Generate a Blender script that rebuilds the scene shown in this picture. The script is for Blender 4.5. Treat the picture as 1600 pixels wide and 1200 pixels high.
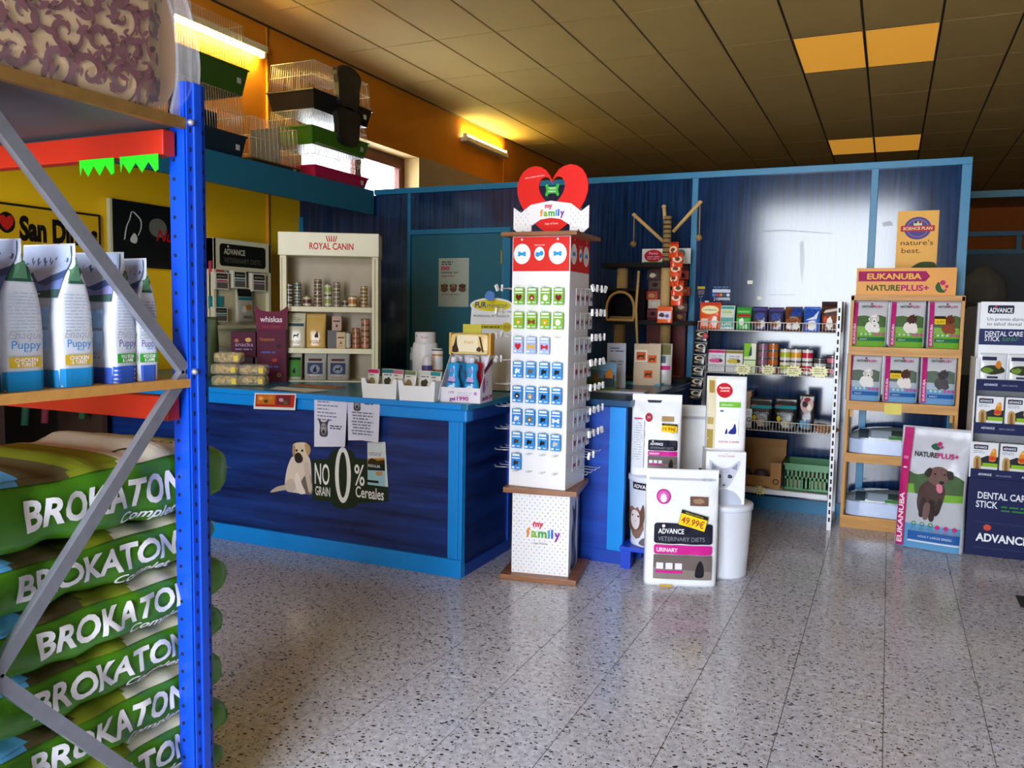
import bpy, bmesh, math, random
from mathutils import Vector, Matrix
random.seed(7)
for o in list(bpy.data.objects): bpy.data.objects.remove(o)
S = bpy.context.scene
COL = S.collection
# ------------------------------------------------------------------ camera
F = 1289.0; CAMH = 1.5
_v1 = Vector((591, 100, -F)).normalized()
_v2 = -Vector((-2840, 158, -F)).normalized()
_X = (_v2 - _v1 * _v2.dot(_v1)).normalized(); _Z = _X.cross(_v1)
RW = Matrix((_X, _v1, _Z))                      # camera vector -> world vector
cam = bpy.data.objects.new('camera', bpy.data.cameras.new('camera')); COL.objects.link(cam)
cam.data.sensor_width = 36; cam.data.lens = 36 * F / 1600; cam.data.clip_start = .05
cam.matrix_world = Matrix.Translation((0, 0, CAMH)) @ RW.to_4x4()
S.camera = cam
# ------------------------------------------------------------------ light, exposure
vs = S.view_settings; vs.view_transform = 'Standard'; vs.look = 'None'; vs.gamma = 1; vs.use_curve_mapping = False
vs.exposure = 0.0
world = bpy.data.worlds.new('world'); S.world = world; world.use_nodes = True
bg = world.node_tree.nodes['Background']; bg.inputs[0].default_value = (.86, .92, 1.0, 1); bg.inputs[1].default_value = 24
def portal(name, loc, rot, sx, sy):
    l = bpy.data.lights.new(name, 'AREA'); l.shape = 'RECTANGLE'; l.size = sx; l.size_y = sy; l.cycles.is_portal = True
    o = bpy.data.objects.new(name, l); COL.objects.link(o); o.location = loc; o.rotation_euler = rot
OPX0, OPX1, OPZ = -2.20, .20, 3.5                # shop front opening behind the camera
FRONT = -2.2
portal('daylight_portal_front', ((OPX0+OPX1)/2, FRONT-.12, OPZ/2), (math.radians(90), 0, 0), OPX1-OPX0, OPZ)
portal('daylight_portal_window', (-5.75, 7.85, 2.95), (0, math.radians(-90), 0), 1.0, 2.2)
# ------------------------------------------------------------------ photo pixel -> point
C0 = Vector((0, 0, CAMH))
def ray(px, py): return RW @ Vector((px-800, 600-py, -F))
def onz(px, py, z): d = ray(px, py); return C0 + d*((z-CAMH)/d.z)
def ony(px, py, y): d = ray(px, py); return C0 + d*(y/d.y)
def onx(px, py, x): d = ray(px, py); return C0 + d*(x/d.x)
# ------------------------------------------------------------------ materials
def lin(c):
    c = c/255.0
    return c/12.92 if c <= .04045 else ((c+.055)/1.055)**2.4
def rgb(h):
    h = h.lstrip('#'); return tuple(lin(int(h[i:i+2], 16)) for i in (0, 2, 4)) + (1,)
MATS = {}
def mat(h, rough=.5, metal=0., spec=.5, emit=0., var=.06, scale=9., coat=0., alpha=1., trans=0., bump=0.):
    """procedural paint / plastic / paper: flat colour with a faint noise in it"""
    key = (h, rough, metal, spec, emit, var, scale, coat, alpha, trans, bump)
    if key in MATS: return MATS[key]
    m = bpy.data.materials.new('mat_%s' % h.lstrip('#')); m.use_nodes = True
    nt = m.node_tree; b = nt.nodes['Principled BSDF']; c = rgb(h)
    b.inputs['Roughness'].default_value = rough; b.inputs['Metallic'].default_value = metal
    b.inputs['Specular IOR Level'].default_value = spec; b.inputs['Coat Weight'].default_value = coat
    b.inputs['Coat Roughness'].default_value = .12
    b.inputs['Alpha'].default_value = alpha; b.inputs['Transmission Weight'].default_value = trans
    b.inputs['Base Color'].default_value = c
    if var or bump:
        n = nt.nodes.new('ShaderNodeTexNoise'); n.inputs['Scale'].default_value = scale; n.inputs['Detail'].default_value = 4
        g = nt.nodes.new('ShaderNodeNewGeometry'); nt.links.new(g.outputs['Position'], n.inputs['Vector'])
        if var:
            r = nt.nodes.new('ShaderNodeMixRGB')
            r.inputs[1].default_value = tuple(max(0, x*(1-var*2)) for x in c[:3])+(1,)
            r.inputs[2].default_value = tuple(min(1, x*(1+var*2)) for x in c[:3])+(1,)
            nt.links.new(n.outputs['Fac'], r.inputs[0]); nt.links.new(r.outputs[0], b.inputs['Base Color'])
        if bump:
            u = nt.nodes.new('ShaderNodeBump'); u.inputs['Strength'].default_value = bump; u.inputs['Distance'].default_value = .01
            nt.links.new(n.outputs['Fac'], u.inputs['Height']); nt.links.new(u.outputs[0], b.inputs['Normal'])
    if emit:
        b.inputs['Emission Color'].default_value = c; b.inputs['Emission Strength'].default_value = emit
    MATS[key] = m; return m
def ink(h): return mat(h, .6, spec=.22, var=0.)            # flat print
def grain(name, c1, c2, axis, stretch=22., scale=1.6, rough=.35, spec=.5, bump=0., coat=0.):
    """wood grain: noise stretched along one world axis"""
    m = bpy.data.materials.new(name); m.use_nodes = True; nt = m.node_tree; b = nt.nodes['Principled BSDF']
    g = nt.nodes.new('ShaderNodeNewGeometry'); mp = nt.nodes.new('ShaderNodeMapping')
    sc = [stretch]*3; sc['xyz'.index(axis)] = 1.0; mp.inputs['Scale'].default_value = sc
    n = nt.nodes.new('ShaderNodeTexNoise'); n.inputs['Scale'].default_value = scale; n.inputs['Detail'].default_value = 6; n.inputs['Roughness'].default_value = .6
    r = nt.nodes.new('ShaderNodeValToRGB'); r.color_ramp.elements[0].position = .32; r.color_ramp.elements[1].position = .7
    r.color_ramp.elements[0].color = rgb(c1); r.color_ramp.elements[1].color = rgb(c2)
    L = nt.links.new
    L(g.outputs['Position'], mp.inputs['Vector']); L(mp.outputs[0], n.inputs['Vector']); L(n.outputs['Fac'], r.inputs[0]); L(r.outputs[0], b.inputs['Base Color'])
    b.inputs['Roughness'].default_value = rough; b.inputs['Specular IOR Level'].default_value = spec; b.inputs['Coat Weight'].default_value = coat
    if bump:
        u = nt.nodes.new('ShaderNodeBump'); u.inputs['Strength'].default_value = bump; u.inputs['Distance'].default_value = .004
        L(n.outputs['Fac'], u.inputs['Height']); L(u.outputs[0], b.inputs['Normal'])
    return m
def terrazzo():
    m = bpy.data.materials.new('terrazzo'); m.use_nodes = True; nt = m.node_tree; b = nt.nodes['Principled BSDF']; L = nt.links.new
    g = nt.nodes.new('ShaderNodeNewGeometry')
    def chips(scale, seed, lo, hi, stretch):
        mp = nt.nodes.new('ShaderNodeMapping'); mp.inputs['Location'].default_value = (seed, seed*.7, 0); mp.inputs['Scale'].default_value = stretch
        mp.inputs['Rotation'].default_value = (0, 0, .35*seed)
        v = nt.nodes.new('ShaderNodeTexVoronoi'); v.inputs['Scale'].default_value = scale; v.inputs['Randomness'].default_value = 1
        L(g.outputs['Position'], mp.inputs['Vector']); L(mp.outputs[0], v.inputs['Vector'])
        s = nt.nodes.new('ShaderNodeSeparateColor'); L(v.outputs['Color'], s.inputs[0])
        mr = nt.nodes.new('ShaderNodeMapRange'); mr.inputs['From Min'].default_value = .25; mr.inputs['From Max'].default_value = 1
        mr.inputs['To Min'].default_value = lo; mr.inputs['To Max'].default_value = hi; L(s.outputs[0], mr.inputs['Value'])
        lt = nt.nodes.new('ShaderNodeMath'); lt.operation = 'LESS_THAN'; L(v.outputs['Distance'], lt.inputs[0]); L(mr.outputs[0], lt.inputs[1])
        return lt, s
    n = nt.nodes.new('ShaderNodeTexNoise'); n.inputs['Scale'].default_value = 40; n.inputs['Detail'].default_value = 5
    L(g.outputs['Position'], n.inputs['Vector'])
    base = nt.nodes.new('ShaderNodeValToRGB'); base.color_ramp.elements[0].color = rgb('a6a5b2'); base.color_ramp.elements[1].color = rgb('d6d6e4')
    base.color_ramp.elements[0].position = .3; base.color_ramp.elements[1].position = .7
    L(n.outputs['Fac'], base.inputs[0]); cur = base.outputs[0]
    for scale, seed, lo, hi, st, cols in ((46, 1.3, -.14, .42, (1, 1.5, 1), ('100d0c', '3a2a22')), (80, 4.1, -.16, .42, (1.6, 1, 1), ('1c1714', '6a4a38')), (60, 7.7, -.30, .36, (1, 1.3, 1), ('d5d2ce', 'a09890'))):
        lt, s = chips(scale, seed, lo, hi, st)
        cr = nt.nodes.new('ShaderNodeMixRGB'); cr.inputs[1].default_value = rgb(cols[0]); cr.inputs[2].default_value = rgb(cols[1]); L(s.outputs[1], cr.inputs[0])
        mx = nt.nodes.new('ShaderNodeMixRGB'); L(lt.outputs[0], mx.inputs[0]); L(cur, mx.inputs[1]); L(cr.outputs[0], mx.inputs[2]); cur = mx.outputs[0]
    L(cur, b.inputs['Base Color'])
    n2 = nt.nodes.new('ShaderNodeTexNoise'); n2.inputs['Scale'].default_value = 3.; L(g.outputs['Position'], n2.inputs['Vector'])
    rr = nt.nodes.new('ShaderNodeMapRange'); rr.inputs['To Min'].default_value = .10; rr.inputs['To Max'].default_value = .26
    L(n2.outputs['Fac'], rr.inputs['Value']); L(rr.outputs[0], b.inputs['Roughness'])
    return m
# ------------------------------------------------------------------ objects
def prop(o, label=None, cat=None, group=None, kind=None):
    if label: o['label'] = label
    if cat: o['category'] = cat
    if group: o['group'] = group
    if kind: o['kind'] = kind
    return o
def thing(name, label, cat, loc=(0, 0, 0), rz=0., group=None, rx=0., ry=0.):
    o = bpy.data.objects.new(name, None); COL.objects.link(o); o.empty_display_size = .05
    o.location = loc; o.rotation_euler = (rx, ry, rz); return prop(o, label, cat, group)
def tree_copy(o, loc, rz=None, label=None, parent=None):
    c = o.copy(); COL.objects.link(c)
    if parent is None:
        c.location = loc
        if rz is not None: c.rotation_euler = (o.rotation_euler.x, o.rotation_euler.y, rz)
        if label: c['label'] = label
    else: c.parent = parent
    for ch in [x for x in COL.objects if x.parent == o]: tree_copy(ch, None, parent=c)
    return c
class MB:
    """collects shapes into one mesh with several materials"""
    def __init__(s): s.v = []; s.f = []; s.m = []; s.sm = []; s.mats = []
    def mi(s, m):
        if isinstance(m, str): m = mat(m)
        if m not in s.mats: s.mats.append(m)
        return s.mats.index(m)
    def add(s, vs, fs, m, smooth=False):
        k = len(s.v); i = s.mi(m); s.v += [tuple(v) for v in vs]
        for f in fs: s.f.append(tuple(a+k for a in f)); s.m.append(i); s.sm.append(smooth)
        return s
    def box(s, x0, x1, y0, y1, z0, z1, m, M=None, bev=0.):
        if x0 > x1: x0, x1 = x1, x0
        if y0 > y1: y0, y1 = y1, y0
        if z0 > z1: z0, z1 = z1, z0
        b = min(bev, (x1-x0)*.45, (y1-y0)*.45, (z1-z0)*.45) if bev else 0
        if b <= 0:
            vs = [(x0,y0,z0),(x1,y0,z0),(x1,y1,z0),(x0,y1,z0),(x0,y0,z1),(x1,y0,z1),(x1,y1,z1),(x0,y1,z1)]
            fs = [(0,3,2,1),(4,5,6,7),(0,1,5,4),(1,2,6,5),(2,3,7,6),(3,0,4,7)]
        else:
            bm = bmesh.new(); bmesh.ops.create_cube(bm, size=1)
            for v in bm.verts: v.co = Vector(((x0+x1)/2+v.co.x*(x1-x0), (y0+y1)/2+v.co.y*(y1-y0), (z0+z1)/2+v.co.z*(z1-z0)))
            bmesh.ops.bevel(bm, geom=bm.edges[:], offset=b, segments=2, affect='EDGES', profile=.6)
            bm.verts.index_update(); vs = [v.co.copy() for v in bm.verts]; fs = [[v.index for v in f.verts] for f in bm.faces]; bm.free()
        if M is not None: vs = [M @ Vector(v) for v in vs]
        return s.add(vs, fs, m)
    def lathe(s, prof, m, c=(0, 0, 0), n=24, smooth=True, axis='z', cap=True, M=None):
        vs = []; fs = []
        for r, z in prof:
            for k in range(n):
                a = 2*math.pi*k/n; p = (r*math.cos(a), r*math.sin(a), z)
                if axis == 'x': p = (p[2], p[0], p[1])
                if axis == 'y': p = (p[1], p[2], p[0])
                vs.append((p[0]+c[0], p[1]+c[1], p[2]+c[2]))
        for i in range(len(prof)-1):
            for k in range(n): fs.append((i*n+k, i*n+(k+1) % n, (i+1)*n+(k+1) % n, (i+1)*n+k))
        if cap: fs.append(tuple(range(n-1, -1, -1))); fs.append(tuple((len(prof)-1)*n+k for k in range(n)))
        if M is not None: vs = [M @ Vector(v) for v in vs]
        return s.add(vs, fs, m, smooth)
    def tube(s, pts, r, m, n=8, closed=False, smooth=True):
        pts = [Vector(p) for p in pts]; vs = []; fs = []; N = len(pts)
        rr = r if isinstance(r, (list, tuple)) else [r]*N
        up = None
        for i, p in enumerate(pts):
            if closed: t = pts[(i+1) % N]-pts[i-1]
            else: t = pts[min(i+1, N-1)]-pts[max(i-1, 0)]
            t.normalize()
            if up is None:
                up = Vector((0, 0, 1)) if abs(t.z) < .9 else Vector((1, 0, 0))
            a = t.cross(up)
            if a.length < 1e-4: a = t.cross(Vector((.3, .8, .5)))
            a.normalize(); b = a.cross(t).normalized(); up = b
            for k in range(n):
                w = 2*math.pi*k/n+math.pi/n; vs.append(p+a*(rr[i]*math.cos(w))+b*(rr[i]*math.sin(w)))
        for i in range(N if closed else N-1):
            j = (i+1) % N
            for k in range(n): fs.append((i*n+k, i*n+(k+1) % n, j*n+(k+1) % n, j*n+k))
        if not closed: fs.append(tuple(range(n-1, -1, -1))); fs.append(tuple((N-1)*n+k for k in range(n)))
        return s.add(vs, fs, m, smooth)
    def prism(s, poly, O, U, V, d, m):
        """polygon in the plane O + a*U + b*V, given thickness d against U x V"""
        O, U, V = Vector(O), Vector(U), Vector(V); N = U.cross(V).normalized(); n = len(poly)
        fr = [O+U*a+V*b for a, b in poly]; bk = [p-N*d for p in fr]
        fs = [tuple(range(n)), tuple(range(2*n-1, n-1, -1))] + [(i, i+n, (i+1) % n+n, (i+1) % n) for i in range(n)]
        bm = bmesh.new(); q = [bm.verts.new(p) for p in fr+bk]
        for f in fs: bm.faces.new([q[i] for i in f])
        bmesh.ops.recalc_face_normals(bm, faces=bm.faces[:]); bmesh.ops.triangulate(bm, faces=[f for f in bm.faces if len(f.verts) > 4])
        bm.verts.index_update(); vs = [v.co.copy() for v in bm.verts]; ff = [[v.index for v in f.verts] for f in bm.faces]; bm.free()
        return s.add(vs, ff, m)
    def grid(s, fn, nu, nv, m, smooth=True, flip=False):
        vs = [fn(i/nu, j/nv) for j in range(nv+1) for i in range(nu+1)]; fs = []
        for j in range(nv):
            for i in range(nu):
                a = j*(nu+1)+i; q = (a, a+1, a+nu+2, a+nu+1); fs.append(q[::-1] if flip else q)
        return s.add(vs, fs, m, smooth)
    def mesh(s, name, off=None):
        me = bpy.data.meshes.new(name)
        vs = s.v if off is None else [(v[0]-off[0], v[1]-off[1], v[2]-off[2]) for v in s.v]
        me.from_pydata(vs, [], s.f)
        for m in s.mats: me.materials.append(m)
        me.polygons.foreach_set('material_index', s.m); me.polygons.foreach_set('use_smooth', s.sm); me.update(); return me
    def build(s, name, parent=None, world=False, label=None, cat=None, group=None, kind=None):
        """world=True: the shapes are in world coordinates and the parent is not rotated"""
        off = None
        if world and parent is not None:
            p = parent; off = Vector((0, 0, 0))
            while p is not None: off += p.location; p = p.parent
        if world and parent is None:             # a thing that is one mesh: origin at its base
            xs, ys, zs = zip(*s.v); off = Vector(((min(xs)+max(xs))/2, (min(ys)+max(ys))/2, min(zs)))
        o = bpy.data.objects.new(name, s.mesh(name, off)); COL.objects.link(o); o.parent = parent
        if world and parent is None: o.location = off
        return prop(o, label, cat, group, kind)
def new(name, me, parent=None, loc=(0, 0, 0), **k):
    o = bpy.data.objects.new(name, me); COL.objects.link(o); o.parent = parent; o.location = loc; return prop(o, **k)
# ------------------------------------------------------------------ flat print
_tc = {}
def text2d(s, bold=0., shear=0.):
    k = (s, bold, shear)
    if k in _tc: return _tc[k]
    cu = bpy.data.curves.new('t', 'FONT'); cu.body = s; cu.resolution_u = 3; cu.offset = bold; cu.shear = shear; cu.fill_mode = 'FRONT'
    o = bpy.data.objects.new('t', cu); me = o.to_mesh()
    vs = [(v.co.x, v.co.y) for v in me.vertices]; fs = [tuple(p.vertices) for p in me.polygons if p.normal.z > 0 or True]
    o.to_mesh_clear(); bpy.data.objects.remove(o); bpy.data.curves.remove(cu)
    if not vs: vs = [(0, 0), (1, 0), (0, 1)]; fs = [(0, 1, 2)]
    _tc[k] = (vs, fs); return _tc[k]
def ellipse(cx, cy, rx, ry, n=20, a0=0., a1=2*math.pi):
    full = abs(a1-a0-2*math.pi) < 1e-6
    return [(cx+rx*math.cos(a0+(a1-a0)*i/(n if full else n-1)), cy+ry*math.sin(a0+(a1-a0)*i/(n if full else n-1))) for i in range(n)]
def rrect(x0, y0, x1, y1, r, n=5):
    p = []
    for cx, cy, a in ((x1-r, y0+r, -90), (x1-r, y1-r, 0), (x0+r, y1-r, 90), (x0+r, y0+r, 180)):
        for i in range(n): t = math.radians(a+90*i/(n-1)); p.append((cx+r*math.cos(t), cy+r*math.sin(t)))
    return p
class Decal:
    """print in a plane (metres, 0,0 at the lower left) or on a curved skin given by fn(a, b, lift)"""
    def __init__(s, O=(0, 0, 0), U=(1, 0, 0), V=(0, 0, 1), fn=None, seg=None, lift=.0007):
        s.O, s.U, s.V = Vector(O), Vector(U).normalized(), Vector(V).normalized(); s.N = s.U.cross(s.V)
        s.fn = fn; s.seg = seg; s.lift = lift; s.n = 0; s.mb = MB(); s.ofs = (0, 0); s.sc = 1.; s.hold = False; s.q = 0
    def _emit(s, vs, fs, h):
        s.n += 0 if s.hold else 1; s.q = s.q+1 if s.hold else 0; l = s.lift+(.0008 if s.fn else .00025)*s.n+.00002*s.q
        vs = [((x*s.sc+s.ofs[0]), (y*s.sc+s.ofs[1])) for x, y in vs]
        bm = bmesh.new(); q = [bm.verts.new((x, y, 0)) for x, y in vs]
        for f in fs:
            try: bm.faces.new([q[i] for i in f])
            except ValueError: pass
        bm.normal_update()
        for f in bm.faces:
            if f.normal.z < 0: f.normal_flip()
        bmesh.ops.triangulate(bm, faces=[f for f in bm.faces if len(f.verts) > 3])
        if s.seg:
            for _ in range(6):
                e = [e for e in bm.edges if e.calc_length() > s.seg]
                if not e: break
                bmesh.ops.subdivide_edges(bm, edges=e, cuts=1); bmesh.ops.triangulate(bm, faces=[f for f in bm.faces if len(f.verts) > 3])
        bm.verts.index_update()
        if s.fn: P = [s.fn(v.co.x, v.co.y, l) for v in bm.verts]
        else: P = [s.O+s.U*v.co.x+s.V*v.co.y+s.N*l for v in bm.verts]
        s.mb.add(P, [[v.index for v in f.verts] for f in bm.faces], ink(h) if isinstance(h, str) else h); bm.free(); return s
    def poly(s, pts, h): return s._emit(pts, [tuple(range(len(pts)))], h)
    def rect(s, x0, y0, x1, y1, h): return s.poly([(x0, y0), (x1, y0), (x1, y1), (x0, y1)], h)
    def rr(s, x0, y0, x1, y1, r, h): return s.poly(rrect(x0, y0, x1, y1, r), h)
    def ell(s, cx, cy, rx, ry, h, n=18): return s.poly(ellipse(cx, cy, rx, ry, n), h)
    def blob(s, cx, cy, rx, ry, h, seed=0, n=14, rough=.25):
        r = random.Random(seed); return s.poly([(cx+rx*math.cos(2*math.pi*i/n)*(1+rough*(r.random()-.5)*2), cy+ry*math.sin(2*math.pi*i/n)*(1+rough*(r.random()-.5)*2)) for i in range(n)], h)
    def ring(s, cx, cy, r0, r1, h, n=22, sy=1.):
        a = ellipse(cx, cy, r0, r0*sy, n); b = ellipse(cx, cy, r1, r1*sy, n)
        return s._emit(a+b, [(i, (i+1) % n, n+(i+1) % n, n+i) for i in range(n)], h)
    def text(s, t, x, y, hgt, h, w=None, align='l', bold=.0, shear=0., rot=0.):
        """cap height hgt, optionally squeezed to width w; x is the left edge, centre or right edge"""
        vs, fs = text2d(t, bold, shear); xs = [v[0] for v in vs]; x0, x1 = min(xs), max(xs)
        ky = hgt/.70; kx = ky if w is None else w/(x1-x0)
        W = (x1-x0)*kx; dx = {'l': 0, 'c': -W/2, 'r': -W}[align]; c, q = math.cos(rot), math.sin(rot)
        P = []
        for a, b in vs:
            a = (a-x0)*kx+dx; b = b*ky; P.append((x+a*c-b*q, y+a*q+b*c))
        return s._emit(P, fs, h)
    def lines(s, x0, x1, y1, n, dy, hh, h, seed=1, ragged=.3):
        """small body copy too fine to read: rows of short dashes like words"""
        r = random.Random(seed); V = []; Fc = []
        for i in range(n):
            x = x0; e = x1-(x1-x0)*ragged*r.random(); y = y1-i*dy
            while x < e:
                l = min((.5+r.random())*dy*2.2, e-x); k = len(V); V += [(x, y), (x+l, y), (x+l, y+hh), (x, y+hh)]; Fc.append((k, k+1, k+2, k+3)); x += l+dy*.5
        return s._emit(V, Fc, h)
    def at(s, x, y, sc=1.): s.ofs = (x, y); s.sc = sc; return s
    def build(s, name, parent, **k): return s.mb.build(name, parent, **k)
def curve(pts, n=8, closed=True):
    """smooth outline through points (Catmull-Rom)"""
    out = []; N = len(pts)
    for i in range(N if closed else N-1):
        g = lambda k: pts[k % N] if closed else pts[max(0, min(N-1, k))]
        p0, p1, p2, p3 = g(i-1), g(i), g(i+1), g(i+2)
        for j in range(n):
            t = j/n
            out.append(tuple(.5*(2*p1[a]+(p2[a]-p0[a])*t+(2*p0[a]-5*p1[a]+4*p2[a]-p3[a])*t*t+(3*p1[a]-p0[a]-3*p2[a]+p3[a])*t**3) for a in (0, 1)))
    if not closed: out.append(pts[-1])
    return out
# ================================================================== the room
W = 6.69; LX = -5.4; CE = 4.1; FAR = 22.0; RX = 3.6; PT = 2.645
ORANGE = mat('d98310', .6, var=.05, scale=3); YELLOW = mat('ffc60e', .55, var=.05, scale=3); TAN = mat('a8926a', .7)
TURQ = mat('14749f', .4, var=.05, scale=6); TURQD = mat('0f5268', .5, var=.05)
NAVYV = grain('navy_wood_vertical', '06142c', '163a68', 'z', 26, 1.5, .12, .55)
NAVYH = grain('navy_wood_horizontal', '081442', '183c88', 'x', 14, 1.2, .4, .4)
NAVYY = grain('navy_wood_side', '081442', '183c88', 'y', 14, 1.2, .4, .4)
BLACK = mat('0c0c0d', .45); WHITE = mat('eeeeee', .4); WIRE = mat('e4e2dc', .35)
# floor
TER = terrazzo(); GROUT = mat('6b6460', .8)
tp = .352; tx0, ty0 = -.30-tp*11, 2.56-tp*2; ntx, nty = 18, 14
tx1, ty1 = tx0+tp*ntx, ty0+tp*nty
b = MB(); b.box(LX-.6, RX, FRONT-.3, FAR, -.12, -.003, GROUT)
for q in ((LX-.6, RX, FRONT-.3, ty0), (LX-.6, RX, ty1, FAR), (LX-.6, tx0, ty0, ty1), (tx1, RX, ty0, ty1)): b.box(q[0], q[1], q[2], q[3], -.003, 0, TER)
floor = b.build('floor', kind='structure')
b = MB(); g_ = .0016; b.box(g_, tp-g_, g_, tp-g_, -.003, 0, TER); me = b.mesh('tile')
for i in range(ntx):
    for j in range(nty): new('tile', me, floor, (tx0+i*tp, ty0+j*tp, 0))
# ceiling: tiles laid in a dark grid
cb = MB(); cb.box(LX-.6, RX, FRONT-.3, FAR, CE+.012, CE+.15, mat('3a3020', .8)); ceiling = cb.build('ceiling', kind='structure')
CT = mat('b89a58', .75, var=.04, scale=2.5, bump=.05)
px, py = .624, 1.197; b = MB(); b.box(.011, px-.011, .006, py-.006, 0, .013, CT); me = b.mesh('tile')
pb = MB(); pb.box(.014, px-.014, .010, py-.010, 0, .010, mat('ffb340', .5, emit=.42, var=.03, scale=2))
pf = MB()
for q in ((0.004, .014, .004, py-.004), (px-.014, px-.004, .004, py-.004), (.014, px-.014, .004, .010), (.014, px-.014, py-.010, py-.004)): pf.box(q[0], q[1], q[2], q[3], -.002, .012, mat('5a4a2a', .5))
pme, pfm = pb.mesh('diffuser'), pf.mesh('frame')
lit = {(-2, 0): 'nearer left', (-1, 0): 'nearer right', (-2, 4): 'farther left', (-1, 4): 'farther right'}
for i in range(-9, 6):
    for j in range(-6, 12):
        x, y = .276+i*px, 8.30+j*py
        if x+px < LX or x > RX or y > FAR: continue
        if (i, j) in lit:
            t = thing('ceiling_light_panel', 'glowing amber ceiling light panel, %s of the four' % lit[i, j], 'ceiling light', (x, y, CE), group='amber ceiling light panels')
            new('diffuser', pme, t); new('frame', pfm, t)
        else: new('tile', me, ceiling, (x, y, CE))
# left wall: yellow below, orange above, a deep window opening beyond the partition
wz0, wz1, wy0, wy1 = 2.30, 3.40, 6.72, 8.97
b = MB()
for y0, y1, z0, z1, m in ((FRONT-.3, wy0, 0, 2.72, YELLOW), (FRONT-.3, wy0, 2.72, CE+.1, ORANGE), (wy0, wy1, 0, wz0, TAN), (wy0, wy1, wz1, CE+.1, ORANGE),
                          (wy1, FAR, 0, 3.42, TAN), (wy1, FAR, 3.42, CE+.1, ORANGE)): b.box(LX-.36, LX, y0, y1, z0, z1, m)
wl = b.build('wall_left', kind='structure')
CRM = mat('e8c98a', .6)
b = MB(); b.box(LX-.34, LX+.003, wy1-.004, wy1, wz0, wz1, CRM); b.box(LX-.34, LX+.003, wy0, wy1, wz1-.004, wz1, CRM); b.box(LX-.34, LX+.003, wy0, wy1, wz0, wz0+.02, CRM); b.build('reveal', wl)
for nm, y in (('conduit', 6.21), ('conduit', 11.39)):
    b = MB(); b.tube([(LX+.014, y, .0), (LX+.014, y, CE)], .013, ORANGE if y > 7 else mat('e09a14', .5)); b.build(nm, wl)
# window_1: brown wooden frame with two casements
BR = grain('brown_frame', '4a1c0e', '7a3018', 'z', 12, 3, .45)
win = thing('window_1', 'high brown-framed window with bright daylight behind the cages', None, (LX-.24, (wy0+wy1)/2, wz0)); win['kind'] = 'structure'
fx0, fx1 = LX-.29, LX-.21
def frame_y(b, y0, y1, z0, z1, w, m, x0=fx0, x1=fx1): b.box(x0, x1, y0, y1, z0, z0+w, m); b.box(x0, x1, y0, y1, z1-w, z1, m); b.box(x0, x1, y0, y0+w, z0+w, z1-w, m); b.box(x0, x1, y1-w, y1, z0+w, z1-w, m)
b = MB(); frame_y(b, wy0, wy1, wz0, wz1, .09, BR); b.build('window_frame', win, True)
ym = (wy0+wy1)/2+.12
for y0, y1 in ((wy0+.09, ym), (ym, wy1-.09)):
    b = MB(); frame_y(b, y0, y1, wz0+.09, wz1-.09, .055, BR, fx0+.015, fx1+.012); c = b.build('casement', win, True)
    b = MB(); b.box(fx0+.03, fx0+.035, y0+.05, y1-.05, wz0+.14, wz1-.14, mat('ffffff', 0.02, var=0, trans=1., spec=.5)); b.build('pane', c, True)
# other walls of the shop
PLA = mat('6a6458', .8)
b = MB()
b.box(LX-.36, OPX0, FRONT-.25, FRONT, 0, CE+.1, PLA); b.box(OPX1, RX, FRONT-.25, FRONT, 0, CE+.1, PLA); b.box(OPX0, OPX1, FRONT-.25, FRONT, OPZ, CE+.1, PLA); b.build('wall_front', kind='structure')
b = MB(); b.box(RX, RX+.2, FRONT-.25, FAR+.2, 0, CE+.1, mat('7a6a48', .8)); b.build('wall_right', kind='structure')
b = MB(); b.box(LX-.36, RX+.2, FAR-.02, FAR+.2, 0, CE+.1, mat('c4660c', .7)); b.build('wall_far', kind='structure')
# partition behind the shop: navy wood panels in a turquoise frame
wb = thing('wall_back', 'navy wood-grain partition framed in turquoise behind the counter and shelves', None, (0, W, 0)); wb['kind'] = 'structure'
XE = .468
post_x = [(-4.135, -4.105), (-1.487, -1.44), (-.178, -.128), (.405, XE)]
def panel(x0, x1, z0, z1, m=NAVYV, y=W): MB().box(x0, x1, y, y+.04, z0, z1, m).build('panel', wb, True)
panel(LX, -4.135, .10, PT-.05); panel(-4.105, -3.10, 2.26, PT-.05)
panel(-3.10, -1.487, .10, PT-.05); panel(-1.44, -.178, .10, PT-.05); panel(-.128, .405, .10, PT-.05)
for x0, x1 in post_x: MB().box(x0, x1, W-.022, W+.05, 0, PT, TURQ, bev=.003).build('post', wb, True)
MB().box(-4.5, XE, W-.03, W+.06, PT-.05, PT, TURQ, bev=.003).build('top_rail', wb, True)
MB().box(-4.12, -3.08, W-.016, W+.045, 2.215, 2.26, TURQ).build('rail', wb, True)
MB().box(-3.15, -3.08, W-.016, W+.045, 0, 2.215, TURQ).build('post', wb, True)
MB().box(LX, -5.35, W-.016, W+.045, 0, 2.42, TURQ).build('post', wb, True)
bb = MB(); bb.box(-3.08, -1.487, W-.02, W, 0, .10, TURQ); bb.box(-1.44, -.178, W-.02, W, 0, .10, TURQ); bb.box(-.128, .405, W-.02, W, 0, .10, TURQ); bb.box(LX, -4.135, W-.02, W, 0, .10, TURQ)
bb.build('baseboard_back', kind='structure')
d = thing('door_1', 'plain turquoise door in the navy partition with a poster on it', None, (-3.63, W, 0)); d['kind'] = 'structure'
MB().box(-4.10, -3.155, W-.004, W+.036, .01, 2.212, mat('0d6078', .35, var=.05), bev=.003).build('door_leaf', d, True)
hb = MB(); hb.box(-3.17, -3.155, W-.016, W-.004, 1.94, 2.06, mat('b0a060', .3, .8)); hb.build('hinge', d, True)
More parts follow.
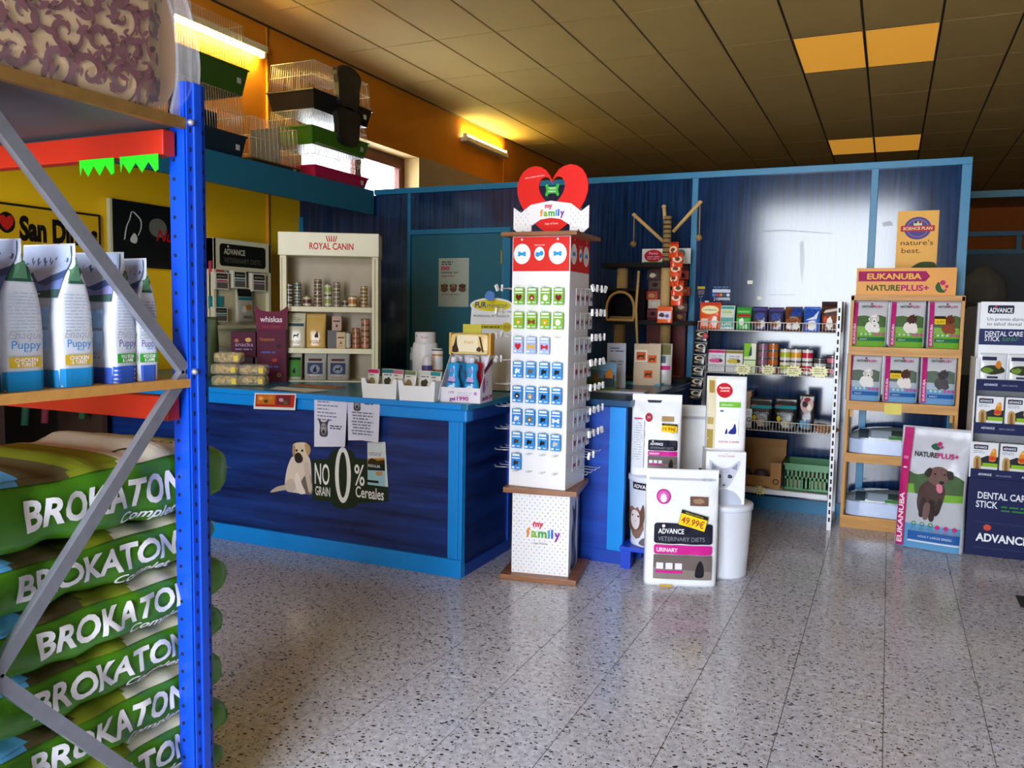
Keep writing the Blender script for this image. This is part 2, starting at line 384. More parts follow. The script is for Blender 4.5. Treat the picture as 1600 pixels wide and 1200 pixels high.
# the beam with the cages and a second room behind
bm_ = thing('trim_1', 'turquoise beam carrying a shelf of cages along the yellow wall', None, (-4.5, 4.2, 2.4)); bm_['kind'] = 'structure'
MB().box(-4.54, -4.50, 1.6, W-.03, 2.41, 2.635, mat('125e7a', .4)).build('fascia', bm_, True)
MB().box(LX, -4.54, 1.6, W, 2.60, 2.62, mat('7a5a30', .7)).build('shelf_board', bm_, True)
t2 = thing('trim_2', 'turquoise door-frame beam of the room beyond the partition', None, (1.9, 8.55, 0)); t2['kind'] = 'structure'
MB().box(XE, RX, 8.53, 8.58, 2.60, 2.66, TURQD).build('beam', t2, True)
t3 = thing('wall_inner', 'dark partition with turquoise rail far beyond', None, (1.9, 12.25, 0)); t3['kind'] = 'structure'
MB().box(-.6, RX, 12.25, 12.29, 0, 2.42, mat('16242e', .5)).build('panel', t3, True)
MB().box(-.6, RX, 12.23, 12.31, 2.59, 2.65, TURQD).build('rail', t3, True); MB().box(-.6, RX, 12.23, 12.31, 2.36, 2.42, TURQD).build('rail', t3, True)
for x in (-.6, 1.4, 3.4): MB().box(x, x+.06, 12.24, 12.30, 2.42, 2.6, TURQD).build('post', t3, True)
d = Decal(O=(0, W-.0005, 0))
def wq(px, py): v = ony(px, py, W); return (v.x, v.z)
for pts in ([(1250, 378), (1256, 376), (1257, 410), (1253, 443), (1250, 420)], [(1190, 360), (1230, 359), (1300, 364), (1300, 365.5), (1230, 361), (1190, 362)], [(1200, 460), (1246, 460), (1246, 461), (1200, 461)], [(1378, 348), (1392, 345), (1396, 352), (1380, 354)]): d.poly([wq(*p) for p in pts], mat('4a5460', .24, spec=.6, var=0))
d.mb.build('adhesive_mark', wb, True)
# fluorescent lamps on the left wall
def wall_lamp(label, y0, y1, z, s):
    t = thing('wall_lamp', label, 'lamp', (LX, (y0+y1)/2, z), group='fluorescent lamps on the orange wall')
    MB().box(LX, LX+.11, y0, y1, z-.03, z+.03, mat('d8cfa8', .5), bev=.006).build('housing', t, True)
    for yy in (y0, y1-.03): MB().box(LX+.03, LX+.09, yy, yy+.03, z+s*.03, z+s*.075, mat('e8e0c0', .5), bev=.004).build('end_cap', t, True)
    b = MB(); b.lathe([(.016, y0+.03), (.016, y1-.03)], mat('fff08a', .5, emit=125, var=0), (LX+.06, 0, z+s*.05), 12, axis='y'); b.build('tube', t, True)
wall_lamp('lit fluorescent tube high on the orange wall above the cages', 4.82, 6.12, 3.86, -1)
wall_lamp('lit fluorescent tube high on the orange wall beyond the window', 10.05, 11.36, 3.84, 1)
# ================================================================== bags, boxes and cans used all over the shop
def sgn(x): return -1 if x < 0 else 1
class Pouch:
    """standing bag: base w x d, height h, closing to a flat seam at the top; front looks along -y, origin at the base centre"""
    def __init__(s, w, h, d, n=4., top=.07, kp=2.6, bulge=.12, waist=0., wob=.0, seed=0, seam=.06):
        s.w, s.h, s.d, s.n, s.top, s.kp, s.bulge, s.waist, s.wob, s.seam = w, h, d, n, top, kp, bulge, waist, wob, seam
        r = random.Random(seed); s.ph = [r.random()*6.28 for _ in range(6)]
    def prof(s, v):
        u = min(1, v/(1-s.seam))
        t = (1-u**s.kp)*(1+s.bulge*math.sin(math.pi*u)) if u < 1 else 0
        return max(s.top, t)
    def wid(s, v): return s.w*(1-s.waist*math.sin(math.pi*min(1, v*1.05))**2)
    def nz(s, a, v): return s.wob*(math.sin(a*31/s.w*.3+s.ph[0]+v*5)*math.sin(v*17+s.ph[1]+a*9/s.w)+.6*math.sin(a*22/s.w+s.ph[2])*math.sin(v*29+s.ph[3]))
    def front(s, a, b, l=0.):
        v = max(0, min(1, b/s.h)); W2 = s.wid(v)/2; q = min(.9999, abs(a)/W2)
        T = s.d/2*s.prof(v)*(1-q**s.n)**(1/s.n)
        return (a, -(T+s.nz(a, v)*min(1, 3*v, 6*(1-v)+.1)+l), b)
    def body(s, m, nv=None, nu=None):
        nv = nv or (36 if s.wob > .003 else 14); nu = nu or (16 if s.wob > .003 else 9)
        b = MB(); vs = []; fs = []; per = 4*nu
        for j in range(nv+1):
            v = j/nv; W2 = s.wid(v)/2; T = s.d/2*s.prof(v)
            ring = []
            for k in range(per):
                t = 2*math.pi*(k+.5)/per; c, q = math.cos(t), math.sin(t)
                x = W2*sgn(c)*abs(c)**(2/s.n); y = T*sgn(q)*abs(q)**(2/s.n)
                if y < 0: y -= s.nz(x, v)*min(1, 3*v, 6*(1-v)+.1)*min(1, -y/(T*.6+1e-6))
                ring.append((x, y, v*s.h))
            vs += ring
        for j in range(nv):
            for k in range(per): fs.append((j*per+k, j*per+(k+1) % per, (j+1)*per+(k+1) % per, (j+1)*per+k))
        fs.append(tuple(range(per-1, -1, -1))); fs.append(tuple(nv*per+k for k in range(per)))
        return b.add(vs, fs, m, True)
    def decal(s, seg=None, lift=None):
        lift = lift or (.0045 if s.wob > .003 else .0016); return Decal(fn=s.front, seg=min(seg or 1, max(.012, s.w/9), .022 if s.wob > .003 else 1), lift=lift)
FOIL = lambda h, r=.28: mat(h, r, var=.04, scale=20, bump=.12)
PLAST = lambda h, r=.3: mat(h, r, var=.03)
def box_thing(name, label, cat, loc, w, d, h, m, rz=0., group=None, bev=.002, part='carton'):
    t = thing(name, label, cat, loc, rz, group)
    MB().box(-w/2, w/2, -d/2, d/2, 0, h, m, bev=bev).build(part, t); return t
def can_mesh(r, h, side, lid='c8c8c8', band=None):
    b = MB(); M = mat(lid, .25, .9)
    b.lathe([(r*.94, 0), (r, .004), (r, .008)], M, n=20); b.lathe([(r*.985, .006), (r*.985, h-.006)], mat(side, .3), n=20, cap=False)
    if band: b.lathe([(r*.99, h*.3), (r*.99, h*.7)], mat(band, .3), n=20, cap=False)
    b.lathe([(r, h-.008), (r, h-.003), (r*.92, h), (r*.9, h-.003)], M, n=20); return b
# ================================================================== blue rack with the sacks
XR = -1.70
BLUE = mat('0b46c8', .28, var=.03); STEEL = mat('8c8e9a', .45, .5, var=.1, scale=30); RED = mat('b8260f', .45, var=.04); CHIP = mat('c08a44', .65, var=.12, scale=40)
rack = thing('storage_rack', 'blue steel storage rack with galvanised braces and red beams', 'rack', (-2.4, 1.38, 0))
HOLE = mat('04060c', .7)
def upright(x, y, z1, detail=True):
    b = MB(); m = BLUE
    # outer face towards +x with a raised middle rib, return flange towards the camera with a gap between
    b.box(x-.004, x, y, y+.018, 0, z1, m); b.box(x-.004, x, y+.044, y+.062, 0, z1, m)
    b.box(x, x+.008, y+.017, y+.045, 0, z1, m, bev=.003); b.box(x-.030, x-.002, y+.060, y+.064, 0, z1, m)
    b.box(x-.062, x-.008, y-.002, y+.004, 0, z1, m); b.box(x-.006, x-.003, y+.001, y+.018, 0, z1, m)
    u = b.build('upright', rack, True)
    if not detail: return
    s = MB(); z = .06; k = 0
    while z < z1-.03:
        for yy in (y+.007, y+.051): s.box(x-.001, x+.0012, yy, yy+.005, z, z+.012, HOLE)
        for xx in (x-.046,): s.lathe([(.005, 0), (.005, .0012)], HOLE, (xx, y-.0034, z+.03), 8, axis='y')
        z += .05
    s.build('slot_hole', u, kind='stuff').location = -rack.location
upright(XR, 1.652, 2.09); upright(XR, 1.035, 2.09); upright(-3.6, 1.652, 2.09, False); upright(-3.6, 1.035, 2.09, False)
def brace(y0, z0, y1, z1):
    d = Vector((0, y1-y0, z1-z0)); L = d.length; d.normalize(); n = Vector((1, 0, 0)); p = d.cross(n)
    M = Matrix((Vector((d.x, p.x, n.x, 0)), Vector((d.y, p.y, n.y, 0)), Vector((d.z, p.z, n.z, 0)), Vector((0, 0, 0, 1))))
    M = Matrix.Translation((XR-.012, y0, z0)) @ M
    b = MB(); b.box(0, L, -.016, .016, 0, .003, STEEL, M); b.box(0, L, .013, .016, -.018, 0, STEEL, M); b.box(0, L, -.016, -.013, -.018, 0, STEEL, M); b.build('brace', rack, True)
zs = [(1.115, 1.925, 1.645, 1.335), (1.645, 1.325, 1.105, .705), (1.105, .695, 1.645, .08)]
for q in zs: brace(*q)
for z in (1.33, 1.985, .07):
    b = MB(); b.lathe([(.0, .014), (.006, .012), (.009, .005), (.009, 0)][::-1], STEEL, (XR+.002, 1.66, z), 10, axis='x'); b.build('bolt', rack, True)
for z, nm, m, th in ((1.972, 'shelf_board', mat('565a62', .6, .2), .006), (1.29, 'shelf_board', CHIP, .02), (.075, 'shelf_board', CHIP, .02)):
    MB().box(-3.58, XR-.020, 1.06, 1.64, z, z+th, m).build(nm, rack, True)
b = MB(); b.box(XR-.022, XR-.002, 1.03, 1.70, 1.968, 1.996, mat('9a7440', .45, .55, var=.15, scale=30)); b.build('shelf_edge', rack, True)
b = MB(); b.box(XR-.022, XR-.002, 1.03, 1.652, 1.288, 1.311, CHIP); b.build('shelf_edge', rack, True)
for z in (1.93, 1.235, .03):
    for y in (1.065, 1.60): MB().box(-3.6, XR-.03, y, y+.04, z-.035, z+.03, RED, bev=.004).build('beam', rack, True)
# patterned pet bed in a plastic wrap on the top shelf
bed = thing('pet_bed', 'beige pet bed with purple damask scrolls, wrapped in clear plastic on top shelf', 'pet bed', (-2.05, 1.2, 1.998))
by0, by1, bz1 = .62, 1.645, 2.45
def bedface(a, b_, l=0): return (XR-.012+l-.05*max(0, abs((a-(by0+by1)/2)/((by1-by0)/2))-.8)*4-.05*max(0, abs((b_-(2.0+bz1)/2)/((bz1-2.0)/2))-.8)*2, a, b_)
outline = [(a, c) for a, c in rrect(by0, 2.003, by1, bz1, .10, 8)]
b = MB(); b.prism([(p[0]-1.2, p[1]-2.2) for p in outline], (XR-.03, 1.2, 2.2), (0, 1, 0), (0, 0, 1), .60, mat('b08a62', .8, var=.06)); b.build('filling', bed, True)
dd = Decal(fn=bedface, seg=.05, lift=.001); dd.poly(outline, 'c9a67c')
rs = random.Random(5); PUR = '6e3f45'
dd.hold = False
def scroll(cx, cy, R, a0, turns, hand):
    n = 26; V = []
    for i in range(n+1):
        t = i/n; r = R*(1-.86*t); a = a0+hand*turns*2*math.pi*t; w = R*(.05+.13*math.sin(math.pi*min(1, t*1.1)))
        V.append((cx+(r+w)*math.cos(a), cy+(r+w)*math.sin(a), cx+(r-w)*math.cos(a), cy+(r-w)*math.sin(a)))
    vs = [(q[0], q[1]) for q in V]+[(q[2], q[3]) for q in V]; dd._emit(vs, [(i, i+1, n+2+i, n+1+i) for i in range(n)], PUR)
    for k in range(5):
        t = .1+.14*k; a = a0+hand*turns*2*math.pi*t; r = R*(1-.86*t)+R*.12; L = R*.42
        px_, py_ = cx+r*math.cos(a), cy+r*math.sin(a); a2 = a-hand*.9; ux, uy = math.cos(a2), math.sin(a2)
        dd.poly(curve([(px_, py_), (px_+ux*L*.5-uy*L*.22, py_+uy*L*.5+ux*L*.22), (px_+ux*L, py_+uy*L), (px_+ux*L*.5+uy*L*.16, py_+uy*L*.5-ux*L*.16)], 4), PUR)
gy = .09; dd.n += 2; dd.hold = True
for i in range(11):
    for j in range(6):
        cy_, cz_ = by0+.03+i*gy+(.03 if j % 2 else 0)+rs.uniform(-.008, .008), 2.035+j*.078+rs.uniform(-.008, .008)
        if cy_ > by1-.075 or (cy_ > by1-.09 and cz_ > 2.37) or cz_ > 2.42 or cy_ < .9: continue
        scroll(cy_, cz_, .044+.008*rs.random(), rs.random()*6.28, 1.25, 1 if (i+j) % 2 else -1)
for i in range(330):
    a, c, r, th = rs.uniform(.95, by1-.07), rs.uniform(2.03, 2.40), rs.uniform(.010, .022), rs.random()*6.28; u = (math.cos(th), math.sin(th))
    if a > by1-.10 and c > 2.34: continue
    dd.poly(curve([(a, c), (a+u[0]*r-u[1]*r*.4, c+u[1]*r+u[0]*r*.4), (a+u[0]*2*r, c+u[1]*2*r), (a+u[0]*r+u[1]*r*.4, c+u[1]*r-u[0]*r*.4)], 3), PUR)
dd.mb.build('printed_fabric', bed, True)
pp = MB()
o2 = rrect(by0-.01, 1.999, by1+.022, bz1+.012, .10, 8)
pp.prism([(p[0]-1.2, p[1]-2.2) for p in o2], (XR+.006, 1.2, 2.2), (0, 1, 0), (0, 0, 1), .012, mat('ffffff', .12, var=0, alpha=.03, bump=.5, scale=24))
wr = curve([(by1-.02, 2.0), (by1+.05, 2.02), (by1+.075, 2.11), (by1+.07, 2.2), (by1+.03, 2.31), (by1-.05, 2.41), (by1-.08, 2.38), (by1-.01, 2.25), (by1+.0, 2.1)], 5)
pp.prism([(p[0]-1.2, p[1]-2.2) for p in wr], (XR-.02, 1.2, 2.2), (0, 1, 0), (0, 0, 1), .010, mat('e8e4f0', .12, var=0, alpha=.30, bump=.6, scale=30)); pp.build('plastic_wrap', bed, True)
# neon price bursts hanging under the red beam
def burst(n, r0, r1, seed=0, sx=1., sy=1.):
    r = random.Random(seed); out = []
    for i in range(2*n):
        q = (r1 if i % 2 == 0 else r0)*(1+.12*(r.random()-.5)); a = math.pi*i/n; out.append((q*math.cos(a)*sx, q*math.sin(a)*sy))
    return out
for i, (px0, px1, pyt, pyb, lb) in enumerate(((124, 178, 243, 258, 'wider left one'), (187, 247, 235, 254, 'right one beside the post'))):
    A, B = ony(px0, pyt, 1.597), ony(px1, pyt-6, 1.597); w = B.x-A.x; n = 6; P = [(0, 0)]
    for k in range(n): P += [(w*(k+.35)/n, -.034-.008*((k*3) % 2)), (w*(k+.85)/n, -.014)]
    P = [(0, .0)]+[(0.003, -.042)]+[(w*(k+.5)/n if k % 2 == 0 else w*(k+.5)/n, -.045 if k % 2 else -.018) for k in range(n)]+[(w, -.040), (w, 0)]
    MB().prism(P, (A.x, 1.596, 1.897), (1, 0, 0), (0, 0, 1), .0015, mat('22e81a', .5, var=0)).build('price_burst', None, True, 'neon green jagged price card under the upper red beam, %s' % lb, 'price card', 'neon price cards on the blue rack')
# green sacks in a pile: long side with lettering towards +x
class Sack:
    def __init__(s, y0, y1, x1, wx, zc, T, seed): s.y0, s.y1, s.x1, s.wx, s.zc, s.T = y0, y1, x1, wx, zc, T; r = random.Random(seed); s.ph = [r.random()*6.28 for _ in range(5)]
    N = 4.6
    def ends(s, y):
        t = max(0., min(1., (y-s.y0)/(s.y1-s.y0))); e = (1-abs(2*t-1)**6)**.5 if 0 < t < 1 else 0
        return t, .12+.88*e, 1+.05*math.sin(9*t+s.ph[0])+.03*math.sin(23*t+s.ph[1])
    def place(s, y, X, Z, l):
        """X, Z on the unit cross-section"""
        t, e, w = s.ends(y); n = Vector((sgn(X)*abs(X)**(s.N-1), sgn(Z)*abs(Z)**(s.N-1))).normalized()
        rip = .006*math.sin(26*t+s.ph[2])*math.sin(4*Z+s.ph[3])+.004*math.sin(47*t+3*Z+s.ph[4])
        return (s.x1-s.wx/2+s.wx/2*(.80+.20*e)*X+(rip+l)*n.x, y, s.zc+s.T/2*e*w*Z+(rip+l)*n.y)
    def pt(s, y, a, l=0.):                        # once round, a = 0..4
        th = -math.pi/2+math.pi*.5*a; c, q = math.cos(th), math.sin(th); return s.place(y, sgn(c)*abs(c)**(2/s.N), sgn(q)*abs(q)**(2/s.N), l)
    def side(s, y, z, l=0.): z = max(-.97, min(.97, z)); return s.place(y, (1-abs(z)**s.N)**(1/s.N), z, l)
    def top(s, y, x, l=0.): x = max(-.97, min(.97, x)); return s.place(y, x, (1-abs(x)**s.N)**(1/s.N), l)
    def body(s, m):
        b = MB(); nu, nv = 34, 24
        b.grid(lambda u, v: s.pt(s.y0+(s.y1-s.y0)*u, 4*v-.0), nu, nv, m)
        return b
SCOL = [(1.02, .20), (.848, .146), (.704, .146), (.560, .146), (.416, .146), (.272, .146), (.145, .11)]
place = ['topmost, with the sky picture showing', 'second from the top', 'third from the top', 'fourth from the top', 'fifth from the top', 'second from the bottom', 'at the bottom of the pile']
for i, (zc, T) in enumerate(SCOL):
    dx = (.0, -.012, .004, -.008, .0, .006, 0)[i]; dy = (.0, -.015, .02, .012, .0, .01, 0)[i]
    t = thing('food_sack', 'bulging green pet-food sack on the blue rack, '+place[i], 'sack', (-2.0, 1.36, zc-T/2), group='green sacks piled on the blue rack')
    s = Sack(1.0+dy, (1.895 if i == 0 else 1.865)+dy, XR-.068+dx, .50, zc, T, i+3); s.body(FOIL('4a8a18', .36)).build('sack_body', t, True)
    o = .065+dy
    bands = ((.98, 1.19, '5fa8dc'), (1.18, 1.32, '5d5236'), (1.31, 1.46, '7f8a22'), (1.45, 1.70, 'd9d2bc'))
    d = Decal(fn=s.side, seg=.025, lift=.003); zb = .58
    for y0, y1, c in bands: d.poly([(y0+o-.02, zb+.14 if y0 < 1 else zb+.26), (y1+o-.02, zb+.26), (y1+o-.03, .96), (y0+o-.03, .96)], c)
    d.text('BROKATON', 1.215+dy, -.34, .82 if i else .70, 'f2f0f2', w=.465, bold=.03, shear=.04)
    d.text('Complet', 1.475+dy, -.72, .24, 'f2f0f2', w=.18, bold=.014, shear=.3)
    d.mb.build('printed_lettering', t, True)
    d = Decal(fn=s.top, seg=.03, lift=.0016)
    for y0, y1, c in bands: d.poly([(y0+o-.03, -.7), (y1+o-.03, -.7), (y1+o-.03, .95), (y0+o-.03, .95)], c)
    for yy, r0, r1 in ((1.55, .012, .024), (1.64, .012, .017), (1.70, .012, .017)): d.ring(yy+dy, .68, r0, r1, '3d5a20', sy=4.)
    d.mb.build('printed_picture', t, True)
    m = MB(); ye = (1.895 if i == 0 else 1.865)+dy
    m.grid(lambda u, v: (XR-.068+dx-.04-.40*u, ye-.012+.035*v, zc+(.5-v)*.02+.012*math.sin(9*u+i)), 14, 2, mat('c9c4ae', .7)); m.build('sewn_seam', t, True)
# white-blue puppy food bags on the middle shelf
for i, (y0, y1, h, edge, tag, tcol, lb) in enumerate(((1.015, 1.118, .34, '1f93dc', ('CHICKEN', '& TURKEY'), 'd9b530', 'nearest, cut by photo edge'), (1.152, 1.262, .335, '1f93dc', ('CHICKEN', '& TURKEY'), 'd9b530', 'larger yellow-tagged, in front'), (1.30, 1.395, .335, '1f93dc', ('CHICKEN', '& TURKEY'), 'd9b530', 'second yellow-tagged one'), (1.432, 1.512, .325, '3a5fc8', ('WILD BOAR', '& LAMB'), '35a02c', 'green-tagged one behind the brace'), (1.522, 1.592, .315, '3a5fc8', ('WILD BOAR', '& LAMB'), '35a02c', 'green-tagged one next to the post'))):
    d_ = y1-y0; w = .19; t = thing('food_bag', 'white puppy food bag on rack shelf, '+lb, 'food bag', (XR-.038-w/2, (y0+y1)/2, 1.311), math.radians((0, 3, -2, 4, -6)[i]), 'puppy food bags on the rack')
    p = Pouch(w, h, d_, 7, .03, 5.5, .06, seam=.12, wob=.002, seed=i); p.body(FOIL('e4e9f4', .3)).build('bag_body', t)
    def side(a, b_, l, p=p):                     # gusset: side towards +x, a along +y
        v = min(1, b_/p.h); T = p.d/2*p.prof(v); q = min(.98, abs(a)/max(T, 1e-4)); return (p.wid(v)/2*(1-q**7)**(1/7)+l, max(-T, min(T, a)), b_)
    g = Decal(fn=side, seg=.02, lift=.0015); k = d_*.46
    g.rect(-k, .0, k, h*.13, edge); g.poly([(-k*.85, h*.72), (k*.85, h*.72), (k*.25, h*.9), (-k*.25, h*.9)], '2f5a44')
    g.poly([(-k*.5, h*.74), (k*.2, h*.74), (k*.1, h*.85), (-k*.2, h*.87)], '5c8a6c')
    g.rect(-k*.8, h*.155, k*.75, h*.225, tcol); g.text(tag[0], 0, h*.192, .0085, 'ffffff', w=k*1.1, align='c', bold=.02); g.text(tag[1], 0, h*.162, .0085, 'ffffff', w=k*.9, align='c', bold=.02)
    g.text('Puppy', 0, h*.28, .018, '2d86cc' if i < 3 else '4a3f90', w=k*1.4, align='c'); g.text('Enaque', 0, h*.345, .018, 'a9a9b4', w=k*1.7, align='c', shear=.3); g.text('MINI', 0, h*.252, .006, '2d86cc', align='c')
    g.lines(-k*.8, k*.8, h*.64, 12, .0075, .0022, 'a8b4c8', i); g.build('printed_side', t)
    f = p.decal(); a = w*.46
    f.rect(-a, 0, a, h*.12, edge); f.poly([(-a, h*.62), (a, h*.62), (a, h*.985), (-a, h*.985)], '7088c0' if i < 3 else '8f8fc8')
    f.poly([(-a, h*.66), (-a*.2, h*.74), (a*.4, h*.70), (a, h*.76), (a, h*.985), (-a, h*.985)], '46598a'); f.poly([(-a, h*.70), (-a*.3, h*.80), (a*.1, h*.73), (a, h*.82), (a, h*.985), (-a, h*.985)], 'b8c6e6')
    f.poly([(-a, h*.62), (a, h*.62), (a, h*.68), (0, h*.66), (-a, h*.70)], '3d5a55')
    f.rect(-a*.8, h*.42, a*.8, h*.56, 'a8cdf0'); f.rect(-a*.8, h*.26, a*.8, h*.40, 'b4d4f2'); f.lines(-a*.7, a*.7, h*.22, 4, .010, .004, '8a98b8', i); f.build('printed_front', t)
# ================================================================== main counter
TC = mat('0a8ae0', .33, var=.05, scale=6); TCT = mat('1679a8', .3, var=.05)
CY, CXR, CT_ = 4.05, -2.14, 1.0
ctr = thing('shop_counter', 'long navy wood-grain shop counter with bright blue trim', 'counter', (-3.6, 4.4, 0))
MB().box(-5.36, CXR-.085, CY, CY+.03, .10, .90, NAVYH).build('front_panel', ctr, True)
MB().box(CXR-.028, CXR-.006, CY+.03, 4.70, .05, .93, NAVYY).build('side_panel', ctr, True)
b = MB(); b.box(-5.36, CXR-.03, CY+.03, 4.68, .02, .92, mat('0a1430', .6)); b.box(-5.36, -3.15, 4.68, 6.14, .02, .92, mat('0a1430', .6)); b.build('carcass', ctr, True)
MB().box(CXR-.085, CXR-.022, CY-.014, CY+.03, .105, .90, TC, bev=.003).build('corner_post', ctr, True)
MB().box(CXR-.020, CXR+.004, CY-.014, CY+.03, .105, .90, TC, bev=.003).build('corner_post', ctr, True)
MB().box(-5.36, CXR+.006, CY-.022, CY+.03, 0, .105, TC, bev=.004).build('plinth', ctr, True)
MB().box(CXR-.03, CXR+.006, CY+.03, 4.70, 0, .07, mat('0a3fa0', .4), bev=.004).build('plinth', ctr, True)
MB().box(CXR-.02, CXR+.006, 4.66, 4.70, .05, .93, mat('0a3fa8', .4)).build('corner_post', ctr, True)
MB().box(-5.36, CXR+.045, CY-.045, CY+.03, .895, .965, TC, bev=.012).build('moulding', ctr, True)
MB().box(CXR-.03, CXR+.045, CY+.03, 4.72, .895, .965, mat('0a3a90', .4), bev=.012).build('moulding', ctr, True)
b = MB(); b.box(-5.36, CXR+.06, CY-.065, 4.75, .965, CT_, TCT, bev=.006); b.box(-5.36, -3.10, 4.74, 6.16, .965, CT_, TCT); top = b.build('worktop', ctr, True)
MB().box(-5.36, CXR+.02, CY-.071, CY-.063, .967, .998, TC, bev=.003).build('edge_strip', ctr, True)
# things stuck on the counter front
PL = CY-.0006
def P_(pts, y=PL): return [(lambda v: (v.x, v.z))(ony(px, py, y)) for px, py in pts]
def sheet(name, label, cat, y=PL): return thing(name, label, cat, (-2.9, y, .5))
def bx_(px0, py0, px1, py1, y=PL): a, c = ony(px0, py1, y), ony(px1, py0, y); return a.x, a.z, c.x, c.z
st = sheet('advert_sticker', 'dark green cut-out sticker reading no grain zero percent cereales on counter', 'sticker')
d = Decal(O=(0, PL, 0), U=(1, 0, 0), V=(0, 0, 1), lift=.0008)
d.poly(P_([(488, 718), (512, 718), (517, 706), (527, 701), (541, 701), (552, 706), (556, 716), (605, 722), (607, 784), (561, 786), (553, 793), (539, 796), (525, 793), (516, 784), (488, 781)]), '1e2a16')
def ptext(d, s, px, py, pw, ph, col, y=PL, **k):     # text whose lower left is at a pixel, with pixel size
    a = ony(px, py, y); e = ony(px+pw, py, y); h_ = ony(px, py-ph, y).z-a.z
    return d.text(s, a.x, a.z, h_, col, w=e.x-a.x, rot=math.atan2(0, 1), **k)
ptext(d, 'NO', 492, 755, 23, 32, 'e8e6e0', bold=.01); ptext(d, 'GRAIN', 493, 773, 23, 14, 'e8e6e0', bold=.01)
c = ony(536, 742, PL); d.poly([(c.x+.058*q[0], c.z+.172*q[1]) for q in ellipse(0, 0, 1, 1, 30)], 'e8e6e0'); d.poly([(c.x+.030*q[0], c.z+.140*q[1]) for q in ellipse(0, 0, 1, 1, 30)], '1e2a16')
ptext(d, '%', 554, 757, 16, 32, 'e8e6e0', bold=.01); ptext(d, 'Cereales', 556, 776, 44, 17, 'e8e6e0', bold=.015)
d.mb.build('printed_face', st, True); MB().prism(P_([(489, 719), (605, 723), (606, 783), (489, 780)]), (0, PL-.0002, 0), (1, 0, 0), (0, 0, 1), .0004, mat('1e2a16', .4)).build('backing', st, True)
# puppy cut-out
st = sheet('puppy_sticker', 'cut-out photo sticker of a pale sitting puppy on the counter front', 'sticker'); d = Decal(O=(0, PL, 0), U=(1, 0, 0), V=(0, 0, 1), lift=.0008)
def pup(pts, col): d.poly(P_([(300+x*.3125, 570+y*.3125) for x, y in curve(pts, 5)]), col)
pup([(392, 638), (420, 612), (465, 600), (480, 600), (482, 622), (440, 630)], 'b8a894')
pup([(508, 455), (482, 500), (468, 560), (466, 610), (480, 632), (520, 640), (560, 645), (600, 640), (598, 560), (592, 480), (570, 450)], 'd8c8b8')
pup([(545, 600), (560, 560), (590, 545), (600, 600), (598, 640), (570, 645)], '6f6258'); pup([(560, 500), (585, 490), (592, 560), (600, 620), (588, 640), (576, 600)], 'c9b8a6')
pup([(515, 560), (530, 540), (552, 600), (568, 640), (540, 645), (524, 620)], 'e6dace'); pup([(468, 590), (500, 570), (520, 610), (505, 635), (475, 630)], 'c4b3a2')
pup([(505, 410), (512, 394), (540, 387), (570, 390), (590, 410), (588, 440), (575, 475), (552, 490), (525, 488), (512, 465)], 'd9c3a6')
pup([(565, 395), (588, 402), (594, 430), (582, 455), (570, 430)], 'b8946a'); pup([(505, 412), (514, 398), (520, 430), (512, 462), (504, 440)], 'a9875f')
pup([(516, 450), (530, 438), (545, 445), (556, 470), (548, 488), (528, 490), (516, 475)], '2c2420'); pup([(520, 425), (528, 422), (530, 432), (522, 434)], '1a1412'); pup([(548, 425), (557, 423), (558, 433), (550, 434)], '1a1412')
d.mb.build('printed_face', st, True)
# small product bag sticker
st = sheet('product_sticker', 'small bag-shaped product sticker beside the zero percent advert', 'sticker'); d = Decal(O=(0, PL-.002, 0), U=(1, 0, 0), V=(0, 0, 1), lift=.0008)
q = lambda pts: P_([(300+x*.3125, 570+y*.3125) for x, y in pts])
d.poly(q([(878, 388), (968, 385), (972, 460), (982, 610), (880, 598)]), 'd4dad8'); d.poly(q([(880, 468), (964, 466), (966, 496), (880, 494)]), 'b8791a'); d.poly(q([(880, 482), (900, 465), (930, 480), (964, 474), (966, 496), (880, 494)]), '3a2a12')
d.poly(q([(880, 494), (966, 496), (967, 530), (880, 526)]), '1a1d18'); d.poly(q([(880, 526), (967, 530), (968, 606), (880, 596)]), '9cc4cc'); d.poly(q(ellipse(938, 543, 18, 12, 12)), 'c08a5a'); d.poly(q([(880, 574), (935, 580), (935, 592), (880, 586)]), '14181c')
a = ony(577, 711, PL); d.text('natural', a.x, a.z, .03, '8a8f8c', w=.085); a = ony(576, 729, PL); d.text('REGULAR', a.x, a.z, .016, 'd8d8d0', w=.085, bold=.02)
d.mb.build('printed_face', st, True)
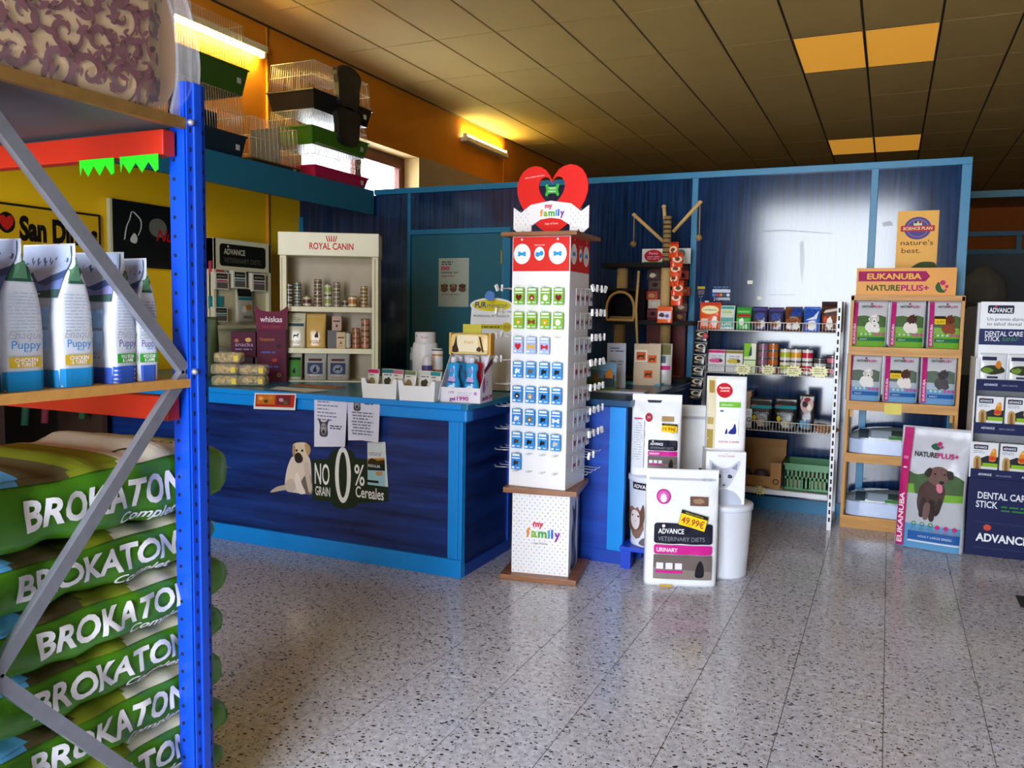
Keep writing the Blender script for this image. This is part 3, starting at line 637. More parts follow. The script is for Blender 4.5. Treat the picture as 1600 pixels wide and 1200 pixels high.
# two paper notices taped over the edge and a folded flyer
def notice(label, corners, seed):
    y = CY-.048; t = thing('paper_notice', label, 'notice', (-2.8, y, .7), group='paper notices on the counter')
    pts = P_(corners, y); MB().prism(pts, (0, y, 0), (1, 0, 0), (0, 0, 1), .0006, mat('d9d8ea', .7)).build('paper', t, True); return t, Decal(O=(0, y, 0), U=(1, 0, 0), V=(0, 0, 1), lift=.0006), y
t, d, y = notice('white paper notice with a terrier photo low on it, left of the two', [(491, 698), (491, 618), (543, 619), (539, 698)], 1)
for k in range(6): v = ony(496, 628+k*5.5, y); d.lines(v.x, v.x+.16, v.z, 1, .011, .006, '6a6a7a', k, .5)
def terrier(cx, cy, s):
    for pts, col in (([(-.5, -.9), (-.5, .2), (-.75, 1.0), (-.25, .65), (.25, .65), (.75, 1.0), (.5, .2), (.5, -.9)], '4a484c'), ([(-.3, -.5), (-.35, .2), (0, .5), (.35, .2), (.3, -.5), (0, -.8)], '9a969a'), ([(-.2, -.5), (0, -.2), (.2, -.5), (0, -.7)], '2a282a')):
        d.poly([(cx+x*s, cy+z*s) for x, z in curve(pts, 4)], col)
    for sx in (-1, 1): d.ell(cx+sx*.2*s, cy+.15*s, .08*s, .08*s, '121212', 8)
v = ony(506, 668, y); terrier(v.x, v.z, .055); v = ony(516, 666, y); d.lines(v.x, v.x+.09, v.z, 2, .014, .007, '4a4a58', 3, .2); d.mb.build('printed_text', t, True)
t, d, y = notice('white paper notice with a dog photo at its top, right of the two', [(544, 688), (543, 620), (594, 624), (591, 692), (566, 688)], 2)
v = ony(558, 630, y); terrier(v.x, v.z, .045); v = ony(570, 628, y); d.lines(v.x, v.x+.07, v.z, 2, .014, .007, '4a4a58', 3, .2)
for k in range(8): v = ony(550+(k % 3), 645+k*4.7, y); d.lines(v.x, v.x+.165-.02*(k % 3), v.z, 1, .012, .008, '7a7a88', 20+k, .1)
d.mb.build('printed_text', t, True)
y = CY-.074; t = thing('flyer', 'glossy red and orange flyer folded over the counter edge', 'flyer', (-3.4, y, .96))
pts = P_([(396, 639), (398, 614), (463, 615), (461, 641)], y); b = MB(); b.prism(pts, (0, y, 0), (1, 0, 0), (0, 0, 1), .0006, mat('d8d6d4', .5))
a, e = pts[1], pts[2]; b.add([(a[0], y, a[1]), (e[0], y, e[1]), (e[0]+.12, y+.17, 1.012), (a[0]+.04, y+.17, 1.012)], [(0, 1, 2, 3)], mat('d8d6d4', .5)); b.build('paper', t, True)
d = Decal(O=(0, y, 0), U=(1, 0, 0), V=(0, 0, 1), lift=.0006); d.poly(P_([(399, 635), (400, 616), (461, 617), (459, 637)], y), 'b02a18'); d.poly(P_([(401, 631), (402, 617), (430, 617), (429, 632)], y), 'b86a20'); d.poly(P_([(432, 632), (432, 618), (455, 618), (453, 633)], y), '6a2430')
for k, (x, yy, c_) in enumerate(((408, 622, 'e0a050'), (416, 627, '5a3a14'), (423, 621, 'c87a30'), (440, 625, 'c88a98'), (447, 629, '4a5a2a'))): v = ony(x, yy, y); d.blob(v.x, v.z, .018, .012, c_, k)
d.mb.build('printed_face', t, True)
b = MB(); v = onz(500, 604, CT_); b.box(v.x-.2, v.x+.17, v.y-.07, v.y+.06, CT_, CT_+.004, mat('b06a20', .5)); b.build('leaflet', None, True, 'flat orange-brown leaflet lying on the counter top', 'leaflet')
# ================================================================== rotating display stand with name tags
SX, SY, SR = -1.765, 4.39, math.radians(10.5)
stn = thing('tag_display_stand', 'tall white display stand with a red heart on top and brown plates', 'display stand', (SX, SY, 0), SR)
BROWN = grain('brown_board', '7a4a28', '9c663c', 'x', 10, 3, .4); BOARD = mat('f0eff2', .38, var=.02)
def plate(z, s, th=.03): MB().box(-s/2, s/2, -s/2, s/2, z, z+th, BROWN, bev=.003).build('plate', stn)
plate(0, .44); plate(.497, .42); plate(1.925, .44, .022)
MB().box(-.165, .165, -.165, .165, .03, .497, BOARD, bev=.003).build('lower_box', stn)
TW = .17
MB().box(-TW, TW, -TW, TW, .527, 1.925, BOARD, bev=.003).build('tower', stn)
rb = random.Random(3)
def face(k, hw):                                  # decal frames of the four sides: 0 front, 1 right, 3 left
    a = k*math.pi/2; U = (math.cos(a), math.sin(a), 0); N = Vector(U).cross(Vector((0, 0, 1))); return dict(O=N*hw-Vector(U)*hw, U=U, V=(0, 0, 1))
MYC = ['e0352c', 'f0a018', 'f07f18', 'e8b820', '58b02c', '2a8fd8', '28a0c0', '8a2fa0', 'c02c90']
def my_family(d, cx, cy, s):
    d.text('my', cx-.30*s, cy+.28*s, .20*s, 'd62a4a', w=.34*s, bold=.04); x = cx-.52*s
    for ch, col, w in zip('family', ('f08a18', '86b82c', '4fa83a', '2a9fd0', '3a62c8', '8a35a8'), (.13, .19, .29, .07, .07, .2)):
        d.text(ch, x, cy-.06*s, .27*s, col, w=w*s, bold=.04); x += (w+.035)*s
def dots(d, x0, y0, x1, y1, step, r):
    j = 0; y = y0; d.n += 1; d.hold = True
    while y < y1:
        x = x0+(step/2 if j % 2 else 0)
        while x < x1: d.ell(x, y, r, r, rb.choice(['c98aa8', '9aa8d8', 'c8c070', '7fb0c8', 'b070a0', '8a9a8a']), 6); x += step
        y += step*.6; j += 1
    d.hold = False
d = Decal(**face(0, .165)); dots(d, .012, .045, .325, .49, .030, .0035); my_family(d, .175, .255, .175); d.text('tags of love', .165, .205, .012, '6a6a7a', align='c'); d.build('printed_front', stn)
d = Decal(**face(1, .165)); d.poly(curve([(.06, .05), (.10, .12), (.08, .25), (.12, .33), (.09, .42), (.16, .38), (.20, .44), (.22, .34), (.20, .20), (.24, .1), (.22, .04)], 4), '3c4048'); d.poly(curve([(.10, .08), (.14, .2), (.12, .3), (.17, .3), (.19, .15), (.17, .06)], 4), '767c88'); d.rect(.28, .035, .325, .49, '5a5f6c'); d.build('printed_side', stn)
for k in (0, 1, 3):
    d = Decal(**face(k, TW)); d.rect(.004, 1.735, .336, 1.922, 'dd2a22')
    for cx, r in ((.058, .050), (.268, .052)):
        d.ell(cx, 1.83, r, r*1.12, 'f4f2f2', 24); d.rect(cx-.016, 1.822, cx+.016, 1.838, '2a9ad8')
        for s_ in (-1, 1): d.ell(cx+s_*.016, 1.836, .008, .008, '2a9ad8', 8); d.ell(cx+s_*.016, 1.824, .008, .008, '2a9ad8', 8)
        d.poly([(cx-.03, 1.79), (cx-.028, 1.79), (cx-.02, 1.87), (cx-.022, 1.87)], 'b8bcc8')
    d.ell(.163, 1.83, .030, .038, 'f4f2f2', 18); d.ell(.152, 1.826, .014, .014, '2a9ad8', 10); d.ell(.174, 1.832, .012, .014, '2a9ad8', 10); d.text('PERSONALISE', .163, 1.873, .007, 'f4f2f2', align='c')
    for cx in (.058, .268): d.ell(cx, 1.908, .006, .006, 'f4f2f2', 8)
    d.build('header_print', stn)
# heart topper with a heart-shaped hole and a ribbon
def heart(s, n=22):
    R_ = [(0, .52), (.18, .82), (.5, .95), (.83, .80), (1, .40), (.93, -.05), (.66, -.50), (.30, -.86), (0, -1.05)]
    R_ = curve(R_, max(1, n//16), False); P = R_+[(-x, y) for x, y in R_[-2:0:-1]]
    return [(x*s[0], y*s[1]) for x, y in P]
HZ = 2.148
def heart_ring(n=44):
    o, i = heart((.212, .195), n), heart((.078, .080), n); n = len(o); b = MB(); vs = []; y0, y1 = -.018, -.006
    for y in (y0, y1):
        vs += [(x, y, HZ+z) for x, z in o]+[(x-.002, y, HZ+.045+z) for x, z in i]
    fs = []
    for k in range(n):
        j = (k+1) % n; fs += [(k, j, n+j, n+k), (2*n+k, 3*n+k, 3*n+j, 2*n+j), (k, 2*n+k, 2*n+j, j), (n+k, n+j, 3*n+j, 3*n+k)]
    bm = bmesh.new(); q = [bm.verts.new(v) for v in vs]
    for f in fs: bm.faces.new([q[a] for a in f])
    bmesh.ops.recalc_face_normals(bm, faces=bm.faces[:]); bm.verts.index_update(); r = [[v.index for v in f.verts] for f in bm.faces]; bm.free()
    return b.add(vs, r, mat('e0231c', .6, spec=.2, var=.02))
hh = heart_ring().build('heart_topper', stn)
d = Decal(O=(0, -.018, 0)); d.text('personalised with love', -.105, HZ+.122, .009, 'f4d8d8', align='c', rot=.10); d.build('printed_text', hh)
rib = [(-.225, .06), (-.225, -.055), (-.185, -.085), (-.165, -.06), (-.155, -.115), (-.115, -.115), (-.115, -.04), (-.06, -.008), (0, .0), (.06, -.008), (.115, -.04), (.115, -.115), (.155, -.115), (.165, -.06), (.185, -.09), (.225, -.055), (.225, .06), (.18, .03), (.12, .072), (0, .09), (-.12, .072), (-.18, .03)]
rb_ = MB().prism([(x, z*1.05) for x, z in rib], (0, -.034, HZ-.108), (1, 0, 0), (0, 0, 1), .012, BOARD).build('ribbon', stn)
d = Decal(O=(0, -.034, HZ-.108)); dots(d, -.21, -.03, -.12, .05, .030, .003); dots(d, .12, -.03, .215, .05, .030, .003); dots(d, -.15, -.11, -.118, -.03, .03, .003); dots(d, .12, -.11, .15, -.03, .03, .003); my_family(d, .005, .018, .13); d.build('printed_text', rb_)
d = Decal(O=(0, -.018, HZ-.108)); d.text('tags of love', 0, -.035, .012, 'f6e0e0', align='c'); d.build('printed_text', hh)
b = MB(); b.tube([(0, -.012, HZ+.10), (0, -.012, HZ+.078)], .001, '888888', 5)
b.prism(curve([(-.042, .026), (-.028, .034), (-.02, .02), (.02, .02), (.028, .034), (.042, .026), (.034, 0), (.042, -.026), (.028, -.034), (.02, -.02), (-.02, -.02), (-.028, -.034), (-.042, -.026), (-.034, 0)], 3), (0, -.016, HZ+.048), (1, 0, 0), (0, 0, 1), .004, mat('2fae2a', .35)); bo = b.build('bone_tag', stn)
d = Decal(O=(0, -.016, HZ+.048)); d.text('TIENES', 0, .004, .010, 'e8f4e0', align='c', bold=.01); d.text('FAMILIA', 0, -.012, .009, 'e8f4e0', align='c', bold=.01); d.build('printed_text', bo)
# wire hooks and the cards that hang from them
rows = [1.645, 1.512, 1.375, 1.238, 1.100, .972, .842, .720, .620]; cols = [-.115, -.037, .042, .118]
hl = MB()
for s_ in (-.007, .007): hl.tube([(s_, 0, 0), (s_, -.105, -.004), (s_, -.112, .006)], .0014, mat('c8c8cc', .3, .6), 5)
hl.tube([(-.012, 0, .0), (.012, 0, .0)], .0016, mat('c8c8cc', .3, .6), 5); hlm = hl.mesh('hook')
hk = MB()
for s_ in (-.007, .007): hk.tube([(s_, 0, 0), (s_, -.055, 0), (s_, -.062, .012)], .0014, mat('c8c8cc', .3, .6), 5)
hk.tube([(-.012, 0, .0), (.012, 0, .0)], .0016, mat('c8c8cc', .3, .6), 5); hkm = hk.mesh('hook')
tg = MB(); tg.box(-.010, .010, -.012, 0, -.018, .020, mat('f4f4f4', .4), bev=.002); tgm = tg.mesh('price_holder')
def card_mesh(col, charm, seed, shape):
    b = MB(); b.box(-.029, .029, -.0008, .0008, -.092, 0, mat(col, .35, var=0), bev=0)
    d = Decal(O=(0, -.0009, 0)); d.rr(-.022, -.016, .022, -.004, .003, 'd8e4e8' if seed % 2 else 'e4ecd8'); d.rect(-.024, -.03, .024, -.024, 'f0f0f0')
    if shape == 0: d.poly([(x, -.054+z) for x, z in heart((.018, .018))], charm)
    elif shape == 1:
        d.rect(-.014, -.06, .014, -.049, charm)
        for sx in (-1, 1): d.ell(sx*.015, -.048, .007, .007, charm, 8); d.ell(sx*.015, -.061, .007, .007, charm, 8)
    elif shape == 2: d.ell(0, -.055, .015, .017, charm); d.ell(0, -.058, .006, .006, 'f0e8e0', 8)
    else: d.poly([(x, -.055+z) for x, z in curve([(-.012, -.016), (-.014, .004), (-.006, .016), (.004, .010), (.016, .012), (.012, -.004), (.014, -.016), (.004, -.006)], 3)], charm)
    d.rect(-.024, -.086, -.008, -.076, 'eef4f8'); d.rect(.004, -.084, .024, -.078, 'c8dcec')
    for v_, f_, m_ in [(d.mb.v, d.mb.f, d.mb.m)]:
        for f, mi_ in zip(f_, m_): b.add([v_[i] for i in f], [tuple(range(len(f)))], d.mb.mats[mi_])
    return b.mesh('tag_card')
layout = [('7ab82a', 4, 'lime green'), ('7fbc1e', 4, 'bright green'), ('a3b8e8', 3, 'lavender'), ('2a8fdc', 4, 'blue'), ('2488d8', 4, 'blue'), ('2488d8', 4, 'blue'), ('2a8fdc', 4, 'blue'), ('2488d8', 1, 'blue')]
charms = [['6a1414', '9a2424', 'e8e8e0', '7a1420'], ['d0a020', '8a3a20', 'e0a020', 'f0f0e8'], ['c81818', 'e8b020', 'c81020'], ['e8ecf0', '6a5a40', '1a1a1a', '141414'], ['2a2018', 'b89868', '101010', '2a2a2a'], ['e8e0d8', '8a6a3a', '141a2a', 'e8e4e0'], ['4a4030', '141414', '181818', 'c8c0b0'], ['3a2c20']]
shp = [[0, 2, 2, 0], [2, 1, 2, 2], [0, 1, 1], [3, 3, 3, 3], [2, 2, 3, 3], [3, 2, 3, 1], [3, 3, 3, 3], [3]]
ordw = ['first', 'second', 'third', 'fourth', 'fifth', 'sixth', 'seventh', 'eighth', 'ninth']
SRT = math.radians(1.5); dRt = SRT-SR; Ms = Matrix.Translation((SX, SY, 0)) @ Matrix.Rotation(SRT, 4, 'Z')
for r, z in enumerate(rows):
    for k in (0, 1, 3):
        Rk = Matrix.Rotation(k*math.pi/2, 4, 'Z')
        for c, x in enumerate(cols):
            p = Rk @ Vector((x, -TW, z)); h = new('hook', hlm if k else hkm, stn, p); h.rotation_euler = (0, 0, k*math.pi/2)
            if (k == 1 and r < 8 and not (r == 7 and c > 1)) or (k == 3 and r < 4 and c > 1):
                g_ = new('price_holder', tgm, h, (0, -.110, .0)); g_.rotation_euler = (0, .25*((r*7+c*3) % 5-2), .3*((r+c) % 3-1))
            n = layout[r][1] if r < 8 else 0
            if k == 0 and c < n:
                col = layout[r][0]; lab = '%s pet-tag card in the %s row of the stand front, %s from left' % (layout[r][2], ordw[r], ordw[c])
                o = new('tag_card', card_mesh(col, charms[r][c], r*4+c, shp[r][c]), None, Ms @ (Rk @ Vector((x, -TW-.030, z-.001))), label=lab, cat='pet tag', group='pet-tag cards on the display stand'); o.rotation_euler = (0, 0, SRT)
            if k == 1 and (r < 7 or (r == 7 and c < 2)):
                key = ('side', r % 3, c % 2); 
                if key not in _tc: _tc[key] = card_mesh(['e4dce4', 'd8d4e0', 'cfd8e8'][r % 3], ['8a3050', '5a5a78'][c % 2], r+c, (r+c) % 4)
                lab = 'pale pet-tag card on right side of the stand, %s row, %s from front' % (ordw[r], ordw[c])
                o = new('tag_card', _tc[key], None, Ms @ (Rk @ Vector((x, -TW-.030, z-.001))), label=lab, cat='pet tag', group='pet-tag cards on the stand side'); o.rotation_euler = (0, 0, SRT+math.pi/2)
for o in [x for x in COL.objects if x.parent == stn]:      # the tower is turned a little on its base
    if o.name.split('.')[0] in ('lower_box', 'printed_front', 'printed_side') or (o.name.startswith('plate') and o.data.vertices[0].co.z < 1): continue
    o.location = Matrix.Rotation(dRt, 4, 'Z') @ o.location; o.rotation_euler.z += dRt
# ================================================================== side counter with the cat tree and leaflets
sc = thing('side_counter', 'navy side counter with a bright blue corner post behind the display stand', 'counter', (-1.68, 5.7, 0))
MB().box(-1.95, -1.425, 4.74, 6.64, .03, .96, mat('0a1f70', .5)).build('carcass', sc, True)
MB().box(-1.96, -1.50, 4.722, 4.74, .08, .95, grain('royal_wood', '0a2c90', '1450c0', 'x', 14, 1.2, .4)).build('front_panel', sc, True)
MB().box(-1.425, -1.41, 4.76, 6.64, .08, .95, NAVYY).build('side_panel', sc, True)
MB().box(-1.50, -1.40, 4.715, 4.76, .08, .955, TC, bev=.004).build('corner_post', sc, True)
MB().box(-1.96, -1.405, 4.715, 6.64, 0, .08, mat('0a3fa8', .4)).build('plinth', sc, True)
MB().box(-2.0, -1.36, 4.68, 6.66, .96, CT_, mat('0d3f6a', .3), bev=.006).build('worktop', sc, True)
ct = thing('cat_tree', 'black and beige cat tree with three sisal arms and an arched cat house', 'cat tree', (-1.75, 6.3, CT_))
BK = mat('0e0d10', .9, var=.15, scale=60); SIS = mat('c8a468', .85, var=.18, scale=120, bump=.3); SISD = mat('8f7444', .9, var=.2, scale=100)
def cy_(px, py, y=6.3): return ony(px, py, y)
MB().box(-2.06, -1.37, 6.14, 6.48, CT_, CT_+.025, BK, bev=.006).build('base_board', ct, True)
MB().box(cy_(948, 415).x, cy_(1052, 415).x, 6.16, 6.46, cy_(1000, 419).z, cy_(1000, 412).z, BK, bev=.006).build('platform', ct, True)
MB().box(cy_(1004, 505).x, cy_(1088, 505).x, 6.16, 6.46, cy_(1050, 508).z, cy_(1050, 501).z, BK, bev=.006).build('platform', ct, True)
def pole(px, py0, py1, r, m, nm='post'):
    a, e = cy_(px, py1), cy_(px, py0); b = MB(); b.lathe([(r, a.z), (r, e.z)], m, (a.x, 6.3, 0), 18)
    for k in range(int((e.z-a.z)/.012)): b.lathe([(r, -.005), (r+.0025, 0), (r, .005)], m, (a.x, 6.3, a.z+.006+k*.012), 16, cap=False)
    b.build(nm, ct, True)
pole(972, 418, 456, .042, SIS); pole(1038, 418, 502, .036, SIS); pole(1037, 507, 597, .040, SISD); pole(966, 505, 597, .042, SISD); pole(1041, 338, 412, .030, SISD)
# striped sisal column: dark rings
a, e = cy_(1041, 412), cy_(1041, 340); b = MB()
for k in range(10): b.lathe([(.031, 0), (.034, .006), (.031, .012)], mat('2a2620', .9), (a.x, 6.3, a.z+.01+k*(e.z-a.z)/10), 16, cap=False)
b.build('dark_cord', ct, True)
for (x0, y0), (x1, y1), yo in (((1037, 378), (996, 338), 6.26), ((1041, 365), (1038, 323), 6.34), ((1052, 362), (1097, 318), 6.28)):
    p, q_ = cy_(x0, y0), cy_(x1, y1); b = MB(); b.tube([(p.x, 6.3, p.z), (q_.x, yo-.05, q_.z)], .014, SIS, 8); b.lathe([(0, -.018), (.018, -.006), (.018, .006), (0, .018)], SIS, (q_.x, yo-.05, q_.z), 10, cap=False); arm = b.build('sisal_arm', ct, True)
    if x1 != 1038:
        b = MB(); zb = q_.z-(.20 if x1 < 1000 else .24); b.tube([(q_.x, yo-.05, q_.z), (q_.x+.002, yo-.05, zb)], .003, SIS, 5); b.lathe([(.004, -.026), (.022, -.012), (.026, 0), (.022, .012), (.004, .026)], SISD, (q_.x, yo-.05, zb-.02), 10)
        b.build('hanging_ball', arm, True).location -= ct.location*0
hx0, hx1, hz0, hz1 = cy_(950, 480).x, cy_(1001, 480).x, cy_(975, 502).z, cy_(975, 455).z; hw = (hx1-hx0)/2
b = MB(); b.box(hx0, hx1, 6.20, 6.44, hz0-.02, hz0, BK); b.box(hx0, hx1, 6.20, 6.44, hz1, hz1+.02, BK); b.box(hx0, hx0+.02, 6.20, 6.44, hz0, hz1, BK); b.box(hx1-.02, hx1, 6.20, 6.44, hz0, hz1, BK); b.box(hx0, hx1, 6.42, 6.44, hz0, hz1, BK)
hs = b.build('cat_house', ct, True)
arch = [(-.8, .04), (-.82, .5), (-.55, .84), (0, .96), (.55, .84), (.82, .5), (.8, .04)]
b = MB(); pts = [((hx0+hx1)/2+x*hw, 6.196, hz0+z*(hz1-hz0)) for x, z in curve(arch, 4, False)]; b.tube(pts, .011, SIS, 6, True); b.build('arch_trim', hs, True)
b = MB(); b.box(hx0+.03, hx1-.03, 6.23, 6.40, hz0, hz0+.04, mat('a08048', .9), bev=.018); b.build('cushion', hs, True)
b = MB(); p, q_ = cy_(1007, 425), cy_(1005, 545); b.tube([(p.x, 6.14, p.z), (p.x-.01, 6.13, (p.z+q_.z)/2), (q_.x, 6.14, q_.z)], .010, SIS, 8); b.build('sisal_rope', None, True, 'thin beige sisal stick hanging in front of the cat tree', 'rope')
# hanging strip of orange treat packs, a red rack of toys behind
for k in range(6):
    v = cy_(1052+(k*5) % 7, 392+k*15, 6.10); t = thing('treat_pack', 'small orange treat pack, %s from top of the strip on the cat tree' % ordw[k], 'treat pack', (v.x, 6.12, v.z-.05), math.radians(25*((k*2) % 3-1)), 'orange treat packs hanging on the cat tree')
    p = Pouch(.085, .10, .03, 3, .1, 2, seed=k); p.body(FOIL('d8431a', .25)).build('pack', t); d = p.decal(.03); d.ell(0, .06, .035, .025, 'e8d0b0'); d.blob(0, .06, .02, .014, '6a3a2a', k); d.rect(-.045, .10, .045, .115, 'b02a10'); d.build('printed_front', t)
v = cy_(1035, 505, 6.05); t = thing('treat_pouch', 'larger orange treat pouch with white cat picture below the strip', 'treat pack', (v.x, 6.115, v.z+.0)); p = Pouch(.115, .125, .03, 3, .1, 2); p.body(FOIL('e05a20')).build('pack', t); d = p.decal(.03); d.rect(-.05, .03, .05, .09, 'dcd4e0'); d.blob(-.02, .06, .02, .018, '3a3440', 2); d.blob(.02, .055, .018, .014, '7a5aa0', 4); d.build('printed_front', t)
t = thing('toy_card_rack', 'dark red rack of carded toys behind the cat tree, with a red oval sign', 'toy rack', (-1.72, 6.58, CT_))
x0, x1 = cy_(1004, 400, 6.56).x, cy_(1074, 400, 6.56).x
MB().box(x0+.05, x1, 6.57, 6.62, CT_, cy_(1040, 414, 6.56).z, mat('5a1416', .6)).build('backing', t, True)
MB().box(x0, x1+.03, 6.54, 6.56, cy_(1004, 413, 6.55).z, cy_(1004, 389, 6.55).z, mat('e2e4e4', .4), bev=.004).build('sign_board', t, True)
d = Decal(O=(0, 6.54, 0)); v = cy_(1021, 400, 6.54); d.ell(v.x, v.z, .075, .050, 'b81832', 22); d.text('Pienso', v.x, v.z+.012, .020, 'f0d8d8', align='c'); d.lines(v.x-.05, v.x+.05, v.z-.01, 2, .016, .007, 'e0a8b0', 1, .1)
v = cy_(1064, 396, 6.54); d.ell(v.x, v.z, .035, .032, '1c8f98'); v = cy_(1062, 406, 6.54); d.blob(v.x-.02, v.z, .05, .02, 'c8203a', 3); v = cy_(1012, 412, 6.54); d.rect(v.x-.03, v.z-.003, v.x+.12, v.z+.015, '4fa838'); d.mb.build('printed_sign', t, True)
for k, (px_, py_, c_) in enumerate(((1020, 430, '3a2a20'), (1024, 445, '5a3a28'), (1018, 462, 'c83a1c'), (1022, 475, 'd8c8b8'), (1066, 430, 'b8301a'), (1068, 455, 'c8401c'), (1064, 480, '6a3a28'), (1020, 490, '7a1a2a'), (1062, 495, '5a1a1a'))):
    v = cy_(px_, py_, 6.555); b = MB(); b.box(v.x-.05, v.x+.05, 6.555, 6.568, v.z-.035, v.z+.035, mat(c_, .5), bev=.004); d = Decal(O=(v.x, 6.555, v.z)); d.blob(0, 0, .025, .018, ['e8d8c0', '2a1a14', 'c8a060'][k % 3], k)
    o = b.build('toy_card', t, True); d.mb.build('printed_front', o, True)
# leaflets and packs on the side counter
v = onz(1010, 602, CT_); t = thing('leaflet_board', 'beige upright leaflet board with orange animal pictures on the side counter', 'leaflet', (v.x, v.y, CT_), math.radians(14), rx=math.radians(-6))
k_ = 1/220.
MB().box(-.095, .095, -.004, .004, 0, .30, mat('c8b49a', .7)).build('card', t); d = Decal(O=(0, -.004, 0))
for x, z, s_ in ((-.045, .21, .055), (.035, .19, .05), (.01, .08, .05)):
    if x < 0: d.rect(x-.043, z-.04, x+.043, z+.045, 'e8dcd0')
    d.rect(x-s_*.6, z-s_*.55, x+s_*.6, z+s_*.55, 'cc5a1a'); d.poly([(x+a*s_, z+c*s_) for a, c in ((-.45, -.3), (-.4, .1), (-.1, .15), (.3, .1), (.4, .35), (.5, .25), (.35, -.05), (.35, -.35), (.25, -.35), (.2, -.1), (-.2, -.1), (-.3, -.35))], '3a1a0c')
d.build('printed_front', t)
v = onz(962, 606, CT_); t = thing('brochure', 'upright white and blue brochure standing beside the beige leaflet board', 'brochure', (v.x, v.y+.02, CT_), math.radians(20), rx=math.radians(-8))
MB().box(-.07, .06, -.003, .003, 0, .31, mat('b4bcd0', .5)).build('card', t); d = Decal(O=(0, -.003, 0)); d.lines(-.05, .05, .27, 2, .02, .009, '5a6a9a', 2); d.lines(-.05, .05, .18, 2, .02, .007, '5a6a9a', 3); d.build('printed_front', t)
v = onz(938, 612, CT_); t = thing('picture_book', 'dark landscape brochure with rabbit and orange bag picture by the stand', 'brochure', (v.x, v.y, CT_), math.radians(16), rx=math.radians(-10))
MB().box(-.10, .10, -.004, .004, 0, .19, mat('2c5a7c', .4)).build('card', t); d = Decal(O=(0, -.004, 0)); d.poly([(-.1, 0), (.1, 0), (.1, .07), (0, .09), (-.1, .06)], '3a5a20'); d.poly([(-.1, .15), (.1, .13), (.1, .19), (-.1, .19)], '6a9ab8'); d.poly([(.02, .03), (.09, .03), (.09, .11), (.02, .11)], '203038'); d.poly([(.03, .09), (.08, .09), (.07, .14), (.05, .15), (.03, .12)], 'c87a1a'); d.blob(-.03, .09, .02, .035, '7a5a40', 3); d.build('printed_front', t)
v = ony(1031, 590, 5.95); t = thing('sachet_bag', 'olive and white bag with pink stripe behind the leaflet board', 'food bag', (v.x, v.y, CT_), math.radians(10)); p = Pouch(.17, .30, .07, 4); p.body(FOIL('b4b2ae')).build('bag_body', t); d = p.decal(); d.rect(-.075, .22, .075, .295, '6a6a3a'); d.rect(-.075, .11, .075, .14, 'c02a78'); d.rect(-.05, .16, .04, .21, '4a5a70'); d.build('printed_front', t)
for k, (px_, py_, w_, d_, c_, lb) in enumerate(((1000, 600, .34, .14, '3a9fb8', 'teal magazine lying flat on the side counter'), (1050, 593, .16, .12, 'a03a48', 'small dark red booklet at the back edge of side counter'), (960, 612, .42, .16, 'a8aab8', 'pile of pale leaflets at the front of side counter'))):
    v = onz(px_, py_, CT_); b = MB(); b.box(-w_/2, w_/2, -d_/2, d_/2, 0, .012 if k != 1 else .03, mat(c_, .4)); o = b.build('magazine', None); o.location = (min(v.x, -1.36-w_/2), v.y, CT_); o.rotation_euler = (0, 0, .05*k); prop(o, lb, 'magazine')
# ================================================================== bins and bags in front of the side counter
BINM = mat('dfe4f2', .32, .0, var=.02)
def food_bin(label, loc, r, h):
    t = thing('food_bin', label, 'bin', loc); b = MB()
    b.lathe([(r*.86, 0), (r*.88, .006), (r*.88, .02), (r*.87, .022), (r*.98, h-.03)], BINM, n=40); b.build('bin_body', t)
    b = MB(); b.lathe([(r*.99, h-.034), (r*1.02, h-.03), (r*1.02, h-.006), (r, h), (r*.5, h+.002)], BINM, n=40); b.build('lid', t); return t
bench = thing('low_bench', 'low royal blue wooden bench under the cat-printed bin', 'bench', (-1.23, 4.80, 0))
RB = mat('0a3fc0', .4); MB().box(-1.395, -1.06, 4.64, 4.97, .11, .135, RB, bev=.003).build('top_board', bench, True)
for x in (-1.36, -1.10):
    for y in (4.68, 4.92): MB().box(x-.03, x+.03, y-.025, y+.025, 0, .11, RB).build('leg', bench, True)
bn = food_bin('white metal food bin with a kitten photo, standing on the blue bench', (-1.24, 4.805, .135), .150, .42)
def cyl(r0, r1, h): return lambda a, b_, l: ((r0+(r1-r0)*b_/h+l)*math.sin(a/r0), -(r0+(r1-r0)*b_/h+l)*math.cos(a/r0), b_)
d = Decal(fn=cyl(.131, .147, .39), seg=.02, lift=.001); o_ = -.075
d.rr(o_-.02, .345, o_+.14, .395, .006, '14142a'); d.text('ADVANCE', o_-.01, .354, .022, 'f0f0f4', w=.13, bold=.02); d.ell(o_+.01, .387, .006, .006, 'd02a3a', 8)
d.blob(o_-.01, .15, .075, .09, '8a6a5a', 3, 18); d.poly(curve([(o_-.07, .26), (o_-.05, .20), (o_-.01, .22), (o_+.03, .21), (o_+.055, .26), (o_+.06, .16), (o_+.02, .10), (o_-.05, .11)], 4), '6a4a3a'); d.poly(curve([(o_-.03, .20), (o_+.0, .22), (o_+.03, .20), (o_+.03, .13), (o_-.0, .10), (o_-.04, .14)], 4), 'e0d4d4'); d.ell(o_-.02, .185, .007, .006, '2a2a1a', 8); d.ell(o_+.025, .185, .007, .006, '2a2a1a', 8); d.ell(o_+.005, .155, .006, .004, 'c07a7a', 8)
d.poly(curve([(o_+.03, .02), (o_+.06, .06), (o_+.10, .04), (o_+.10, .01)], 4), '6a6068'); d.build('printed_label', bn)
bn2 = food_bin('plain white metal food bin on the floor under the square cat tin', (-.835, 4.86, 0), .165, .425)
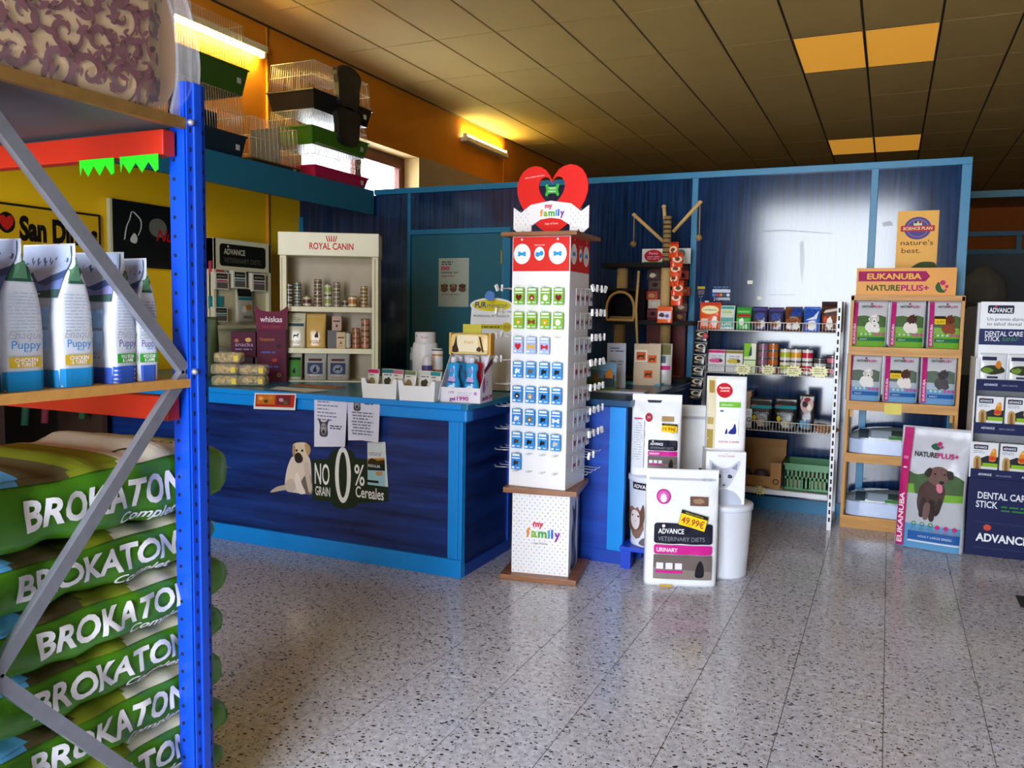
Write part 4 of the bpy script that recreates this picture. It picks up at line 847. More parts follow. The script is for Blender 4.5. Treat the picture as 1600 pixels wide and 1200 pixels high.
d = Decal(fn=cyl(.144, .162, .39), seg=.03, lift=.001); d.rect(-.012, .02, -.009, .38, 'a8b0c4'); d.build('seam_line', bn2)
zt = .428
tn = box_thing('square_tin', 'square white tin with a sphynx cat portrait on the plain bin', 'tin', (-.845, 4.86, zt), .225, .20, .305, mat('e9ebf2', .3), math.radians(18), part='tin_body', bev=.006)
d = Decal(O=(-.1125, -.10, 0)); G1, G2, G3 = '8a90a4', 'c0c4d4', '3a3e50'
d.poly(curve([(.03, .0), (.05, .05), (.09, .085), (.13, .085), (.18, .06), (.20, .0)], 4), 'b4b9ca'); d.poly(curve([(.045, .165), (.02, .225), (.025, .255), (.075, .215), (.13, .215), (.185, .255), (.19, .225), (.165, .165), (.14, .115), (.105, .09), (.07, .115)], 4), G2)
d.poly([(.035, .20), (.032, .24), (.068, .208)], G1); d.poly([(.175, .20), (.178, .24), (.142, .208)], G1); d.poly(curve([(.06, .165), (.08, .175), (.085, .155), (.065, .152)], 3), G3); d.poly(curve([(.15, .165), (.13, .175), (.125, .155), (.145, .152)], 3), G3); d.poly([(.095, .115), (.115, .115), (.105, .103)], G3); d.poly([(.09, .15), (.105, .12), (.12, .15), (.105, .21)], 'd4d8e4'); d.lines(.08, .14, .20, 3, .008, .002, G1, 3); d.text('ROYAL CANIN', .1125, .275, .010, 'c86a70', align='c'); d.text('vet', .1125, .290, .007, 'c86a70', align='c'); d.build('printed_front', tn)
rcb = thing('food_bag', 'white cat food bag with red badge standing on the square tin', 'food bag', (-.845, 4.87, zt+.305), math.radians(17)); p = Pouch(.225, .425, .11, 5, .05, 4, .08, wob=.002, seed=4); p.body(FOIL('eceef2')).build('bag_body', rcb); d = p.decal()
d.rect(-.108, .01, -.062, .42, 'd8ccae'); d.rect(-.10, .33, -.07, .40, 'a8863c'); d.rect(-.108, .01, -.075, .12, 'a08a40'); d.rect(-.108, .15, -.075, .19, 'b09a54'); d.ell(-.015, .345, .045, .042, 'c81a2a', 22); d.text('Appetite', -.015, .355, .012, 'f4e8e8', align='c', bold=.02); d.text('control', -.015, .338, .012, 'f4e8e8', align='c', bold=.02)
d.rect(-.045, .25, .075, .28, '6fb82a'); d.text('URINARY', -.035, .258, .012, 'f0f4e8', w=.07); d.rect(-.04, .225, -.02, .232, '3a4a8a'); d.text('ROYAL CANIN', .015, .045, .012, 'c03a44', align='c'); d.rect(-.02, .09, .065, .175, 'f4f4f6'); d.poly(curve([(.01, .10), (.02, .12), (.035, .135), (.042, .155), (.05, .148), (.052, .10)], 4), '1c2a8a'); d.poly(curve([(-.01, .10), (.0, .13), (.005, .10)], 3), '1c2a8a'); d.build('printed_front', rcb)
def advance_bag(label, loc, rz, w, h, dpt, price, col='e9ebf0', rx=0., big=True):
    t = thing('food_bag', label, 'food bag', loc, rz, rx=rx); p = Pouch(w, h, dpt, 4.5, .05, 3.2, .10, wob=.004, seed=int(h*100)); p.body(FOIL(col, .22)).build('bag_body', t); d = p.decal(w/10)
    s = w/.40; H = h
    if big:
        d.rect(-w*.46, H*.905, w*.46, H*.925, 'b8bcc8'); d.ell(w*.30, H*.915, w*.035, H*.012, 'a8acb8', 10); d.ell(w*.38, H*.915, w*.035, H*.012, 'a8acb8', 10)
    return t, p, d
def urinary(d, w, H, x0, x1, y0):
    u = x1-x0
    d.rr(x0, y0+u*.62, x1, y0+u*.98, u*.05, '17172c'); d.text('ADVANCE', x0+u*.07, y0+u*.80, u*.085, 'f0f0f4', w=u*.44, bold=.02); d.text('VETERINARY DIETS', x0+u*.07, y0+u*.67, u*.075, '8a8a98', w=u*.80); d.ell(x0+u*.16, y0+u*.93, u*.03, u*.03, 'e8e0e4', 8)
    d.rr(x0, y0+u*.44, x1, y0+u*.60, u*.04, 'c81f8c'); d.text('URINARY', x0+u*.05, y0+u*.48, u*.07, 'f4e0ee', w=u*.36, bold=.02); d.rect(x0, y0, x1, y0+u*.43, '6a5f5c'); d.poly([(x0, y0+u*.0), (x1, y0), (x1, y0+u*.15), (x0, y0+u*.2)], '857a74')
    d.poly(curve([(x0+u*.72, y0+u*.06), (x0+u*.74, y0+u*.24), (x0+u*.80, y0+u*.34), (x0+u*.86, y0+u*.24), (x0+u*.86, y0+u*.06)], 4), '16161c')
    for k in range(3): d.rr(x0+u*(.05+.16*k), y0+u*.18, x0+u*(.17+.16*k), y0+u*.29, u*.01, 'e4e0e6')
    d.rect(x0+u*.04, y0+u*.11, x0+u*.50, y0+u*.16, 'c81f8c')
def price(d, cx, cy, w, txt, rot=0.):
    c, q = math.cos(rot), math.sin(rot); R = lambda pts: [(cx+x*c-y*q, cy+x*q+y*c) for x, y in pts]
    d.poly(R([(-w/2, -w*.24), (w/2, -w*.24), (w/2, w*.32), (-w/2, w*.32)]), '16140a'); d.poly(R([(-w*.49, -w*.23), (w*.49, -w*.23), (w*.49, w*.19), (-w*.49, w*.19)]), 'f4cf10')
    x, y = R([(-w*.42, -w*.14)])[0]; d.text(txt, x, y, w*.24, 'a8401c', w=w*.84, rot=rot, bold=.02); x, y = R([(-w*.34, w*.215)])[0]; d.text('PRECIO ESPECIAL', x, y, w*.06, 'c8b040', w=w*.68, rot=rot)
t, p, d = advance_bag('large white pet food bag priced 49.99, standing in front of the bins', (-1.012, 4.545, 0), math.radians(20), .40, .650, .13, '49.99')
d.ring(-.105, .50, .030, .040, 'b8208a'); d.ring(-.105, .50, .016, .032, 'd060b0'); d.ell(-.105, .49, .018, .022, 'e8e0f0', 10); d.rect(.04, .455, .14, .505, '6a5040'); d.blob(.09, .48, .03, .015, '9a7a60', 3); urinary(d, .40, .665, -.155, .165, .045); price(d, .055, .372, .15, '49.99€', -.26); d.rect(-.12, .004, -.05, .014, 'c8a020'); d.build('printed_front', t)
t, p, d = advance_bag('tall plain white pet food bag standing behind the bins, mostly hidden', (-1.075, 5.24, 0), math.radians(20), .40, .94, .13, '52.99')
d.rect(.06, .555, .15, .60, '6a5f58'); price(d, .075, .50, .15, '52.99€', 0); d.build('printed_front', t)
t, p, d = advance_bag('smaller white pet food bag priced 19.99 standing on the kitten bin', (-1.235, 4.80, .558), math.radians(14), .29, .48, .14, '19.99', big=False)
d.poly([(-.06, .445), (.03, .445), (.02, .43), (-.05, .43)], '3a3a44'); d.ell(-.045, .345, .022, .026, 'b02a44', 16); d.text('M', -.045, .337, .016, 'e8c8d0', align='c'); d.rect(.03, .325, .10, .355, 'a88a5a'); urinary(d, .29, .48, -.045, .125, .05); price(d, .075, .285, .09, '19.99€', -.06); d.rect(-.135, .05, -.07, .33, 'd8dae4'); d.lines(-.13, -.075, .31, 16, .014, .004, '9aa0b4', 6); d.rect(-.13, .335, -.08, .342, 'c03070'); d.build('printed_front', t)
# ================================================================== white wire shelving against the partition
GY = 6.21; gx0, gx1 = ony(1090, 505, GY).x, -.325
gz = lambda px, py: ony(px, py, GY).z
Z1, Z2, Z3, Z4 = gz(1200, 517.5), gz(1210, 586), gz(1235, 676), gz(1228, 768)
gon = thing('wire_shelving', 'white shelving with slotted posts and wire-fronted shelves against the partition', 'shelving', ((gx0+gx1)/2, 6.42, 0))
def slot_post(x, y, z1):
    o = MB().box(x-.015, x+.015, y-.015, y+.015, 0, z1, mat('e6e8ee', .4), bev=.002).build('post', gon, True)
    s = MB(); z = .06
    while z < z1-.03: s.box(x-.006, x+.006, y-.0160, y-.0145, z, z+.032, HOLE); z += .055
    s.build('slot', o, kind='stuff').location = -gon.location
for x in (gx1, gx0-.02):
    slot_post(x, GY, gz(1318, 470) if x == gx1 else Z4-.036); MB().box(x-.015, x+.015, 6.62, 6.65, 0, gz(1318, 470), mat('e6e8ee', .4)).build('post', gon, True); MB().box(x-.012, x+.012, GY, 6.65, 0.02, .05, mat('e6e8ee', .4)).build('foot', gon, True)
def wire_shelf(z, fh):
    b = MB(); n = int((gx1-gx0)/.022); y0, y1 = GY+.02, 6.62
    for k in range(n+1):
        x = gx0+(gx1-gx0-.02)*k/n; b.tube([(x, y1, z), (x, y0, z), (x, y0, z+fh)], .0018, WIRE, 4)
    for zz in (z-.002, z+fh): b.tube([(gx0, y0-.002, zz), (gx1-.018, y0-.002, zz)], .0030, WIRE, 6)
    for yy in (6.36, 6.5, 6.62): b.tube([(gx0, yy, z-.004), (gx1-.018, yy, z-.004)], .003, WIRE, 5)
    b.build('wire_shelf', gon, True)
wire_shelf(Z1, .062); wire_shelf(Z2, .055); wire_shelf(Z3, .068)
b = MB(); b.box(gx0, gx1-.02, GY+.005, 6.62, Z4-.035, Z4, mat('d8dce4', .45), bev=.003); b.build('base_shelf', gon, True)
def gx(px, y): return ony(px, 560, y).x
def shelf_pouch(px0, px1, pyt, z, col, label, fn, name='treat_pouch', cat='treat pouch', y=6.32, d_=.06, pyb=None, grp='treat pouches on the top wire shelf'):
    x0, x1 = gx(px0, y), gx(px1, y); h = ony((px0+px1)/2, pyt, y).z-z; t = thing(name, label, cat, ((x0+x1)/2, y, z+.003), 0, grp); w = x1-x0-.002
    p = Pouch(w, h, d_, 3.6, .08, 2.6, .1, wob=.002, seed=px0); p.body(FOIL(col, .26)).build('bag_body', t); d = p.decal(); fn(d, w, h); d.build('printed_front', t); return t
def f1(d, w, h): d.rect(-w*.46, h*.9, w*.46, h*.98, 'c02a14'); d.ell(0, h*.72, w*.42, h*.16, 'e8d88a', 20); d.ell(0, h*.72, w*.39, h*.135, 'f0e6b8', 20); d.text('Catisfactions', 0, h*.69, h*.08, '7a2a10', w=w*.66, align='c', shear=.2); d.rect(-w*.4, h*.12, -w*.05, h*.4, 'e0b8a8'); d.blob(w*.25, h*.3, w*.14, h*.2, 'f0e8e0', 2)
def f2(d, w, h): d.rect(-w*.44, h*.86, w*.44, h*.96, '2a9a94'); d.ell(0, h*.72, w*.4, h*.12, 'c8d8a8'); d.text('Dentalife', 0, h*.70, h*.06, '2a6a64', w=w*.6, align='c'); d.rect(-w*.42, h*.1, w*.42, h*.5, '58a8a0'); d.text('LIFE', 0, h*.18, h*.12, 'e8f0e8', w=w*.6, align='c')
def f3(d, w, h): d.rect(-w*.44, h*.72, w*.44, h*.86, '3aa83a'); d.text('DENTASTIX', 0, h*.76, h*.06, 'e8f4e0', w=w*.7, align='c'); d.rect(-w*.44, h*.58, w*.44, h*.68, 'b01a2a'); d.poly([(-w*.44, h*.1), (w*.44, h*.3), (w*.44, h*.5), (-w*.44, h*.5)], '4ab84a'); d.blob(-w*.1, h*.35, w*.16, h*.16, 'f0f0ec', 3)
def f4(d, w, h): d.rect(-w*.44, h*.84, w*.44, h*.92, '4a3a8a'); d.blob(0, h*.6, w*.34, h*.16, '3a4a8a', 5); d.blob(-w*.2, h*.3, w*.22, h*.14, '6a3a20', 6); d.blob(w*.2, h*.28, w*.2, h*.16, 'e0d8d4', 7); d.blob(w*.02, h*.25, w*.1, h*.1, '8a5a34', 8)
def f5(d, w, h): d.poly([(-w*.46, h*.5), (-w*.2, h*.98), (-w*.46, h*.98)], '7a3a14'); d.poly([(-w*.2, h*.62), (w*.46, h*.62), (w*.46, h*.96), (-w*.05, h*.96)], '1a3a8a'); d.rect(-w*.44, h*.3, w*.44, h*.5, '8a4a20'); d.blob(-w*.25, h*.2, w*.14, h*.14, 'e8e4e0', 2); d.blob(w*.2, h*.22, w*.18, h*.16, 'ece8e4', 3)
def f6(d, w, h): d.poly([(-w*.44, h*.4), (w*.44, h*.5), (w*.44, h*.9), (-w*.44, h*.95)], '1e4aa8'); d.poly([(-w*.4, h*.45), (w*.1, h*.6), (w*.4, h*.85), (w*.3, h*.5)], 'd8e4f4'); d.blob(0, h*.25, w*.3, h*.18, 'f0f0f0', 4); d.blob(-w*.3, h*.2, w*.1, h*.12, '8a4a20', 5)
def f7(d, w, h): d.rect(-w*.46, h*.86, w*.46, h*.97, '2a1014'); d.poly([(-w*.4, h*.62), (w*.4, h*.72), (w*.3, h*.8), (-w*.3, h*.72)], 'd8c8b8'); d.rect(-w*.44, h*.1, w*.44, h*.55, '7a3e1a'); d.blob(-w*.1, h*.3, w*.16, h*.2, 'f0ece6', 4); d.blob(w*.3, h*.25, w*.12, h*.14, 'b8b0a8', 5); d.blob(-w*.3, h*.4, w*.08, h*.1, 'd04a2a', 6)
for a in ((1091, 1124, 473, 'd8501a', 'bright orange cat treat pouch at the left end of top wire shelf', f1), (1123, 1146, 478, 'cfd8d0', 'white and teal treat pouch next to the orange one', f2), (1148, 1172, 480, '2a8a2e', 'green treat pouch with a red band on top wire shelf', f3),
          (1173, 1197, 480, '2c2848', 'dark purple treat pouch just right of the green one', f4), (1198, 1222, 481, '302a4c', 'dark purple treat pouch just left of the brown and blue one', f4), (1224, 1251, 480, '5a3018', 'brown and blue treat pouch with white dogs', f5), (1253, 1279, 480, '3a6ac8', 'light blue and white treat pouch on top wire shelf', f6), (1280, 1314, 472, '3a1a10', 'tall dark brown treat pouch at the right end of top wire shelf', f7)):
    shelf_pouch(a[0], a[1], a[2], Z1, a[3], a[4], a[5])
def shelf_box(px0, px1, pyt, z, col, label, fn, y=6.34, dp=.14, name='food_carton', grp=None):
    x0, x1 = gx(px0, y-dp/2), gx(px1, y-dp/2); h = ony((px0+px1)/2, pyt, y-dp/2).z-z; w = x1-x0-.002; t = box_thing(name, label, 'carton', ((x0+x1)/2, y, z+.003), w, dp, h, mat(col, .45), group=grp); d = Decal(O=(0, -dp/2, 0)); fn(d, w, h); d.build('printed_front', t); return t
def g1(c1, c2):
    def f(d, w, h): d.rect(-w*.49, h*.86, w*.49, h*.98, c1); d.blob(0, h*.5, w*.40, h*.10, c2, 3); d.lines(-w*.3, w*.4, h*.7, 2, h*.1, h*.04, '9a9aa4', 3); d.lines(-w*.4, w*.4, h*.3, 3, h*.1, h*.03, 'b0b0b4', 4); d.blob(w*.25, h*.52, w*.12, h*.08, '3a3430', 8)
    return f
shelf_box(1106, 1133, 547, Z2, 'c8c8cc', 'white multipack carton with pink top band on second wire shelf', g1('c81f6a', 'd84a8a'), grp='multipack cartons on the second wire shelf'); shelf_box(1134, 1161, 548, Z2, 'd0d0d0', 'white multipack carton with olive top band on second wire shelf', g1('8a7a1a', 'c8b02a'), grp='multipack cartons on the second wire shelf')
def g2(d, w, h): d.rect(-w*.5, h*.55, w*.5, h, '7fb82a'); d.poly([(0, h*.45), (w*.5, h*.45), (w*.5, h), (w*.1, h)], 'dfe6d0'); d.poly(curve([(-w*.1, h*.6), (0, h*.8), (w*.12, h*.9), (w*.15, h*.6)], 3), '2a4a5a'); d.rect(-w*.5, h*.42, w*.5, h*.45, '3a5a1a')
shelf_box(1162, 1181, 537, Z2, 'c8d8a0', 'narrow green carton standing between multipacks and tins', g2)
def can_stack(px, z, n, r, h, side, label, y=6.33, band=None, grp='cans on the second wire shelf', lid='b8b8bc'):
    me = can_mesh(r, h, side, lid, band).mesh('food_can'); x = gx(px, y-r)
    for k in range(n):
        lab = label if n == 1 else label+', '+(['bottom', 'second', 'third', 'fourth', 'top'][k] if k < n-1 else 'top')+' of its stack'
        new('food_can', me, None, (x, y, z+.003+k*h), label=lab, cat='can', group=grp)
can_stack(1191, Z2, 4, .037, .055, '8a5a78', 'mauve food can on second wire shelf'); can_stack(1207, Z2, 4, .037, .056, 'b05a1c', 'copper orange food can on second wire shelf')
can_stack(1226, Z2, 2, .038, .095, 'd8d4d0', 'white can with yellow-green band, second wire shelf', band='a8b01c'); can_stack(1243, Z2, 2, .038, .095, 'd8d4d0', 'white can with amber band, second wire shelf', band='d89a1c'); can_stack(1261, Z2, 2, .038, .095, 'd8d4d0', 'white can with crimson band, second wire shelf', band='c01a3a')
can_stack(1281, Z2, 1, .044, .125, '3a3a40', 'dark grey tin with white label near right end of second wire shelf', band='d0d0d0'); can_stack(1301, Z2, 2, .042, .075, '4a3a44', 'dark can with pink band at right end of second wire shelf', band='c86a80')
for k, (px_, py_, w_, lb, yy) in enumerate(((1161, 577, .13, 'cartons', GY), (1200, 578, .115, 'mauve and copper cans', GY), (1240, 580, .13, 'white banded cans', GY), (1280, 581, .14, 'dark tins', GY), (1187, 766, .10, 'cardboard box', GY))):
    v = ony(px_, py_, yy); P = burst(13, .36, .5, k, w_, w_*.72); t = thing('price_burst', 'pale yellow star-shaped price card on the shelf edge below the '+lb, 'price card', (v.x, yy+.004, v.z), group='star price cards on the wire shelving')
    MB().prism(P, (0, -.006 if k == 4 else 0, 0), (1, 0, 0), (0, 0, 1), .0015, mat('e8e6b0', .5)).build('card', t); d = Decal(O=(0, -.006 if k == 4 else 0, 0)); d.lines(-w_*.25, w_*.25, .015, 3, .016, .006, '8a8a6a', k, .2); d.build('printed_text', t)
# strip of black sachets hanging at the left post
b0 = ony(1097, 515, 6.17); t = thing('sachet_strip', 'hanging strip of black and white food sachets left of the shelving', 'sachets', (b0.x, 6.17, ony(1092, 625, 6.17).z))
zt_, zb_ = b0.z, ony(1092, 625, 6.17).z
for k in range(6):
    h_ = (zt_-zb_)/6; z = zb_+k*h_; p = Pouch(.095, h_*.98, .022, 3, .15, 2, seed=k); xo = -.03*(5-k)/5
    o = p.body(FOIL('121214', .22)).build('sachet', t); o.location = (xo, 0, k*h_); d = p.decal(.02); d.ell(0, h_*.6, .034, h_*.2, 'c8bca0', 12); d.blob(.005, h_*.6, .022, h_*.13, '2a2622', k); d.blob(-.02, h_*.25, .02, h_*.08, '8a7a5a', k+9); d.rect(-.042, h_*.86, .042, h_*.93, '8a8a90'); d.build('printed_front', o)
v = ony(1100, 525, 6.16); t.location.y = 6.165; MB().lathe([(.0, -.002), (.020, -.001), (.020, .001), (0, .002)], mat('c84a5a', .5), (.030, -.016, v.z-zb_), 14, axis='y', cap=False).build('round_tag', t)
# third shelf and base shelf
shelf_box(1156, 1177, 612, Z3, '9a7448', 'small brown cardboard box half hidden at the left of third wire shelf', lambda d, w, h: d.rect(-w*.48, h*.46, w*.48, h*.5, '7a5a34'), y=6.50)
t = thing('kilo_sign', 'white price sign reading Kg on the third wire shelf front', 'sign', (ony(1166, 668, 6.20).x, 6.203, ony(1166, 668, 6.20).z)); hh_ = .14; MB().box(-.032, .036, 0, .002, 0, hh_, mat('e4e8f0', .5)).build('card', t); d = Decal(O=(0, 0, 0)); d.text('KG', 0, .045, .032, '20242c', align='c', bold=.02); d.ring(.006, .108, .010, .013, '5a6070'); d.lines(-.022, .026, .02, 2, .012, .004, '7a808c', 3); d.build('printed_text', t)
def f8(d, w, h): d.rect(-w*.46, h*.66, w*.46, h*.76, '1c8a90'); d.rect(-w*.4, h*.74, -w*.2, h*.78, 'b02a4a'); d.text('WELLFED', -w*.36, h*.46, h*.09, 'b8bcc0', w=w*.72); d.ell(-w*.26, h*.36, w*.09, h*.09, 'd0b81c', 12); d.blob(w*.05, h*.2, w*.22, h*.13, 'c8b8a0', 5); d.blob(w*.28, h*.2, w*.14, h*.1, '6a7078', 6)
for a in ((1175, 1211, 'left'), (1213, 1250, 'right')): shelf_pouch(a[0], a[1], 622, Z3, '0e1014', 'black pet food pouch with a teal band, %s of the pair on third wire shelf' % a[2], f8, 'food_pouch', 'food pouch', d_=.09, grp='black pouches on the third wire shelf')
def f9(d, w, h): d.ell(0, h*.72, w*.42, h*.22, 'c8a8a0', 14); d.blob(-w*.1, h*.74, w*.18, h*.1, '3a2a34', 3); d.blob(w*.15, h*.66, w*.14, h*.08, 'e8e0dc', 4); d.blob(0, h*.85, w*.2, h*.06, '8a2a3a', 5); d.rect(-w*.4, h*.12, -w*.12, h*.3, '5a9ac8'); d.rect(-w*.02, h*.12, w*.2, h*.32, '4a8ab8')
shelf_pouch(1252, 1277, 617, Z3, '1c1c22', 'dark snack pack with a round colourful print on third wire shelf', f9, 'snack_pack', 'snack pack', d_=.05)
rc_ = random.Random(2)
for k in range(7):
    x = gx(1283+(k % 4)*6.5, 6.33); a = rc_.random()*3; z = Z3+.018+(.028 if k > 3 else 0); b = MB(); c = Vector((math.cos(a)*.045, math.sin(a)*.045, .004)); o = Vector((x, 6.33+.03*(k % 2), z)); b.tube([o-c, o+Vector((0, 0, .004)), o+c], [.012, .015, .012], mat('8a5a34', .7, var=.15, scale=40), 8)
    for s_ in (-1, 1): b.lathe([(0, -.018), (.017, -.006), (.017, .006), (0, .018)], mat('8a5a34', .7, var=.15, scale=40), o+c*s_, 8, cap=False)
    b.build('chew_bone', None, True, 'brown chew bone in the shelf heap, %s' % ['leftmost below', 'second below', 'third below', 'rightmost below', 'leftmost on top', 'middle on top', 'rightmost on top'][k], 'chew bone', 'chew bones heaped on the third wire shelf')
KR = mat('a87c4a', .75, var=.08, scale=12)
x0, x1 = gx(1150, 6.30), gx(1229, 6.30); cbx = thing('cardboard_box', 'open brown cardboard box on the bottom shelf beside the green crate', 'box', ((x0+x1)/2, 6.42, Z4))
w2 = (x1-x0)/2; b = MB(); b.box(-w2, w2, -.14, -.134, 0, .085, KR); b.box(-w2, w2, .154, .16, 0, .27, KR); b.box(-w2, -w2+.006, -.14, .16, 0, .26, KR); b.box(w2-.006, w2, -.14, .16, 0, .20, KR); b.box(-w2, w2, -.14, .16, 0, .006, KR); b.box(w2-.075, w2, -.141, -.135, 0, .19, KR); b.box(-w2, -w2+.06, -.141, -.135, 0, .25, KR); b.build('carton', cbx)
b = MB(); M = Matrix.Translation((0, .155, .27)) @ Matrix.Rotation(-.5, 4, 'X'); b.box(-w2, w2, -.002, .002, 0, .06, KR, M); M = Matrix.Translation((-w2, 0, .255)) @ Matrix.Rotation(.7, 4, 'Y'); b.box(-.002, .002, -.13, .15, 0, .07, KR, M); b.build('flap', cbx)
d = Decal(O=(0, -.1415, 0)); d.ring(w2-.035, .05, .014, .022, '3a2a14'); d.text('PET', w2-.2, .03, .018, '8a6438', w=.08); d.build('printed_mark', cbx)
for k, (xo, c_) in enumerate(((-.10, '2e2a30'), (.025, '4a3f48'), (.15, '3a3640'))):
    b = MB(); b.lathe([(.0, 0), (.05, .01), (.062, .05), (.05, .095), (0, .11)], mat(c_, .35), ((x0+x1)/2+xo, 6.40, Z4+.006), 14, cap=False); b.build('toy_ball', None, True, 'dark grey rubber toy inside the open cardboard box, %s of three' % ('left', 'middle', 'right')[k], 'toy', 'toys in the cardboard box')
# green plastic crate with real slots
x0, x1 = gx(1233, 6.27), gx(1305, 6.27); w = x1-x0; GR = mat('0f6e30', .4, var=.03); cr = thing('plastic_crate', 'green slotted plastic crate on the bottom shelf', 'crate', ((x0+x1)/2, 6.42, Z4)); w2 = w/2; H = ony(1270, 727, 6.26).z-Z4
def slotted(b, P, L, m):                             # P(u, z0, z1, u0, u1)
    n = 11; b_ = b
    P(b_, 0, L, 0, .025); P(b_, 0, L, .085, .105); P(b_, 0, L, H-.05, H); 
    for k in range(n+1): u = L*k/n; P(b_, max(0, u-.007), min(L, u+.007), .025, H-.05)
    P(b_, L*.40, L*.60, .02, .09)
for nm, P, L in (('front_wall', lambda b, u0, u1, z0, z1: b.box(-w2+u0, -w2+u1, -.15, -.144, z0, z1, GR), w), ('back_wall', lambda b, u0, u1, z0, z1: b.box(-w2+u0, -w2+u1, .154, .16, z0, z1+(.045 if z1 == H and False else 0), GR), w), ('side_wall', lambda b, u0, u1, z0, z1: b.box(-w2, -w2+.006, -.15+u0, -.15+u1, z0, z1, GR), .31), ('side_wall', lambda b, u0, u1, z0, z1: b.box(w2-.006, w2, -.15+u0, -.15+u1, z0, z1, GR), .31)):
    b = MB(); slotted(b, P, L, GR); b.build(nm, cr)
b = MB(); b.box(-w2-.006, w2+.006, -.158, -.143, H-.012, H, GR); b.box(-w2-.006, w2+.006, .153, .168, H-.012, H, GR); b.box(-w2-.006, -w2+.008, -.15, .16, H-.012, H, GR); b.box(w2-.008, w2+.006, -.15, .16, H-.012, H, GR); b.build('rim', cr)
b = MB(); b.box(-w2, w2, -.15, .16, 0, .006, GR); b.build('bottom', cr); MB().box(-w2+.03, w2-.03, -.10, .12, .008, .10, mat('8a7a5a', .7), bev=.02).build('packed_goods', None).location = cr.location
pg = bpy.data.objects['packed_goods']; prop(pg, 'beige wrapped goods lying inside the green crate', 'pack')
# stickers on the partition above the shelving
t = thing('payment_sticker', 'white transfer sticker with payment card logos on the navy partition', 'sticker', (ony(1127, 460, W).x, W-.001, ony(1127, 472, W).z)); d = Decal(O=(0, 0, 0)); d.rect(-.07, .075, .07, .10, 'd4dcea')
for k, c_ in enumerate(('4a8ad8', 'c83a4a', 'd8883a', '2a5a78', 'e0e0e8')): d.rr(-.07+.028*k, .045, -.046+.028*k, .067, .003, c_)
d.text('24h', -.06, .012, .026, 'd4dcea'); d.rect(-.02, .015, .07, .036, 'c4cede'); d.lines(-.06, .06, .115, 2, .016, .006, '7a9ac8', 4); d.build('printed_face', t)
t = thing('hours_sticker', 'narrow sticker strip with yellow top beside the turquoise post', 'sticker', (ony(1095, 470, W).x, W-.001, ony(1095, 474, W).z)); d = Decal(O=(0, 0, 0)); d.rect(-.03, .115, .03, .135, 'c0a828'); d.rect(-.025, .07, .025, .108, '6a5a64')
for k in range(3): d.text(['L-V', 'S', 'D'][k], 0, .048-.022*k, .014, 'b8c4dc', align='c')
d.build('printed_face', t)
for k, (px_, py_, s_) in enumerate(((1172, 441, .02), (1187, 466, .018))):
    v = ony(px_, py_, W); MB().box(v.x-s_, v.x+s_, W-.0012, W, v.z-s_*.7, v.z+s_*.7, mat('d8dcc8', .5)).build('tape_piece', None, True, 'small scrap of pale tape on the navy partition, %s of two' % ('upper', 'lower')[k], 'tape')
# yellow poster
t = thing('wall_poster', 'yellow poster with a purple and red emblem and dark serif words', 'poster', ((ony(1433, 370, W).x), W-.002, ony(1433, 420, W).z)); a, c = ony(1399, 420, W), ony(1469, 328, W); pw, ph = c.x-a.x, c.z-a.z
MB().box(-pw/2, pw/2, -.002, 0, 0, ph, mat('e6a72c', .5, var=.03)).build('paper', t); d = Decal(O=(-pw/2, -.002, 0)); cx = pw*.5
d.ell(cx, ph*.70, pw*.33, pw*.30, '5a4a8a', 26); d.ring(cx, ph*.70, pw*.25, pw*.26, 'b0a8c8', sy=.9); d.rect(cx-pw*.1, ph*.73, cx+pw*.1, ph*.82, 'd8d4b0'); d.rect(cx-pw*.09, ph*.785, cx-.005, ph*.82, '2a3a5a'); d.rect(cx+.005, ph*.785, cx+pw*.09, ph*.82, 'b02a2a')
d.rr(pw*.09, ph*.645, pw*.91, ph*.745, .006, 'b83a30'); d.text('SCIENCE PLAN', cx, ph*.672, ph*.05, 'f0e0c8', w=pw*.70, align='c', bold=.015); d.text('nature\'s', cx, ph*.41, ph*.085, '38301c', w=pw*.78, align='c'); d.text('best.', pw*.14, ph*.275, ph*.085, '5a3a1c', w=pw*.46); d.poly(curve([(pw*.4, ph*.02), (pw*.6, ph*.11), (pw*.85, ph*.12), (pw*.97, ph*.09), (pw*.97, 0), (pw*.45, 0)], 4), '3a4a24'); d.build('printed_face', t)
# ================================================================== pine rack of food bags
WY = 6.36; wx0, wx1 = ony(1321, 640, WY).x, ony(1503, 560, WY).x; wz = lambda py: ony(1335, py, WY).z
PINE = grain('pine', 'b07830', 'd29a4a', 'x', 14, 3, .5); PINEV = grain('pine_vertical', 'b07830', 'd29a4a', 'z', 14, 3, .5)
pr = thing('pine_rack', 'pine display rack with a yellow header board holding dog food bags', 'display rack', ((wx0+wx1)/2, 6.5, 0))
for x in (wx0, wx1-.022):
    for y in (WY, 6.62): MB().box(x, x+.022, y, y+.03, 0, wz(462), PINEV, bev=.002).build('post', pr, True)
ZS = [wz(541), wz(626), wz(708), wz(806)]
for z, th in zip(ZS, (.062, .066, .066, .11)):
    MB().box(wx0+.005, wx1-.005, WY-.005, WY+.016, z-th, z, PINE, bev=.002).build('shelf_rail', pr, True)
    MB().box(wx0+.02, wx1-.02, WY+.016, 6.63, z-.03, z-.006, PINE).build('shelf_board', pr, True)
for x in (wx0+.03, wx1-.05):
    MB().box(x, x+.02, WY+.018, WY+.034, ZS[1]-.12, ZS[1]-.03, PINEV).build('bracket', pr, True)
MB().box(wx0, wx1, WY, 6.62, wz(469), wz(461), PINE).build('top_board', pr, True)
